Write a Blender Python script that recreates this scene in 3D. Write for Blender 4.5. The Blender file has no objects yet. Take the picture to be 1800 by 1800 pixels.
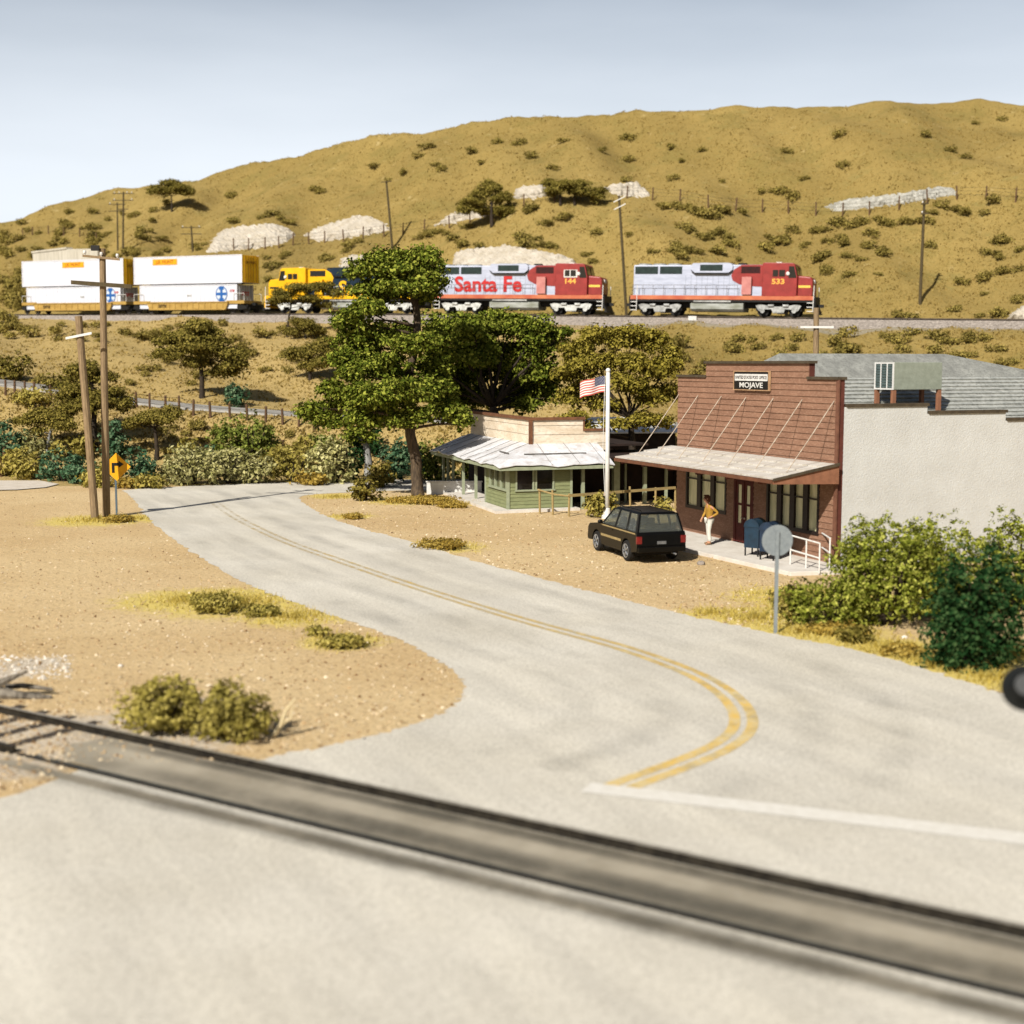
import bpy, bmesh, math, random
import numpy as np
from mathutils import Vector, Matrix
from mathutils.geometry import tessellate_polygon
R_ = math.radians
rnd = random.Random(7)
sc = bpy.context.scene
COL = sc.collection

# ------------------------------------------------------------------ camera
F_PX = 2400.0; HOR = 640.0; CAM_H = 6.6
PITCH = math.atan((900 - HOR) / F_PX)
cp, sp = math.cos(PITCH), math.sin(PITCH)
CAMP = Vector((0, 0, CAM_H))
def ray(px, py):
    a = (px - 900) / F_PX; b = (900 - py) / F_PX
    return Vector((a, cp + b * sp, -sp + b * cp))
def at(px, py, Y):
    d = ray(px, py); t = Y / d.y
    return CAMP + d * t
def G(px, py, z=0.0):
    d = ray(px, py); t = (z - CAM_H) / d.z
    return CAMP + d * t
def mpp(Y):            # metres per reference pixel at distance Y
    return Y / F_PX

# ------------------------------------------------------------------ materials
def lin(c):
    c /= 255.0
    return c / 12.92 if c <= 0.04045 else ((c + 0.055) / 1.055) ** 2.4
ALB = 0.80
def A(r, g, b, k=ALB):
    return (lin(r) * k, lin(g) * k, lin(b) * k)
_m = {}
def mat(name, c1, c2=None, scale=6.0, rough=0.8, bump=0.0, bscale=40.0, metal=0.0, spec=0.3, detail=5.0,
        speck=None, speck_scale=60.0, speck_amt=0.3, ramp=(0.35, 0.65), coat=0.0, stretch=None):
    if name in _m: return _m[name]
    m = bpy.data.materials.new(name); m.use_nodes = True
    nt = m.node_tree; N = nt.nodes; L = nt.links
    b = N["Principled BSDF"]
    b.inputs["Roughness"].default_value = rough; b.inputs["Metallic"].default_value = metal
    b.inputs["Specular IOR Level"].default_value = spec
    b.inputs["Coat Weight"].default_value = coat
    tc = N.new("ShaderNodeTexCoord")
    src = tc.outputs["Object"]
    if stretch:
        mp = N.new("ShaderNodeMapping"); mp.inputs["Scale"].default_value = stretch
        L.new(src, mp.inputs["Vector"]); src = mp.outputs["Vector"]
    if c2 is None: c2 = tuple(x * 0.82 for x in c1)
    n = N.new("ShaderNodeTexNoise"); n.inputs["Scale"].default_value = scale; n.inputs["Detail"].default_value = detail
    n.inputs["Roughness"].default_value = 0.65
    L.new(src, n.inputs["Vector"])
    r = N.new("ShaderNodeValToRGB")
    r.color_ramp.elements[0].position = ramp[0]; r.color_ramp.elements[0].color = (*c2, 1)
    r.color_ramp.elements[1].position = ramp[1]; r.color_ramp.elements[1].color = (*c1, 1)
    L.new(n.outputs["Fac"], r.inputs["Fac"])
    out = r.outputs["Color"]
    if speck:
        n2 = N.new("ShaderNodeTexNoise"); n2.inputs["Scale"].default_value = speck_scale; n2.inputs["Detail"].default_value = 3
        L.new(src, n2.inputs["Vector"])
        r2 = N.new("ShaderNodeValToRGB"); r2.color_ramp.elements[0].position = 0.5; r2.color_ramp.elements[1].position = 0.68
        L.new(n2.outputs["Fac"], r2.inputs["Fac"])
        mx = N.new("ShaderNodeMix"); mx.data_type = 'RGBA'
        mu = N.new("ShaderNodeMath"); mu.operation = 'MULTIPLY'; mu.inputs[1].default_value = speck_amt
        L.new(r2.outputs["Color"], mu.inputs[0]); L.new(mu.outputs[0], mx.inputs["Factor"])
        L.new(out, mx.inputs["A"]); mx.inputs["B"].default_value = (*speck, 1)
        out = mx.outputs["Result"]
    L.new(out, b.inputs["Base Color"])
    if bump:
        n3 = N.new("ShaderNodeTexNoise"); n3.inputs["Scale"].default_value = bscale; n3.inputs["Detail"].default_value = 6
        L.new(src, n3.inputs["Vector"])
        bp = N.new("ShaderNodeBump"); bp.inputs["Strength"].default_value = min(1.0, bump); bp.inputs["Distance"].default_value = 0.05
        L.new(n3.outputs["Fac"], bp.inputs["Height"]); L.new(bp.outputs["Normal"], b.inputs["Normal"])
    _m[name] = m
    return m
def leaf_mat(name, dark, mid, light, trans=0.25, var=0.35):
    if name in _m: return _m[name]
    m = bpy.data.materials.new(name); m.use_nodes = True
    nt = m.node_tree; N = nt.nodes; L = nt.links
    N.remove(N["Principled BSDF"]); out = N["Material Output"]
    g = N.new("ShaderNodeNewGeometry"); oi = N.new("ShaderNodeObjectInfo")
    r = N.new("ShaderNodeValToRGB"); cr = r.color_ramp
    cr.elements[0].color = (*dark, 1); cr.elements[1].color = (*light, 1); e = cr.elements.new(0.5); e.color = (*mid, 1)
    L.new(g.outputs["Random Per Island"], r.inputs["Fac"])
    hs = N.new("ShaderNodeHueSaturation")
    mr = N.new("ShaderNodeMapRange"); mr.inputs["To Min"].default_value = 1 - var; mr.inputs["To Max"].default_value = 1 + var
    L.new(oi.outputs["Random"], mr.inputs["Value"]); L.new(mr.outputs["Result"], hs.inputs["Value"])
    L.new(r.outputs["Color"], hs.inputs["Color"])
    d = N.new("ShaderNodeBsdfDiffuse"); t = N.new("ShaderNodeBsdfTranslucent"); mx = N.new("ShaderNodeMixShader")
    mx.inputs[0].default_value = trans
    L.new(hs.outputs["Color"], d.inputs["Color"]); L.new(hs.outputs["Color"], t.inputs["Color"])
    L.new(d.outputs[0], mx.inputs[1]); L.new(t.outputs[0], mx.inputs[2]); L.new(mx.outputs[0], out.inputs["Surface"])
    _m[name] = m
    return m

# ------------------------------------------------------------------ mesh builder
class MB:
    def __init__(s): s.v = []; s.f = []; s.mi = []; s.M = Matrix.Identity(4); s.cur = 0
    def add(s, vs, fs):
        o = len(s.v)
        s.v += [tuple(s.M @ Vector(p)) for p in vs]
        for f in fs: s.f.append(tuple(i + o for i in f)); s.mi.append(s.cur)
        return s
    def box(s, x0, x1, y0, y1, z0, z1):
        return s.add([(x0,y0,z0),(x1,y0,z0),(x1,y1,z0),(x0,y1,z0),(x0,y0,z1),(x1,y0,z1),(x1,y1,z1),(x0,y1,z1)],
                     [(0,3,2,1),(4,5,6,7),(0,1,5,4),(1,2,6,5),(2,3,7,6),(3,0,4,7)])
    def hexa(s, b, t):     # 4 bottom, 4 top points
        return s.add(list(b) + list(t), [(0,3,2,1),(4,5,6,7),(0,1,5,4),(1,2,6,5),(2,3,7,6),(3,0,4,7)])
    def quad(s, a, b, c, d): return s.add([a, b, c, d], [(0, 1, 2, 3)])
    def prism(s, poly, axis, a0, a1):
        # poly: 2D points in the plane normal to axis ('x': (y,z), 'y': (x,z), 'z': (x,y))
        def P(p, a):
            return (a, p[0], p[1]) if axis == 'x' else ((p[0], a, p[1]) if axis == 'y' else (p[0], p[1], a))
        n = len(poly)
        vs = [P(p, a0) for p in poly] + [P(p, a1) for p in poly]
        fs = [(i, (i + 1) % n, (i + 1) % n + n, i + n) for i in range(n)]
        tri = tessellate_polygon([[Vector((p[0], p[1], 0)) for p in poly]])
        fs += [tuple(reversed(t)) for t in tri] + [tuple(i + n for i in t) for t in tri]
        return s.add(vs, fs)
    def tube(s, pts, rad, n=8, cap=True):
        pts = [Vector(p) for p in pts]
        if not hasattr(rad, '__len__'): rad = [rad] * len(pts)
        vs = []; fs = []; up = None
        for i, p in enumerate(pts):
            d = (pts[min(i + 1, len(pts) - 1)] - pts[max(i - 1, 0)]).normalized()
            if up is None:
                up = Vector((0, 0, 1)) if abs(d.z) < 0.9 else Vector((1, 0, 0))
            a = d.cross(up).normalized(); b = a.cross(d).normalized(); up = b
            for k in range(n):
                t = 2 * math.pi * k / n
                vs.append(p + (a * math.cos(t) + b * math.sin(t)) * rad[i])
        for i in range(len(pts) - 1):
            for k in range(n):
                fs.append((i*n + k, i*n + (k+1) % n, (i+1)*n + (k+1) % n, (i+1)*n + k))
        if cap:
            fs.append(tuple(reversed(range(n)))); fs.append(tuple(range((len(pts)-1)*n, len(pts)*n)))
        return s.add(vs, fs)
    def lathe(s, prof, n=16, c=(0,0,0)):      # prof: (r,z)
        vs = []; fs = []
        for r, z in prof:
            for k in range(n):
                t = 2*math.pi*k/n; vs.append((c[0] + r*math.cos(t), c[1] + r*math.sin(t), c[2] + z))
        for i in range(len(prof)-1):
            for k in range(n):
                fs.append((i*n+k, i*n+(k+1)%n, (i+1)*n+(k+1)%n, (i+1)*n+k))
        fs.append(tuple(reversed(range(n)))); fs.append(tuple(range((len(prof)-1)*n, len(prof)*n)))
        return s.add(vs, fs)
    def disc(s, c, axis, r, th, n=24):        # thick disc with axis vector
        a = Vector(axis).normalized(); u = a.orthogonal().normalized(); w = a.cross(u)
        c = Vector(c)
        ring = [c + (u*math.cos(2*math.pi*k/n) + w*math.sin(2*math.pi*k/n))*r for k in range(n)]
        vs = [p - a*th/2 for p in ring] + [p + a*th/2 for p in ring]
        fs = [(i, (i+1)%n, (i+1)%n+n, i+n) for i in range(n)] + [tuple(reversed(range(n))), tuple(range(n, 2*n))]
        return s.add(vs, fs)
    def ball(s, c, r, n=10, sz=(1,1,1)):
        prof = [(max(1e-4, math.sin(math.pi*i/n))*r, -math.cos(math.pi*i/n)*r) for i in range(n+1)]
        M0 = s.M.copy(); s.M = s.M @ Matrix.Translation(c) @ Matrix.Diagonal((*sz, 1)); s.lathe(prof, n); s.M = M0
        return s
    def boards(s, o, eu, ev, en, u0, u1, v0, v1, step, th, phase=0.0):
        # overlapping boards on a plane: eu along the board, ev up the wall, en outward
        o = Vector(o); eu = Vector(eu); ev = Vector(ev); en = Vector(en)
        k0 = math.floor((v0 - phase)/step)
        v = phase + k0*step
        while v < v1 - 1e-6:
            a = max(v, v0); b = min(v + step, v1)
            if b - a > 1e-4:
                oa = th*(1 - (a - v)/step) + 0.004; ob = th*(1 - (b - v)/step) + 0.004
                P = lambda u, w, n: o + eu*u + ev*w + en*n
                s.add([P(u0,a,oa), P(u1,a,oa), P(u1,b,ob), P(u0,b,ob), P(u0,a,0), P(u1,a,0), P(u0,b,0), P(u1,b,0)],
                      [(0,1,2,3), (4,5,1,0), (4,0,3,6), (1,5,7,2)])
            v += step
        return s
    def build(s, name, m, parent=None, loc=None, smooth=False, bevel=0.0, seg=2, autos=None):
        me = bpy.data.meshes.new(name); me.from_pydata(s.v, [], s.f)
        ms = m if isinstance(m, (list, tuple)) else [m]
        for x in ms: me.materials.append(x)
        me.polygons.foreach_set("material_index", s.mi)
        bm = bmesh.new(); bm.from_mesh(me)
        bmesh.ops.remove_doubles(bm, verts=bm.verts, dist=1e-5)
        bmesh.ops.recalc_face_normals(bm, faces=bm.faces)
        bm.to_mesh(me); bm.free()
        if smooth: me.polygons.foreach_set("use_smooth", [True]*len(me.polygons))
        me.update()
        o = bpy.data.objects.new(name, me); COL.objects.link(o)
        if parent: o.parent = parent
        if loc is not None: o.location = loc
        if bevel:
            md = o.modifiers.new("bevel", 'BEVEL'); md.width = bevel; md.segments = seg; md.limit_method = 'ANGLE'; md.angle_limit = R_(35)
        return o
def link(name, me, m, parent=None, loc=None):
    o = bpy.data.objects.new(name, me); COL.objects.link(o)
    if m: me.materials.clear(); me.materials.append(m)
    if parent: o.parent = parent
    if loc is not None: o.location = loc
    return o
def tag(o, label, cat, group=None, kind=None):
    o["label"] = label; o["category"] = cat
    if group: o["group"] = group
    if kind: o["kind"] = kind
    return o
def empty(name, loc, rz=0.0, label=None, cat=None, group=None):
    o = bpy.data.objects.new(name, None); COL.objects.link(o); o.location = loc; o.rotation_euler = (0, 0, rz)
    o.empty_display_size = 0.3
    if label: tag(o, label, cat, group)
    return o
def struct(o, kind='structure'):
    o["kind"] = kind; return o
def copy_tree(o, parent=None):
    c = o.copy(); COL.objects.link(c)
    if parent: c.parent = parent
    for ch in list(o.children): copy_tree(ch, c)
    return c
def text_obj(name, body, size, m, parent, M, extrude=0.004, bold=0.0, align='CENTER', sx=1.0, shear=0.0):
    cu = bpy.data.curves.new(name, 'FONT'); cu.body = body; cu.size = size; cu.extrude = extrude; cu.offset = bold
    cu.align_x = align; cu.align_y = 'CENTER'; cu.shear = shear; cu.resolution_u = 3
    t = bpy.data.objects.new(name + "_c", cu)
    me = bpy.data.meshes.new_from_object(t)
    bpy.data.objects.remove(t)
    me.transform(M @ Matrix.Diagonal((sx, 1, 1, 1)))
    me.name = name
    return link(name, me, m, parent)

# ------------------------------------------------------------------ foliage
def quads_mesh(name, V):
    n = len(V)
    me = bpy.data.meshes.new(name)
    me.vertices.add(n); me.vertices.foreach_set("co", V.astype(np.float32).ravel())
    nf = n // 4
    me.loops.add(n); me.loops.foreach_set("vertex_index", np.arange(n, dtype=np.int32))
    me.polygons.add(nf); me.polygons.foreach_set("loop_start", np.arange(0, n, 4, dtype=np.int32))
    me.polygons.foreach_set("loop_total", np.full(nf, 4, dtype=np.int32))
    me.update(calc_edges=True)
    return me
def nrm(a): return a / np.maximum(1e-6, np.linalg.norm(a, axis=-1, keepdims=True))
def leaf_quads(P, Nn, size, rng, asp=0.7):
    n = len(P)
    r = nrm(rng.normal(size=(n, 3)))
    u = nrm(np.cross(Nn, r)); w = np.cross(Nn, u)
    su = (size * rng.uniform(0.6, 1.25, n))[:, None]; sw = su * asp * rng.uniform(0.7, 1.3, n)[:, None]
    V = np.empty((n, 4, 3))
    V[:, 0] = P - u*su; V[:, 1] = P - w*sw*0.8 + Nn*su*0.15; V[:, 2] = P + u*su; V[:, 3] = P + w*sw*0.8 + Nn*su*0.15
    return V.reshape(-1, 3)
def foliage(blobs, dens, leaf, rng, clump=3.0, per=9, flat=0.0, low=0.35, shell=0.62, sprig=0.06):
    """blobs: (cx,cy,cz,rx,ry,rz). clumps of leaves spread through the outer half of each blob"""
    out = []
    for (cx, cy, cz, rx, ry, rz) in blobs:
        area = 4*math.pi*((rx*ry)**1.6/3 + (rx*rz)**1.6/3 + (ry*rz)**1.6/3)**(1/1.6)
        n = max(6, int(area*dens))
        d = nrm(rng.normal(size=(n, 3)))
        keep = (d[:, 2] > -0.35) | (rng.random(n) < low); d = d[keep]; n = len(d)
        lob = 1 + 0.13*np.sin(d[:, 0]*5 + cx*3) * np.cos(d[:, 1]*6 + cy) + 0.1*np.sin(d[:, 2]*7 + cz*2 + d[:, 0]*4)
        r = (shell + (1.04 - shell)*rng.random(n)**0.7) * lob * np.where(rng.random(n) < sprig, rng.uniform(1.0, 1.28, n), 1.0)
        C = np.array([cx, cy, cz]) + d*r[:, None]*np.array([rx, ry, rz])
        cr = leaf*clump*rng.uniform(0.6, 1.3, n)
        k = per
        off = nrm(rng.normal(size=(n, k, 3))) * (rng.random((n, k, 1))**0.5) * cr[:, None, None]
        off[:, :, 2] *= 0.7
        P = (C[:, None, :] + off).reshape(-1, 3)
        D = np.repeat(d, k, axis=0)
        Nn = nrm(0.55*D + np.array([0, 0, 0.45]) + 0.55*rng.normal(size=P.shape) + 0.35*nrm(off.reshape(-1, 3)))
        out.append(leaf_quads(P, Nn, leaf, rng))
    return np.concatenate(out)
# ------------------------------------------------------------------ terrain
_xs = np.arange(-320, 320.01, 0.5)
def smooth_curve(pts, w=12.0):
    y = np.interp(_xs, [p[0] for p in pts], [p[1] for p in pts])
    # linear extrapolation
    a, b = pts[0], pts[1]; l = _xs < a[0]; y[l] = a[1] + (_xs[l]-a[0])*(b[1]-a[1])/(b[0]-a[0])
    a, b = pts[-2], pts[-1]; l = _xs > b[0]; y[l] = b[1] + (_xs[l]-b[0])*(b[1]-a[1])/(b[0]-a[0])
    k = int(w/0.5); ker = np.hanning(2*k+1); ker /= ker.sum()
    return np.convolve(np.pad(y, k, mode='edge'), ker, mode='valid')
YT = smooth_curve([(-120, 196), (-80, 174), (-57, 160), (-41, 150), (-26, 140.8), (-9, 133.3), (9, 127.8), (27, 121), (50, 111), (100, 90)], 10)
ZR = smooth_curve([(-130, 14.0), (-57, 12.35), (-26, 11.75), (9, 11.1), (27, 10.65), (60, 9.9), (120, 9.0)], 10)
YL = smooth_curve([(-90, 102), (-60, 98), (-36, 95), (-25, 93), (-15, 91), (0, 89), (30, 87), (80, 84)], 8)
ZL = smooth_curve([(-90, 8.0), (-60, 6.8), (-36, 5.35), (-25, 3.85), (-15, 3.15), (0, 2.7), (30, 2.3), (80, 2.0)], 6)
RC = [(-600, 470), (-200, 425), (0, 398), (60, 384), (120, 366), (200, 344), (280, 334), (370, 319), (450, 297), (600, 262), (800, 232), (1000, 216), (1300, 200), (1600, 196), (1900, 186), (2400, 180), (4000, 190)]
_rx = np.array([p[0] for p in RC], float); _ry = np.array([p[1] for p in RC], float)
def I(t, x): return np.interp(x, _xs, t)
def wob(x, y):
    return (0.30*np.sin(x*0.19 + 1.3)*np.cos(y*0.23 + 0.4) + 0.18*np.sin(x*0.47 + y*0.31) + 0.10*np.sin(x*0.9 - y*0.8 + 2)
            + 0.07*np.sin(x*2.1 + y*1.3)*np.cos(y*2.4 - x*0.7) + 0.16*np.sin(x*0.62 + 0.9*np.sin(y*0.35))*np.cos(y*0.16))
def folds(x, y, h):
    w = np.clip(h/12, 0, 1)
    return w*(1.25*np.sin(x*0.135 + 0.06*(y - 150) + 0.8*np.sin(x*0.043)) + 0.7*np.sin(x*0.31 - 0.09*(y - 150) + 1.7) + 0.35*np.sin(x*0.66 + 0.12*y))
def sst(a): a = np.clip(a, 0, 1); return a*a*(3 - 2*a)
GULLY = []
def T(x, y):
    x = np.asarray(x, float); y = np.asarray(y, float)
    yt = I(YT, x); zb = I(ZR, x) - 1.0; yl = I(YL, x); zl = I(ZL, x)
    y0 = np.interp(x, [-60, -30, -22, -8, 60], [77.5, 78.5, 79.0, 82.0, 82.0])
    a = np.clip((y - y0)/(yl - 3.2 - y0), 0, 1)
    z = zl*(0.35*a + 0.65*sst(a))
    b = np.clip((y - (yl + 3.0))/((yt - 4.2) - (yl + 3.0)), 0, 1)
    z = z + (zb - zl)*(0.55*sst(b) + 0.45*b)
    w1 = sst((y - y0 - 1)/6) * (1 - np.exp(-((y - yl)/3.6)**4)) * (1 - np.exp(-((y - yt)/4.6)**6))
    h = y - yt - 4.4
    px = 900 + F_PX*x/np.maximum(y, 1)
    rc = np.interp(px, _rx, _ry)
    slope = 0.50 + 0.05*np.sin(x*0.05 + 1)
    zh = zb + slope*np.maximum(h, 0)
    yc = (4.4 + yt)   # crest: the line of sight through row rc, met by the slope
    k = (HOR - rc)/F_PX
    ys = (zb - CAM_H - slope*(yt + 4.4))/(k - slope)
    zc = CAM_H + k*ys
    # rounded crest, falling away behind
    over = y - ys
    s = 3.5
    soft = -s*np.logaddexp(-(zh)/s, -(zc + 0.0 - 0.12*np.maximum(over, 0))/s) + s*0.69*np.exp(-np.abs(over)/6)
    zz = np.where(h > 0, np.minimum(zh, soft + 0.0), z)
    zz = np.where(h > 0, np.maximum(zz, zb), zz)
    zz = zz + wob(x, y)*w1*np.where(h > 0, np.clip(h/4, 0, 1), 1.0)*np.where(h > 0, 1.0, 1.1)
    zz = zz + np.where(h > 0, folds(x, y, h)*np.clip((ys - y)/10, 0, 1), 0)
    for (gx, gy, ux, uy, ln, wd, dp) in GULLY:
        t = (x - gx)*ux + (y - gy)*uy; dd = (x - gx)*uy - (y - gy)*ux
        zz = zz - dp*np.exp(-(dd/wd)**2)*sst(t/6)*sst((ln - t)/8)
    return np.where(y < 74, 0.0, zz)
def Tz(x, y): return float(T(x, y))
def hits(pts):
    """where the sight lines through reference pixels first meet the terrain (y > 70)"""
    P = np.array(pts, float)
    a = (P[:, 0] - 900)/F_PX; b = (900 - P[:, 1])/F_PX
    d = np.stack([a, cp + b*sp, -sp + b*cp], 1); d = d/d[:, 1:2]
    Ys = np.arange(20, 330, 0.35)
    X = d[:, 0:1]*Ys; Z = CAM_H + d[:, 2:3]*Ys; TT = T(X, np.broadcast_to(Ys, X.shape))
    below = Z <= TT
    i = np.argmax(below, 1); i = np.where(below.any(1), np.maximum(i, 1), len(Ys)-1)
    r = np.arange(len(P))
    g0 = Z[r, i-1] - TT[r, i-1]; g1 = Z[r, i] - TT[r, i]
    f = np.clip(g0/np.maximum(1e-6, g0 - g1), 0, 1)
    y = Ys[i-1] + f*0.35
    return np.stack([d[:, 0]*y, y, T(d[:, 0]*y, y)], 1)
def hit(px, py): return Vector(hits([(px, py)])[0])
_a = hits([(268, 446), (400, 332)])
_d = _a[1][:2] - _a[0][:2]; _l = float(np.linalg.norm(_d))
GULLY.append((_a[0][0], _a[0][1], _d[0]/_l, _d[1]/_l, _l + 6, 2.2, 1.5))

def grid_mesh(name, xs, ys, m, zoff=0.0):
    X, Y = np.meshgrid(xs, ys); Z = T(X, Y) + zoff
    V = np.stack([X, Y, Z], -1).reshape(-1, 3)
    nx, ny = len(xs), len(ys)
    i = (np.arange(ny-1)[:, None]*nx + np.arange(nx-1)[None, :]).ravel()
    Fc = np.stack([i, i+1, i+nx+1, i+nx], 1)
    me = bpy.data.meshes.new(name)
    me.vertices.add(len(V)); me.vertices.foreach_set("co", V.astype(np.float32).ravel())
    me.loops.add(Fc.size); me.loops.foreach_set("vertex_index", Fc.astype(np.int32).ravel())
    me.polygons.add(len(Fc)); me.polygons.foreach_set("loop_start", np.arange(0, Fc.size, 4, dtype=np.int32))
    me.polygons.foreach_set("loop_total", np.full(len(Fc), 4, dtype=np.int32))
    me.polygons.foreach_set("use_smooth", np.ones(len(Fc), dtype=bool))
    me.update(calc_edges=True)
    return link(name, me, m)

# ---- ground materials
def ground_mat(name, base, dark, fine, patches=None, fine_scale=9.0, bump=0.5, big=0.12, patch_cols=None):
    m = bpy.data.materials.new(name); m.use_nodes = True
    N = m.node_tree.nodes; L = m.node_tree.links; b = N["Principled BSDF"]
    b.inputs["Roughness"].default_value = 0.95; b.inputs["Specular IOR Level"].default_value = 0.1
    tc = N.new("ShaderNodeTexCoord"); P = tc.outputs["Object"]
    def noise(s, d=4, ro=0.6):
        n = N.new("ShaderNodeTexNoise"); n.inputs["Scale"].default_value = s; n.inputs["Detail"].default_value = d
        n.inputs["Roughness"].default_value = ro; L.new(P, n.inputs["Vector"]); return n.outputs["Fac"]
    def ramp(f, p0, p1):
        r = N.new("ShaderNodeMapRange"); r.interpolation_type = 'SMOOTHSTEP'
        r.inputs["From Min"].default_value = p0; r.inputs["From Max"].default_value = p1; L.new(f, r.inputs["Value"]); return r.outputs["Result"]
    def mix(f, a, c):
        x = N.new("ShaderNodeMix"); x.data_type = 'RGBA'; L.new(f, x.inputs["Factor"])
        for sck, v in (("A", a), ("B", c)):
            if isinstance(v, tuple): x.inputs[sck].default_value = (*v, 1)
            else: L.new(v, x.inputs[sck])
        return x.outputs["Result"]
    def mul(a, k):
        x = N.new("ShaderNodeMath"); x.operation = 'MULTIPLY'; L.new(a, x.inputs[0])
        if isinstance(k, float): x.inputs[1].default_value = k
        else: L.new(k, x.inputs[1])
        return x.outputs[0]
    c = mix(ramp(noise(big, 5), 0.35, 0.68), base, dark)
    if patch_cols:
        for (s, p0, p1, colr) in patch_cols:
            c = mix(ramp(noise(s, 6, 0.7), p0, p1), c, colr)
    at_ = N.new("ShaderNodeVertexColor"); at_.layer_name = "zone"
    se = N.new("ShaderNodeSeparateColor"); L.new(at_.outputs["Color"], se.inputs[0])
    if patches:
        jag = noise(2.2, 6, 0.75)
        for ch, colr in patches:
            w = N.new("ShaderNodeMath"); w.operation = 'MULTIPLY_ADD'; L.new(jag, w.inputs[0]); w.inputs[1].default_value = 1.3; w.inputs[2].default_value = -0.65
            ad = N.new("ShaderNodeMath"); ad.operation = 'ADD'; L.new(se.outputs[ch], ad.inputs[0]); L.new(w.outputs[0], ad.inputs[1])
            c = mix(ramp(ad.outputs[0], 0.35, 0.75), c, colr)
    f1 = ramp(noise(fine_scale, 3, 0.7), 0.52, 0.70)
    c = mix(mul(f1, 0.7), c, fine[0])
    f2 = ramp(noise(fine_scale*1.7, 3, 0.7), 0.56, 0.72)
    c = mix(mul(f2, 0.7), c, fine[1])
    L.new(c, b.inputs["Base Color"])
    bp = N.new("ShaderNodeBump"); bp.inputs["Strength"].default_value = bump; bp.inputs["Distance"].default_value = 0.10
    nh = N.new("ShaderNodeMath"); nh.operation = 'ADD'
    L.new(noise(fine_scale*0.9, 5, 0.75), nh.inputs[0]); L.new(noise(fine_scale*0.22, 4, 0.6), nh.inputs[1])
    L.new(nh.outputs[0], bp.inputs["Height"]); L.new(bp.outputs["Normal"], b.inputs["Normal"])
    return m

M_ground = ground_mat("gravel_ground", A(226, 197, 148), A(212, 180, 130), (A(140, 110, 76), A(236, 218, 186)),
                      patches=[(0, A(226, 202, 112)), (1, A(212, 196, 172))], fine_scale=7.0, bump=0.6)
M_hill = ground_mat("hill_grass", A(162, 138, 80), A(144, 122, 68), (A(106, 94, 50), A(176, 156, 100)),
                    patches=[(0, A(184, 158, 102)), (1, A(160, 150, 130))], fine_scale=3.2, bump=0.9, big=0.05,
                    patch_cols=[(0.13, 0.50, 0.66, A(138, 120, 66)), (0.5, 0.60, 0.72, A(178, 156, 104)), (0.35, 0.56, 0.74, A(146, 130, 76)), (0.9, 0.60, 0.74, A(134, 120, 68))])
def zone_attr(o, fn):
    me = o.data; n = len(me.vertices)
    co = np.empty(n*3, np.float32); me.vertices.foreach_get("co", co); co = co.reshape(-1, 3)
    c = np.zeros((n, 4), np.float32); c[:, 3] = 1
    fn(co, c)
    at_ = me.color_attributes.new("zone", 'FLOAT_COLOR', 'POINT'); at_.data.foreach_set("color", c.ravel())
xs_f = np.concatenate([np.arange(-320, -60, 8), np.arange(-60, 50, 0.5), np.arange(50, 321, 8)])
ys_f = np.concatenate([np.arange(-60, 12, 6), np.arange(12, 74.01, 0.5)])
ground = struct(grid_mesh("ground", xs_f, ys_f, M_ground))
GP = [(165, 915, 2.6, 0), (235, 912, 1.8, 0), (420, 1058, 3.0, 0), (320, 1055, 2.2, 0), (520, 1085, 1.6, 0), (600, 1128, 1.2, 0), (770, 962, 2.0, 0), (615, 908, 1.2, 0),
      (720, 880, 2.4, 0), (590, 872, 1.6, 0), (1330, 1085, 1.8, 0), (1250, 1078, 1.0, 0), (1420, 1110, 2.2, 0), (1520, 1140, 2.0, 0), (1600, 1150, 2.2, 0), (1720, 1185, 2.0, 0), (1790, 1160, 2.4, 0), (1500, 1060, 2.6, 0), (1400, 1050, 2.2, 0),
      (50, 1168, 0.9, 1), (0, 1185, 1.0, 1), (350, 1235, 0.5, 1), (150, 1285, 1.5, 1), (60, 1290, 1.6, 1), (260, 1310, 1.3, 1), (330, 1300, 1.2, 1), (20, 1345, 1.2, 1)]
def zf(co, c):
    for px, py, r, ch in GP:
        g = G(px, py); d = np.hypot(co[:, 0]-g.x, co[:, 1]-g.y)/r
        c[:, ch] = np.maximum(c[:, ch], np.exp(-(d**2)*0.9)*1.0)
zone_attr(ground, zf)
xs_h = np.concatenate([np.arange(-320, -100, 6), np.arange(-100, 80, 0.7), np.arange(80, 321, 6)])
ys_h = np.concatenate([np.arange(74.0, 255, 0.7), np.arange(255, 420, 6)])
hill = struct(grid_mesh("hillside", xs_h, ys_h, M_hill))
def zh_(co, c):
    y = co[:, 1]; yt = I(YT, co[:, 0]); yl = I(YL, co[:, 0])
    c[:, 0] = np.where(y < yt, 0.85, 0.0)*np.clip((14 - co[:, 0])/14 + 0.35, 0, 1)
    c[:, 1] = np.exp(-((y - (yt - 5.2))/2.0)**2)*0.75*np.clip((co[:, 0] + 10)/20, 0.2, 1)
zone_attr(hill, zh_)

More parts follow.
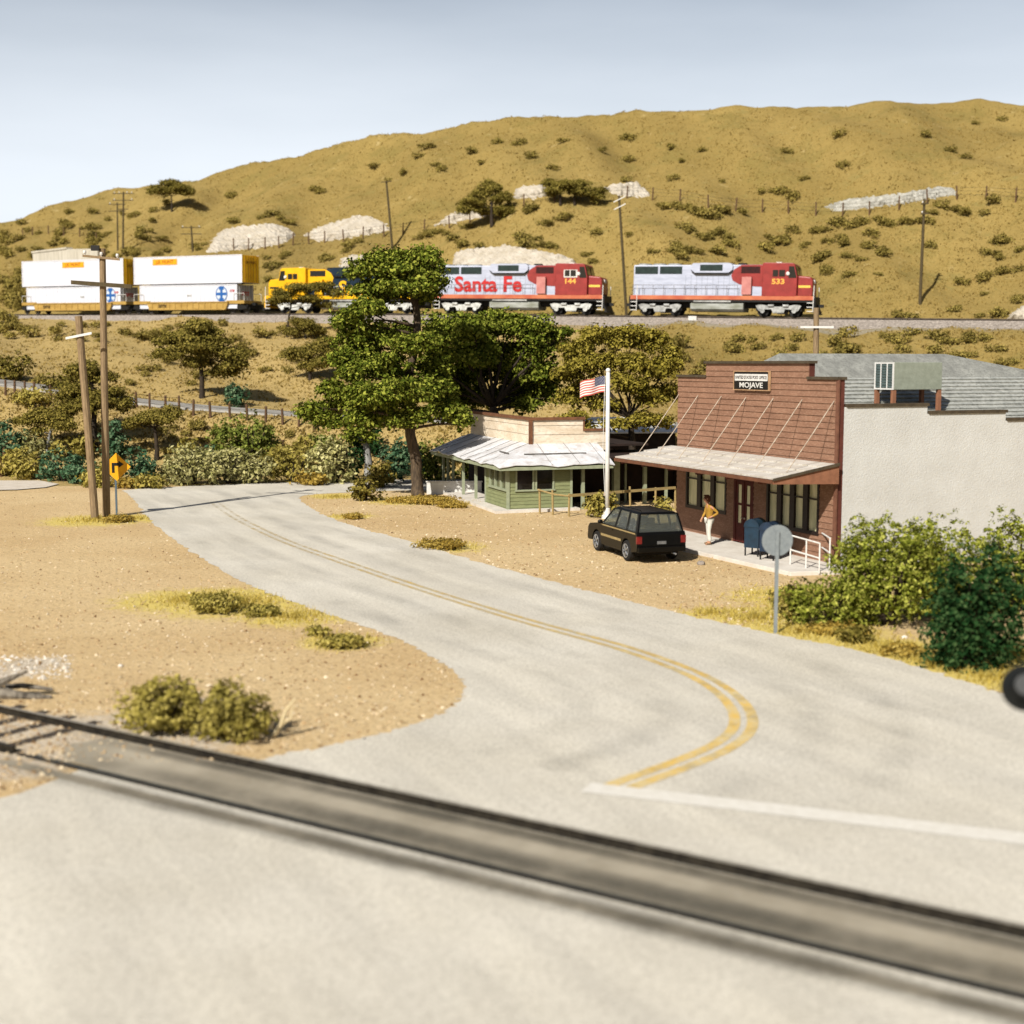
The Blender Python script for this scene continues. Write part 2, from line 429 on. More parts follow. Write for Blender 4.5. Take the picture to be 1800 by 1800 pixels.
# ------------------------------------------------------------------ flat sheets (road, markings)
def catmull(pts, n=8, closed=False):
    out = []; m = len(pts)
    rng_ = range(m if closed else m-1)
    for i in rng_:
        p0 = pts[(i-1) % m] if (closed or i > 0) else pts[i]; p1 = pts[i]; p2 = pts[(i+1) % m]
        p3 = pts[(i+2) % m] if (closed or i+2 < m) else p2
        for k in range(n):
            t = k/n
            out.append(tuple(0.5*((2*p1[j]) + (-p0[j]+p2[j])*t + (2*p0[j]-5*p1[j]+4*p2[j]-p3[j])*t*t + (-p0[j]+3*p1[j]-3*p2[j]+p3[j])*t**3) for j in range(2)))
    if not closed: out.append(tuple(pts[-1]))
    return out
def gpx(l): return [tuple(G(*p)[:2]) for p in l]
def sheet(name, poly, z, m, jitter=0.0, rs=1):
    r2 = random.Random(rs)
    if jitter: poly = [(x + r2.gauss(0, jitter), y + r2.gauss(0, jitter)) for x, y in poly]
    me = bpy.data.meshes.new(name)
    tri = tessellate_polygon([[Vector((x, y, 0)) for x, y in poly]])
    me.from_pydata([(x, y, z) for x, y in poly], [], [tuple(t) for t in tri])
    bm = bmesh.new(); bm.from_mesh(me); bmesh.ops.recalc_face_normals(bm, faces=bm.faces)
    if sum(f.normal.z for f in bm.faces) < 0: bmesh.ops.reverse_faces(bm, faces=bm.faces)
    bm.to_mesh(me); bm.free()
    return link(name, me, m)
def ribbon(name, pts, w, z, m, w1=None):
    V = []; Fc = []
    n = len(pts)
    for i, p in enumerate(pts):
        a = Vector(pts[max(i-1, 0)]); b = Vector(pts[min(i+1, n-1)]); d = (b - a).normalized(); nn = Vector((-d.y, d.x))
        ww = (w if w1 is None else w + (w1 - w)*i/(n-1))/2
        V += [(p[0]+nn.x*ww, p[1]+nn.y*ww, z), (p[0]-nn.x*ww, p[1]-nn.y*ww, z)]
        if i: Fc.append((2*i-2, 2*i-1, 2*i+1, 2*i))
    me = bpy.data.meshes.new(name); me.from_pydata(V, [], Fc)
    return link(name, me, m)

def road_mat():
    m = bpy.data.materials.new("faded_road"); m.use_nodes = True
    N = m.node_tree.nodes; L = m.node_tree.links; b = N["Principled BSDF"]
    b.inputs["Roughness"].default_value = 0.85; b.inputs["Specular IOR Level"].default_value = 0.25
    tc = N.new("ShaderNodeTexCoord")
    def noise(s, d, ro, st=None):
        n = N.new("ShaderNodeTexNoise"); n.inputs["Scale"].default_value = s; n.inputs["Detail"].default_value = d; n.inputs["Roughness"].default_value = ro
        if st:
            mp = N.new("ShaderNodeMapping"); mp.vector_type = 'TEXTURE'; mp.inputs["Rotation"].default_value = (0, 0, st[3]); mp.inputs["Scale"].default_value = st[:3]
            L.new(tc.outputs["Object"], mp.inputs["Vector"]); L.new(mp.outputs["Vector"], n.inputs["Vector"])
        else: L.new(tc.outputs["Object"], n.inputs["Vector"])
        return n.outputs["Fac"]
    def rp(f, p0, p1, c0, c1):
        r = N.new("ShaderNodeValToRGB"); r.color_ramp.elements[0].position = p0; r.color_ramp.elements[1].position = p1
        r.color_ramp.elements[0].color = (*c0, 1); r.color_ramp.elements[1].color = (*c1, 1); L.new(f, r.inputs["Fac"]); return r.outputs["Color"]
    def mulc(a, c, f=1.0):
        x = N.new("ShaderNodeMix"); x.data_type = 'RGBA'; x.blend_type = 'MULTIPLY'; x.inputs["Factor"].default_value = f
        L.new(a, x.inputs["A"]); L.new(c, x.inputs["B"]); return x.outputs["Result"]
    c = rp(noise(0.25, 5, 0.6), 0.3, 0.7, A(228, 219, 200), A(244, 236, 219))
    g = rp(noise(1.0, 4, 0.6, (7.0, 1.0, 1, R_(-63))), 0.36, 0.64, (0.74, 0.74, 0.75), (1, 1, 1))
    c = mulc(c, g, 0.6)
    c = mulc(c, rp(noise(22, 3, 0.7), 0.36, 0.52, (0.58, 0.57, 0.55), (1, 1, 1)), 0.75)
    c = mulc(c, rp(noise(9, 4, 0.75), 0.34, 0.56, (0.80, 0.79, 0.78), (1, 1, 1)), 0.8)
    L.new(c, b.inputs["Base Color"])
    bp = N.new("ShaderNodeBump"); bp.inputs["Strength"].default_value = 0.25; bp.inputs["Distance"].default_value = 0.02
    L.new(noise(30, 4, 0.7), bp.inputs["Height"]); L.new(bp.outputs["Normal"], b.inputs["Normal"])
    return m
M_road = road_mat()
left_edge = [(215, 862), (228, 872), (245, 890), (262, 912), (300, 945), (360, 985), (430, 1025), (500, 1053), (575, 1080), (690, 1120), (760, 1155), (802, 1185), (818, 1210), (800, 1238), (745, 1266), (680, 1288), (590, 1308), (480, 1330), (380, 1345)]
left2 = [(260, 1350), (140, 1352), (80, 1375), (40, 1395), (0, 1406), (-120, 1420)]
right_edge = [(560, 868), (532, 872), (527, 878), (545, 892), (580, 910), (640, 930), (700, 946), (850, 990), (1000, 1030), (1180, 1075), (1363, 1115), (1500, 1142), (1640, 1180), (1740, 1212), (1800, 1228), (1950, 1262)]
far = [(1000, 846), (900, 843), (700, 843), (560, 846), (420, 851), (320, 855), (250, 859)]
farn = [(1000, 866), (900, 866), (720, 862), (640, 864)]
poly = catmull(gpx(left_edge), 16)[:-1] + gpx(left2) + [(-18, 17), (-18, -10), (30, -10), (30, 24)]
poly += list(reversed(catmull(gpx(right_edge), 18))) + gpx(farn[::-1]) + gpx(far)
road = struct(sheet("road", poly, 0.006, M_road, 0.055))
ROADPOLY = poly
def in_road(x, y):
    c = False; n = len(ROADPOLY); j = n-1
    for i in range(n):
        xi, yi = ROADPOLY[i]; xj, yj = ROADPOLY[j]
        if (yi > y) != (yj > y) and x < (xj-xi)*(y-yi)/(yj-yi)+xi: c = not c
        j = i
    return c
M_yel = mat("worn_yellow_paint", A(232, 192, 100), A(222, 200, 146), scale=1.4, ramp=(0.36, 0.6), speck=A(214, 203, 178), speck_scale=12, speck_amt=0.7)
M_wht = mat("worn_white_paint", A(240, 234, 222), A(228, 221, 207), scale=5.0, speck=A(222, 214, 200), speck_scale=20, speck_amt=0.7)
yl = [(375, 882), (400, 900), (430, 918), (500, 951), (600, 987), (740, 1035), (900, 1085), (1000, 1113), (1100, 1141), (1200, 1177), (1262, 1209), (1300, 1245), (1305, 1280), (1270, 1312), (1200, 1343), (1110, 1376), (1085, 1386)]
ylw = catmull(gpx(yl), 8)
def offset_line(pts, d):
    o = []
    for i, p in enumerate(pts):
        a = Vector(pts[max(i-1, 0)]); b = Vector(pts[min(i+1, len(pts)-1)]); t = (b-a).normalized(); o.append((p[0]-t.y*d, p[1]+t.x*d))
    return o
# the paint is worn thin towards the far bend
_nt = M_yel.node_tree; _pb = _nt.nodes["Principled BSDF"]; _vy = _nt.nodes.new("ShaderNodeVertexColor"); _vy.layer_name = "wear"
_ty = _nt.nodes.new("ShaderNodeTexCoord"); _ny = _nt.nodes.new("ShaderNodeTexNoise"); _ny.inputs["Scale"].default_value = 2.5; _ny.inputs["Detail"].default_value = 6; _nt.links.new(_ty.outputs["Object"], _ny.inputs["Vector"])
_ay = _nt.nodes.new("ShaderNodeMath"); _ay.operation = 'MULTIPLY_ADD'; _ay.inputs[1].default_value = 1.6; _ay.inputs[2].default_value = -0.8; _nt.links.new(_ny.outputs["Fac"], _ay.inputs[0])
_by = _nt.nodes.new("ShaderNodeMath"); _by.operation = 'ADD'; _by.use_clamp = True; _nt.links.new(_ay.outputs[0], _by.inputs[0]); _nt.links.new(_vy.outputs["Color"], _by.inputs[1]); _nt.links.new(_by.outputs[0], _pb.inputs["Alpha"])
for _o in (0.165, -0.165):
    _r = struct(ribbon("yellow_centre_line", offset_line(ylw, _o), 0.14, 0.011, M_yel, 0.24))
    _n2 = len(_r.data.vertices); _c = np.ones((_n2, 4), np.float32); _t = np.repeat(np.arange(_n2//2)/(_n2//2 - 1), 2); _c[:, :3] = (0.08 + 0.90*np.clip(_t/0.70, 0, 1))[:, None]
    _r.data.color_attributes.new("wear", 'FLOAT_COLOR', 'POINT').data.foreach_set("color", _c.ravel())
stop = gpx([(1030, 1385), (1400, 1428), (1840, 1480)])
struct(ribbon("stop_line", stop, 0.50, 0.0135, M_wht))
# faint wheel paths following the lanes
M_wear = bpy.data.materials.new("tyre_wear"); M_wear.use_nodes = True
_n = M_wear.node_tree.nodes; _l = M_wear.node_tree.links; _b = _n["Principled BSDF"]; _b.inputs["Base Color"].default_value = (*A(120, 116, 108), 1); _b.inputs["Roughness"].default_value = 0.85
_vc = _n.new("ShaderNodeVertexColor"); _vc.layer_name = "wear"; _tc = _n.new("ShaderNodeTexCoord"); _no = _n.new("ShaderNodeTexNoise"); _no.inputs["Scale"].default_value = 0.35; _no.inputs["Detail"].default_value = 6; _no.inputs["Roughness"].default_value = 0.7
_l.new(_tc.outputs["Object"], _no.inputs["Vector"]); _mr = _n.new("ShaderNodeMapRange"); _mr.inputs["From Min"].default_value = 0.38; _mr.inputs["From Max"].default_value = 0.7; _mr.inputs["To Max"].default_value = 0.18
_l.new(_no.outputs["Fac"], _mr.inputs["Value"]); _mm = _n.new("ShaderNodeMath"); _mm.operation = 'MULTIPLY'; _l.new(_vc.outputs["Color"], _mm.inputs[0]); _l.new(_mr.outputs["Result"], _mm.inputs[1]); _l.new(_mm.outputs[0], _b.inputs["Alpha"])
def wear(pts, w, z, m=None, name="tyre_wear_marks"):
    V = []; Fc = []; al = []
    n = len(pts); prof = (-1, -0.55, -0.15, 0.15, 0.55, 1)
    for i, p in enumerate(pts):
        a_ = Vector(pts[max(i-1, 0)]); b_ = Vector(pts[min(i+1, n-1)]); d = (b_ - a_).normalized()
        fade = min(1, i/6, (n-1-i)/6)
        for q in prof: V.append((p[0]-d.y*q*w/2, p[1]+d.x*q*w/2, z)); al.append((1-abs(q))**0.8*fade)
        if i:
            for k in range(5): Fc.append(((i-1)*6+k, (i-1)*6+k+1, i*6+k+1, i*6+k))
    me = bpy.data.meshes.new(name); me.from_pydata(V, [], Fc)
    ca = me.color_attributes.new("wear", 'FLOAT_COLOR', 'POINT'); ca.data.foreach_set("color", np.array([(v, v, v, 1) for v in al], np.float32).ravel())
    return struct(link(name, me, m or M_wear))
_far = catmull(gpx([(300, 858), (340, 868), (372, 881)]), 6)
_lane = _far[:-1] + ylw
for i_, o_ in enumerate((-3.0, -1.45, 1.3, 2.9)): wear(offset_line(_lane, o_), 0.95, 0.0085 + 0.0003*i_)
M_path = mat("pale_path", A(228, 216, 200), A(210, 196, 176), scale=2, bump=0.2)
pth = gpx([(-120, 846), (0, 846), (70, 846), (105, 852), (80, 858), (30, 862), (-120, 866)])
struct(sheet("path", pth, 0.05, M_path, 0.03))
# lower road on the hillside
M_grey = mat("grey_lane", A(176, 170, 160), A(150, 145, 136), scale=1.2, speck=A(120, 115, 105), speck_scale=8, bump=0.3, bscale=6)
def strip(name, cx, fy, fz, hw, m, nx=160):
    V = []; Fc = []
    prof = hw
    for i, x in enumerate(cx):
        y = float(fy(x)); z = float(fz(x))
        for (o, dz) in prof: V.append((x, y + o, z + dz))
        if i:
            k = len(prof)
            for j in range(k-1): Fc.append(((i-1)*k+j, i*k+j, i*k+j+1, (i-1)*k+j+1))
    me = bpy.data.meshes.new(name); me.from_pydata(V, [], Fc)
    bm = bmesh.new(); bm.from_mesh(me); bmesh.ops.recalc_face_normals(bm, faces=bm.faces)
    if sum(f.normal.z for f in bm.faces) < 0: bmesh.ops.reverse_faces(bm, faces=bm.faces)
    bm.to_mesh(me); bm.free()
    return link(name, me, m)
struct(strip("hillside_lane", np.arange(-90, 60, 0.8), lambda x: I(YL, x), lambda x: I(ZL, x), [(-2.3, -0.25), (-1.9, 0.14), (1.9, 0.24), (2.3, -0.2)], M_grey))
# far track ballast
M_ball = mat("ballast_stone", A(180, 168, 156), A(128, 118, 108), scale=5.0, speck=A(84, 78, 70), speck_scale=9, speck_amt=0.5, bump=1.0, bscale=9, rough=0.95)
struct(strip("ballast", np.arange(-150, 130, 0.8), lambda x: I(YT, x), lambda x: I(ZR, x), [(-4.3, -1.35), (-2.3, -0.22), (2.3, -0.22), (4.3, -1.3)], M_ball))
M_rail = mat("rusty_rail", A(96, 84, 70), A(60, 50, 42), scale=4, rough=0.6)
M_rail_dark = mat("dark_rail_steel", A(62, 56, 46), A(34, 30, 25), scale=6, rough=0.5, metal=0.3)
M_tie = mat("creosoted_timber", A(92, 80, 66), A(58, 50, 42), scale=3, stretch=(1, 8, 8))
trk = empty("railway_track", (0, float(I(YT, 0)), float(I(ZR, 0))), 0, "distant railway track on a grey ballast bank, under the train", "railway track")
for s in (-0.75, 0.75):
    mb = MB(); ps = []
    for x in np.arange(-150, 130, 1.0):
        ps.append((x, float(I(YT, x)) + s*1.06 - float(I(YT, 0)), float(I(ZR, x)) - 0.09 - float(I(ZR, 0))))
    mb.tube(ps, 0.085, 4); mb.build("rail", M_rail, trk)
# ------------------------------------------------------------------ post office
M_red = mat("red_brown_board", A(152, 113, 90), A(132, 96, 75), scale=1.1, stretch=(1, 1, 3.5), rough=0.85, speck=A(184, 148, 124), speck_scale=7, speck_amt=0.4)
M_reddark = mat("red_trim", A(108, 58, 46), A(88, 46, 36), scale=3)
M_cap = mat("dark_coping", A(88, 76, 58), A(66, 56, 42), scale=4)
M_stucco = mat("cream_stucco", A(232, 232, 227, 0.66), A(220, 219, 213, 0.66), scale=0.7, bump=0.34, bscale=19, speck=A(205, 200, 186), speck_scale=20, speck_amt=0.4)
M_roofg = mat("grey_shingle", A(190, 190, 182), A(156, 157, 150), scale=3, stretch=(1, 1, 1), speck=A(112, 114, 110), speck_scale=9, speck_amt=0.6, bump=0.3, bscale=20)
M_roofup = mat("grey_felt_roof", A(160, 160, 152), A(128, 128, 122), scale=2.0, speck=A(108, 108, 102), speck_scale=12, speck_amt=0.6, bump=0.3)
M_awn = mat("weathered_white_metal", A(236, 230, 220, 0.75), A(206, 196, 180, 0.75), scale=1.6, stretch=(0.5, 3, 3), speck=A(170, 150, 124), speck_scale=7, speck_amt=0.35, rough=0.6)
M_awnedge = mat("awning_timber", A(158, 108, 80), A(134, 90, 66), scale=3)
M_dkframe = mat("dark_window_frame", A(44, 30, 26), A(30, 20, 18), scale=5, rough=0.5)
M_blind = mat("window_blind_glass", A(226, 220, 176, 0.9), A(186, 184, 146, 0.9), scale=1.5, stretch=(1, 3, 0.6), rough=0.25, spec=0.6)
M_door = mat("dark_red_door", A(96, 38, 30), A(74, 30, 24), scale=3)
M_white = mat("white_paint", A(240, 238, 232, 0.76), A(224, 220, 212, 0.76), scale=5, rough=0.55)
M_rod = mat("galvanised_rod", A(205, 190, 170), A(170, 150, 130), scale=8)
M_conc = mat("pale_concrete", A(238, 230, 218), A(218, 208, 194), scale=1.5, speck=A(180, 170, 152), speck_scale=12, bump=0.25)
PHI = math.atan2(0.379, 0.925)
PO = empty("post_office", (10.5, 44.0, 0), PHI, "red clapboard post office with stepped false front, long tin awning and cream side wall", "building")
# local: x = along the side wall (away right), y = along the facade (away left), facade faces -x
H1, H2 = 6.1, 6.62
openings = [(6.75, 9.75, 1.1, 2.78), (4.9, 6.22, 0.15, 2.5), (0.9, 4.05, 1.0, 2.72)]   # y0,y1,z0,z1
mb = MB()
def fac(y0, y1, z0, z1): mb.boards((0, 0, 0), (0, 1, 0), (0, 0, 1), (-1, 0, 0), y0, y1, z0, z1, 0.205, 0.03)
ys_ = [0, 0.9, 1.67, 4.05, 4.9, 6.22, 6.75, 8.36, 9.75, 10.5]
for a, b in zip(ys_[:-1], ys_[1:]):
    top = H2 if (a >= 1.66 and b <= 8.37) else H1
    op = [o for o in openings if o[0] <= a + 0.01 and o[1] >= b - 0.01]
    if op:
        if op[0][2] > 0.2: fac(a, b, 0.0, op[0][2])
        fac(a, b, op[0][3], top)
    else: fac(a, b, 0.0, top)
mb.build("front_wall", M_red, PO)
mb = MB()      # solid behind the boards
for a, b in zip(ys_[:-1], ys_[1:]):
    top = H2 if (a >= 1.66 and b <= 8.37) else H1
    op = [o for o in openings if o[0] <= a + 0.01 and o[1] >= b - 0.01]
    if op:
        if op[0][2] > 0.2: mb.box(0.002, 0.22, a, b, 0, op[0][2])
        mb.box(0.002, 0.22, a, b, op[0][3], top)
    else: mb.box(0.002, 0.22, a, b, 0, top)
mb.build("front_wall_backing", M_reddark, PO)
mb = MB()
mb.box(-0.09, 0.27, -0.05, 1.70, H1, H1 + 0.09); mb.box(-0.09, 0.27, 8.33, 10.56, H1, H1 + 0.09); mb.box(-0.09, 0.27, 1.60, 8.43, H2, H2 + 0.09)
mb.build("coping", M_cap, PO)
mb = MB(); mb.box(-0.06, 0.0, -0.06, 0.08, 0, H1); mb.build("corner_board", mat("pale_corner_board", A(128, 86, 66), A(104, 68, 52), scale=4), PO)
# side wall, stepped
mb = MB(); mb.box(0.225, 3.5, -0.03, 0.2, 0, 5.22); mb.box(3.5, 6.8, -0.03, 0.2, 0, 4.96); mb.box(6.8, 11.5, -0.03, 0.2, 0, 4.68); mb.box(11.5, 20, -0.03, 0.2, 0, 4.4)
mb.build("side_wall", M_stucco, PO)
mb = MB()
for a, b, z in ((0.28, 3.55, 5.22), (3.552, 6.85, 4.96), (6.852, 11.55, 4.68), (11.552, 20, 4.4)): mb.box(a, b, -0.08, 0.26, z, z + 0.10)
mb.build("coping", M_cap, PO)
mb = MB(); mb.box(19.8, 20, 0.2, 10.3, 0, 4.3); mb.box(0.22, 20, 10.3, 10.5, 0, 4.6); mb.build("rear_wall", M_stucco, PO)
# roof: long slope over the side wall in shingle courses, felt crown
mb = MB()
def slope_pts(y0, z0, y1, z1, x0, x1, xa=None, xb=None):
    xa = x0 if xa is None else xa; xb = x1 if xb is None else xb
    return [(x0, y0, z0), (x1, y0, z0), (xb, y1, z1), (xa, y1, z1)]
zs0, zs1, yb0, yb1 = 4.0, 6.1, 0.2, 4.2
d = Vector((0, yb1 - yb0, zs1 - zs0)); L_ = d.length; d.normalize(); nn = Vector((0, -d.z, d.y))
mb.boards((0.28, yb0, zs0), (1, 0, 0), d, nn, 0, 19.5, 0, L_, 0.27, 0.055)
mb.build("shingle_roof", M_roofg, PO)
mb = MB()
mb.add([(0.4, yb1, zs1+0.02), (13.2, yb1, zs1+0.02), (8.6, 5.3, 6.98), (1.2, 5.3, 6.98)], [(0, 1, 2, 3)])
mb.add([(0.4, yb1, zs1+0.02), (1.2, 5.3, 6.98), (0.4, 7.4, zs1+0.02)], [(0, 1, 2)])
mb.add([(8.6, 5.3, 6.98), (13.2, yb1, zs1+0.02), (13.2, 7.4, zs1+0.02)], [(0, 1, 2)])
mb.add([(1.2, 5.3, 6.98), (8.6, 5.3, 6.98), (13.2, 7.4, zs1+0.02), (0.4, 7.4, zs1+0.02)], [(0, 1, 2, 3)])
mb.add([(13.2, yb1, zs1+0.01), (19.6, yb1, zs1+0.01), (19.6, 7.4, zs1+0.01), (13.2, 7.4, zs1+0.01)], [(0, 1, 2, 3)])
mb.add([(0.28, 7.4, zs1), (19.6, 7.4, zs1), (19.6, 10.4, 4.6), (0.28, 10.4, 4.6)], [(0, 1, 2, 3)])
mb.build("roof_crown", M_roofup, PO)
# awning
aw0, aw1 = -0.2, 10.85; A_ = 2.5; zw, zo = 3.40, 2.98
awn = None
mb = MB()
dv = Vector((-A_, 0, zo - zw)); Ln = dv.length; dv.normalize(); nv = Vector((dv.z, 0, -dv.x)); nv = nv if nv.z > 0 else -nv
up = -dv
mb.boards(Vector((-0.06, 0, zw)) + dv*Ln, (0, 1, 0), up, nv, aw0, aw1, 0, Ln - 0.01, Ln/4, 0.05)
b0 = Vector((-0.06, 0, zw)); o0 = b0 + dv*Ln
mb.quad((b0.x, aw0, b0.z - 0.05), (b0.x, aw1, b0.z - 0.05), (o0.x, aw1, o0.z - 0.05), (o0.x, aw0, o0.z - 0.05))
awn = mb.build("awning", M_awn, PO)
mb = MB(); mb.box(o0.x - 0.05, o0.x, aw0, aw1, o0.z - 0.13, o0.z - 0.01); mb.build("fascia", mat("fascia_brown", A(120, 78, 54), A(96, 62, 44), scale=4), awn)
mb = MB(); mb.prism([(o0.x + 0.01, o0.z - 0.15), (b0.x, zo - 0.22), (b0.x, b0.z - 0.06), (o0.x + 0.01, o0.z - 0.05)], 'y', aw0, aw0 + 0.05)
mb.build("end_board", M_awnedge, awn)
mb = MB(); mb.prism([(o0.x + 0.01, o0.z - 0.15), (b0.x, zo - 0.22), (b0.x, b0.z - 0.06), (o0.x + 0.01, o0.z - 0.05)], 'y', aw1 - 0.05, aw1)
mb.build("end_board", M_awnedge, awn)
mb = MB(); mb.prism([(o0.x, o0.z + 0.03), (o0.x, o0.z - 0.05), (b0.x, b0.z - 0.05), (b0.x, b0.z + 0.05)], 'y', aw0 - 0.05, aw0 - 0.004); mb.build("edge_strip", M_cap, awn)
for k, y in enumerate((0.2, 2.0, 3.75, 5.5, 7.2, 8.9, 10.4)):
    mb = MB(); p = b0 + dv*1.75; mb.tube([(-0.03, y, 5.42), (-0.9, y, 4.28), (p.x, y, p.z + 0.05)], 0.017, 6); mb.build("tie_rod", M_rod, awn)
mb = MB()
for y in (0.6, 2.6, 4.6, 6.6, 8.6, 10.3): mb.box(o0.x + 0.02, -0.06, y, y + 0.09, zo - 0.2, zo - 0.08)
mb.build("rafter", M_reddark, awn)
# windows
def window(y0, y1, z0, z1, n, parent, tz=0.66):
    mb = MB(); fr = 0.11; w = (y1 - y0)/n
    for i in range(n + 1):
        y = y0 + w*i; a = fr*1.25 if 0 < i < n else fr
        mb.box(-0.04, 0.12, max(y0, y - a), min(y1, y + a), z0, z1)
    mb.box(-0.045, 0.11, y0, y1, z0 - 0.05, z0 + 0.07); mb.box(-0.043, 0.11, y0, y1, z1 - 0.07, z1 + 0.04)
    zt = z0 + (z1 - z0)*tz; mb.box(-0.02, 0.10, y0, y1, zt - 0.025, zt + 0.025)
    f = mb.build("window", M_dkframe, parent)
    for i in range(n):
        m2 = MB(); y = y0 + w*i; m2.box(0.05, 0.08, y + 0.03, y + w - 0.03, z0 + 0.03, z1 - 0.03); m2.build("pane", M_blind, f)
    return f
window(6.75, 9.75, 1.1, 2.78, 3, PO); window(0.9, 4.05, 1.0, 2.72, 4, PO)
mb = MB(); mb.box(-0.03, 0.1, 4.9, 5.02, 0.15, 2.5); mb.box(-0.03, 0.1, 6.10, 6.22, 0.15, 2.5); mb.box(-0.03, 0.1, 4.9, 6.22, 2.4, 2.52); mb.box(-0.025, 0.1, 5.53, 5.59, 0.15, 2.4)
dr = mb.build("door", M_door, PO)
for y0 in (5.02, 5.59):
    mb = MB(); w = 0.51
    mb.box(0.0, 0.05, y0, y0 + 0.14, 0.16, 2.39); mb.box(0.0, 0.05, y0 + w - 0.14, y0 + w, 0.16, 2.39); mb.box(0.001, 0.051, y0 + 0.14, y0 + w - 0.14, 0.16, 0.85)
    mb.box(0.001, 0.051, y0 + 0.14, y0 + w - 0.14, 2.25, 2.39); mb.box(0.001, 0.051, y0 + 0.14, y0 + w - 0.14, 1.5, 1.58); mb.build("door_leaf", M_door, dr)
    mb = MB(); mb.box(0.02, 0.035, y0 + 0.14, y0 + w - 0.14, 0.85, 2.25); mb.build("door_pane", M_blind, dr)
    mb = MB(); mb.ball((-0.03, y0 + (0.44 if y0 < 5.3 else 0.07), 1.05), 0.035, 8); mb.build("handle", M_rod, dr)
# sidewalk
def lw(o, x, y, z=0): return o.matrix_world @ Vector((x, y, z))
bpy.context.view_layer.update()
mb = MB(); mb.prism([(-2.75, 11.2), (-2.6, 4.8), (-2.3, -0.9), (-0.2, -1.3), (0.3, -0.6), (0.0, 0.0), (0.0, 11.2)], 'z', -0.3, 0.13)
sw = struct(mb.build("sidewalk", M_conc, None, bevel=0.02)); sw.location = PO.location; sw.rotation_euler = (0, 0, PHI)
# sign on the false front
SG = empty("post_office_sign", lw(PO, -0.07, 5.0, 5.35), PHI, "black sign board with white band high on the red false front", "sign")
# sign px 1295..1350, rows 659..691 -> y 6.2 .. 3.95
mb = MB(); mb.box(-0.05, 0.02, -1.08, 1.18, 0.35, 0.98); brd = mb.build("board", mat("sign_black", A(28, 24, 20), A(18, 16, 14), scale=6, rough=0.5), SG)
mb = MB(); mb.box(-0.065, -0.052, -1.02, 1.12, 0.66, 0.90); mb.build("white_band", M_white, SG)
mb = MB(); mb.box(-0.07, 0.02, -1.11, 1.21, 0.981, 1.012); mb.box(-0.07, 0.02, -1.11, 1.21, 0.318, 0.349); mb.box(-0.07, 0.02, -1.11, -1.082, 0.35, 0.98); mb.box(-0.07, 0.02, 1.182, 1.21, 0.35, 0.98)
mb.build("frame", mat("sign_frame", A(196, 160, 120), A(170, 130, 96), scale=6), SG)
Rf = Matrix(((0, 0, -1, 0), (-1, 0, 0, 0), (0, 1, 0, 0), (0, 0, 0, 1)))   # text x -> -y, text y -> z, normal -> -x
text_obj("lettering", "UNITED STATES POST OFFICE", 0.155, mat("sign_ink", A(40, 38, 40), A(30, 28, 30)), SG, Matrix.Translation((-0.068, 0.05, 0.775)) @ Rf, 0.003, 0.002)
text_obj("lettering", "MOJAVE", 0.26, M_white, SG, Matrix.Translation((-0.054, 0.05, 0.50)) @ Rf, 0.004, 0.003, sx=1.65)
# rooftop cooler
EC = empty("evaporative_cooler", lw(PO, 3.28, 1.5, 5.73), PHI, "grey green swamp cooler with louvred end on posts on the shingle roof", "rooftop cooler")
M_cool = mat("cooler_panel", A(156, 162, 146), A(140, 146, 130), scale=4, speck=A(126, 130, 116), speck_scale=14)
mb = MB(); mb.box(0.03, 2.05, 0.0, 1.05, 0, 0.93); mb.build("cabinet", M_cool, EC, bevel=0.015)
lf = MB(); lf.box(0.0, 0.025, 0, 0.07, 0, 0.93); lf.box(0.0, 0.025, 0.98, 1.05, 0, 0.93); lf.box(0.0, 0.025, 0.33, 0.38, 0, 0.93); lf.box(0.0, 0.025, 0.67, 0.72, 0, 0.93)
lf.box(0.002, 0.024, 0.07, 0.98, 0, 0.05); lf.box(0.002, 0.024, 0.07, 0.98, 0.88, 0.93); lo = lf.build("louvre_frame", M_white, EC)
mb = MB()
for i in range(9):
    z = 0.07 + i*0.09; mb.hexa([(0.004, 0.07, z), (0.018, 0.07, z), (0.018, 0.98, z), (0.004, 0.98, z)], [(0.010, 0.07, z+0.07), (0.024, 0.07, z+0.07), (0.024, 0.98, z+0.07), (0.010, 0.98, z+0.07)])
mb.build("louvre_slats", mat("louvre_grey", A(92, 106, 104), A(70, 84, 82)), lo)
for (x, y, zb) in ((0.02, 0.02, 4.0), (1.93, 0.02, 4.0), (0.02, 0.92, 4.0), (1.93, 0.92, 4.0)):
    zroof = zs0 + (1.5 + y - yb0)/(yb1-yb0)*(zs1-zs0) - 5.73
    mb = MB(); mb.box(x, x + 0.13, y, y + 0.13, zroof - 0.35 if y < 0.5 else zroof - 0.02, -0.001); mb.build("support_leg", M_awnedge, EC)
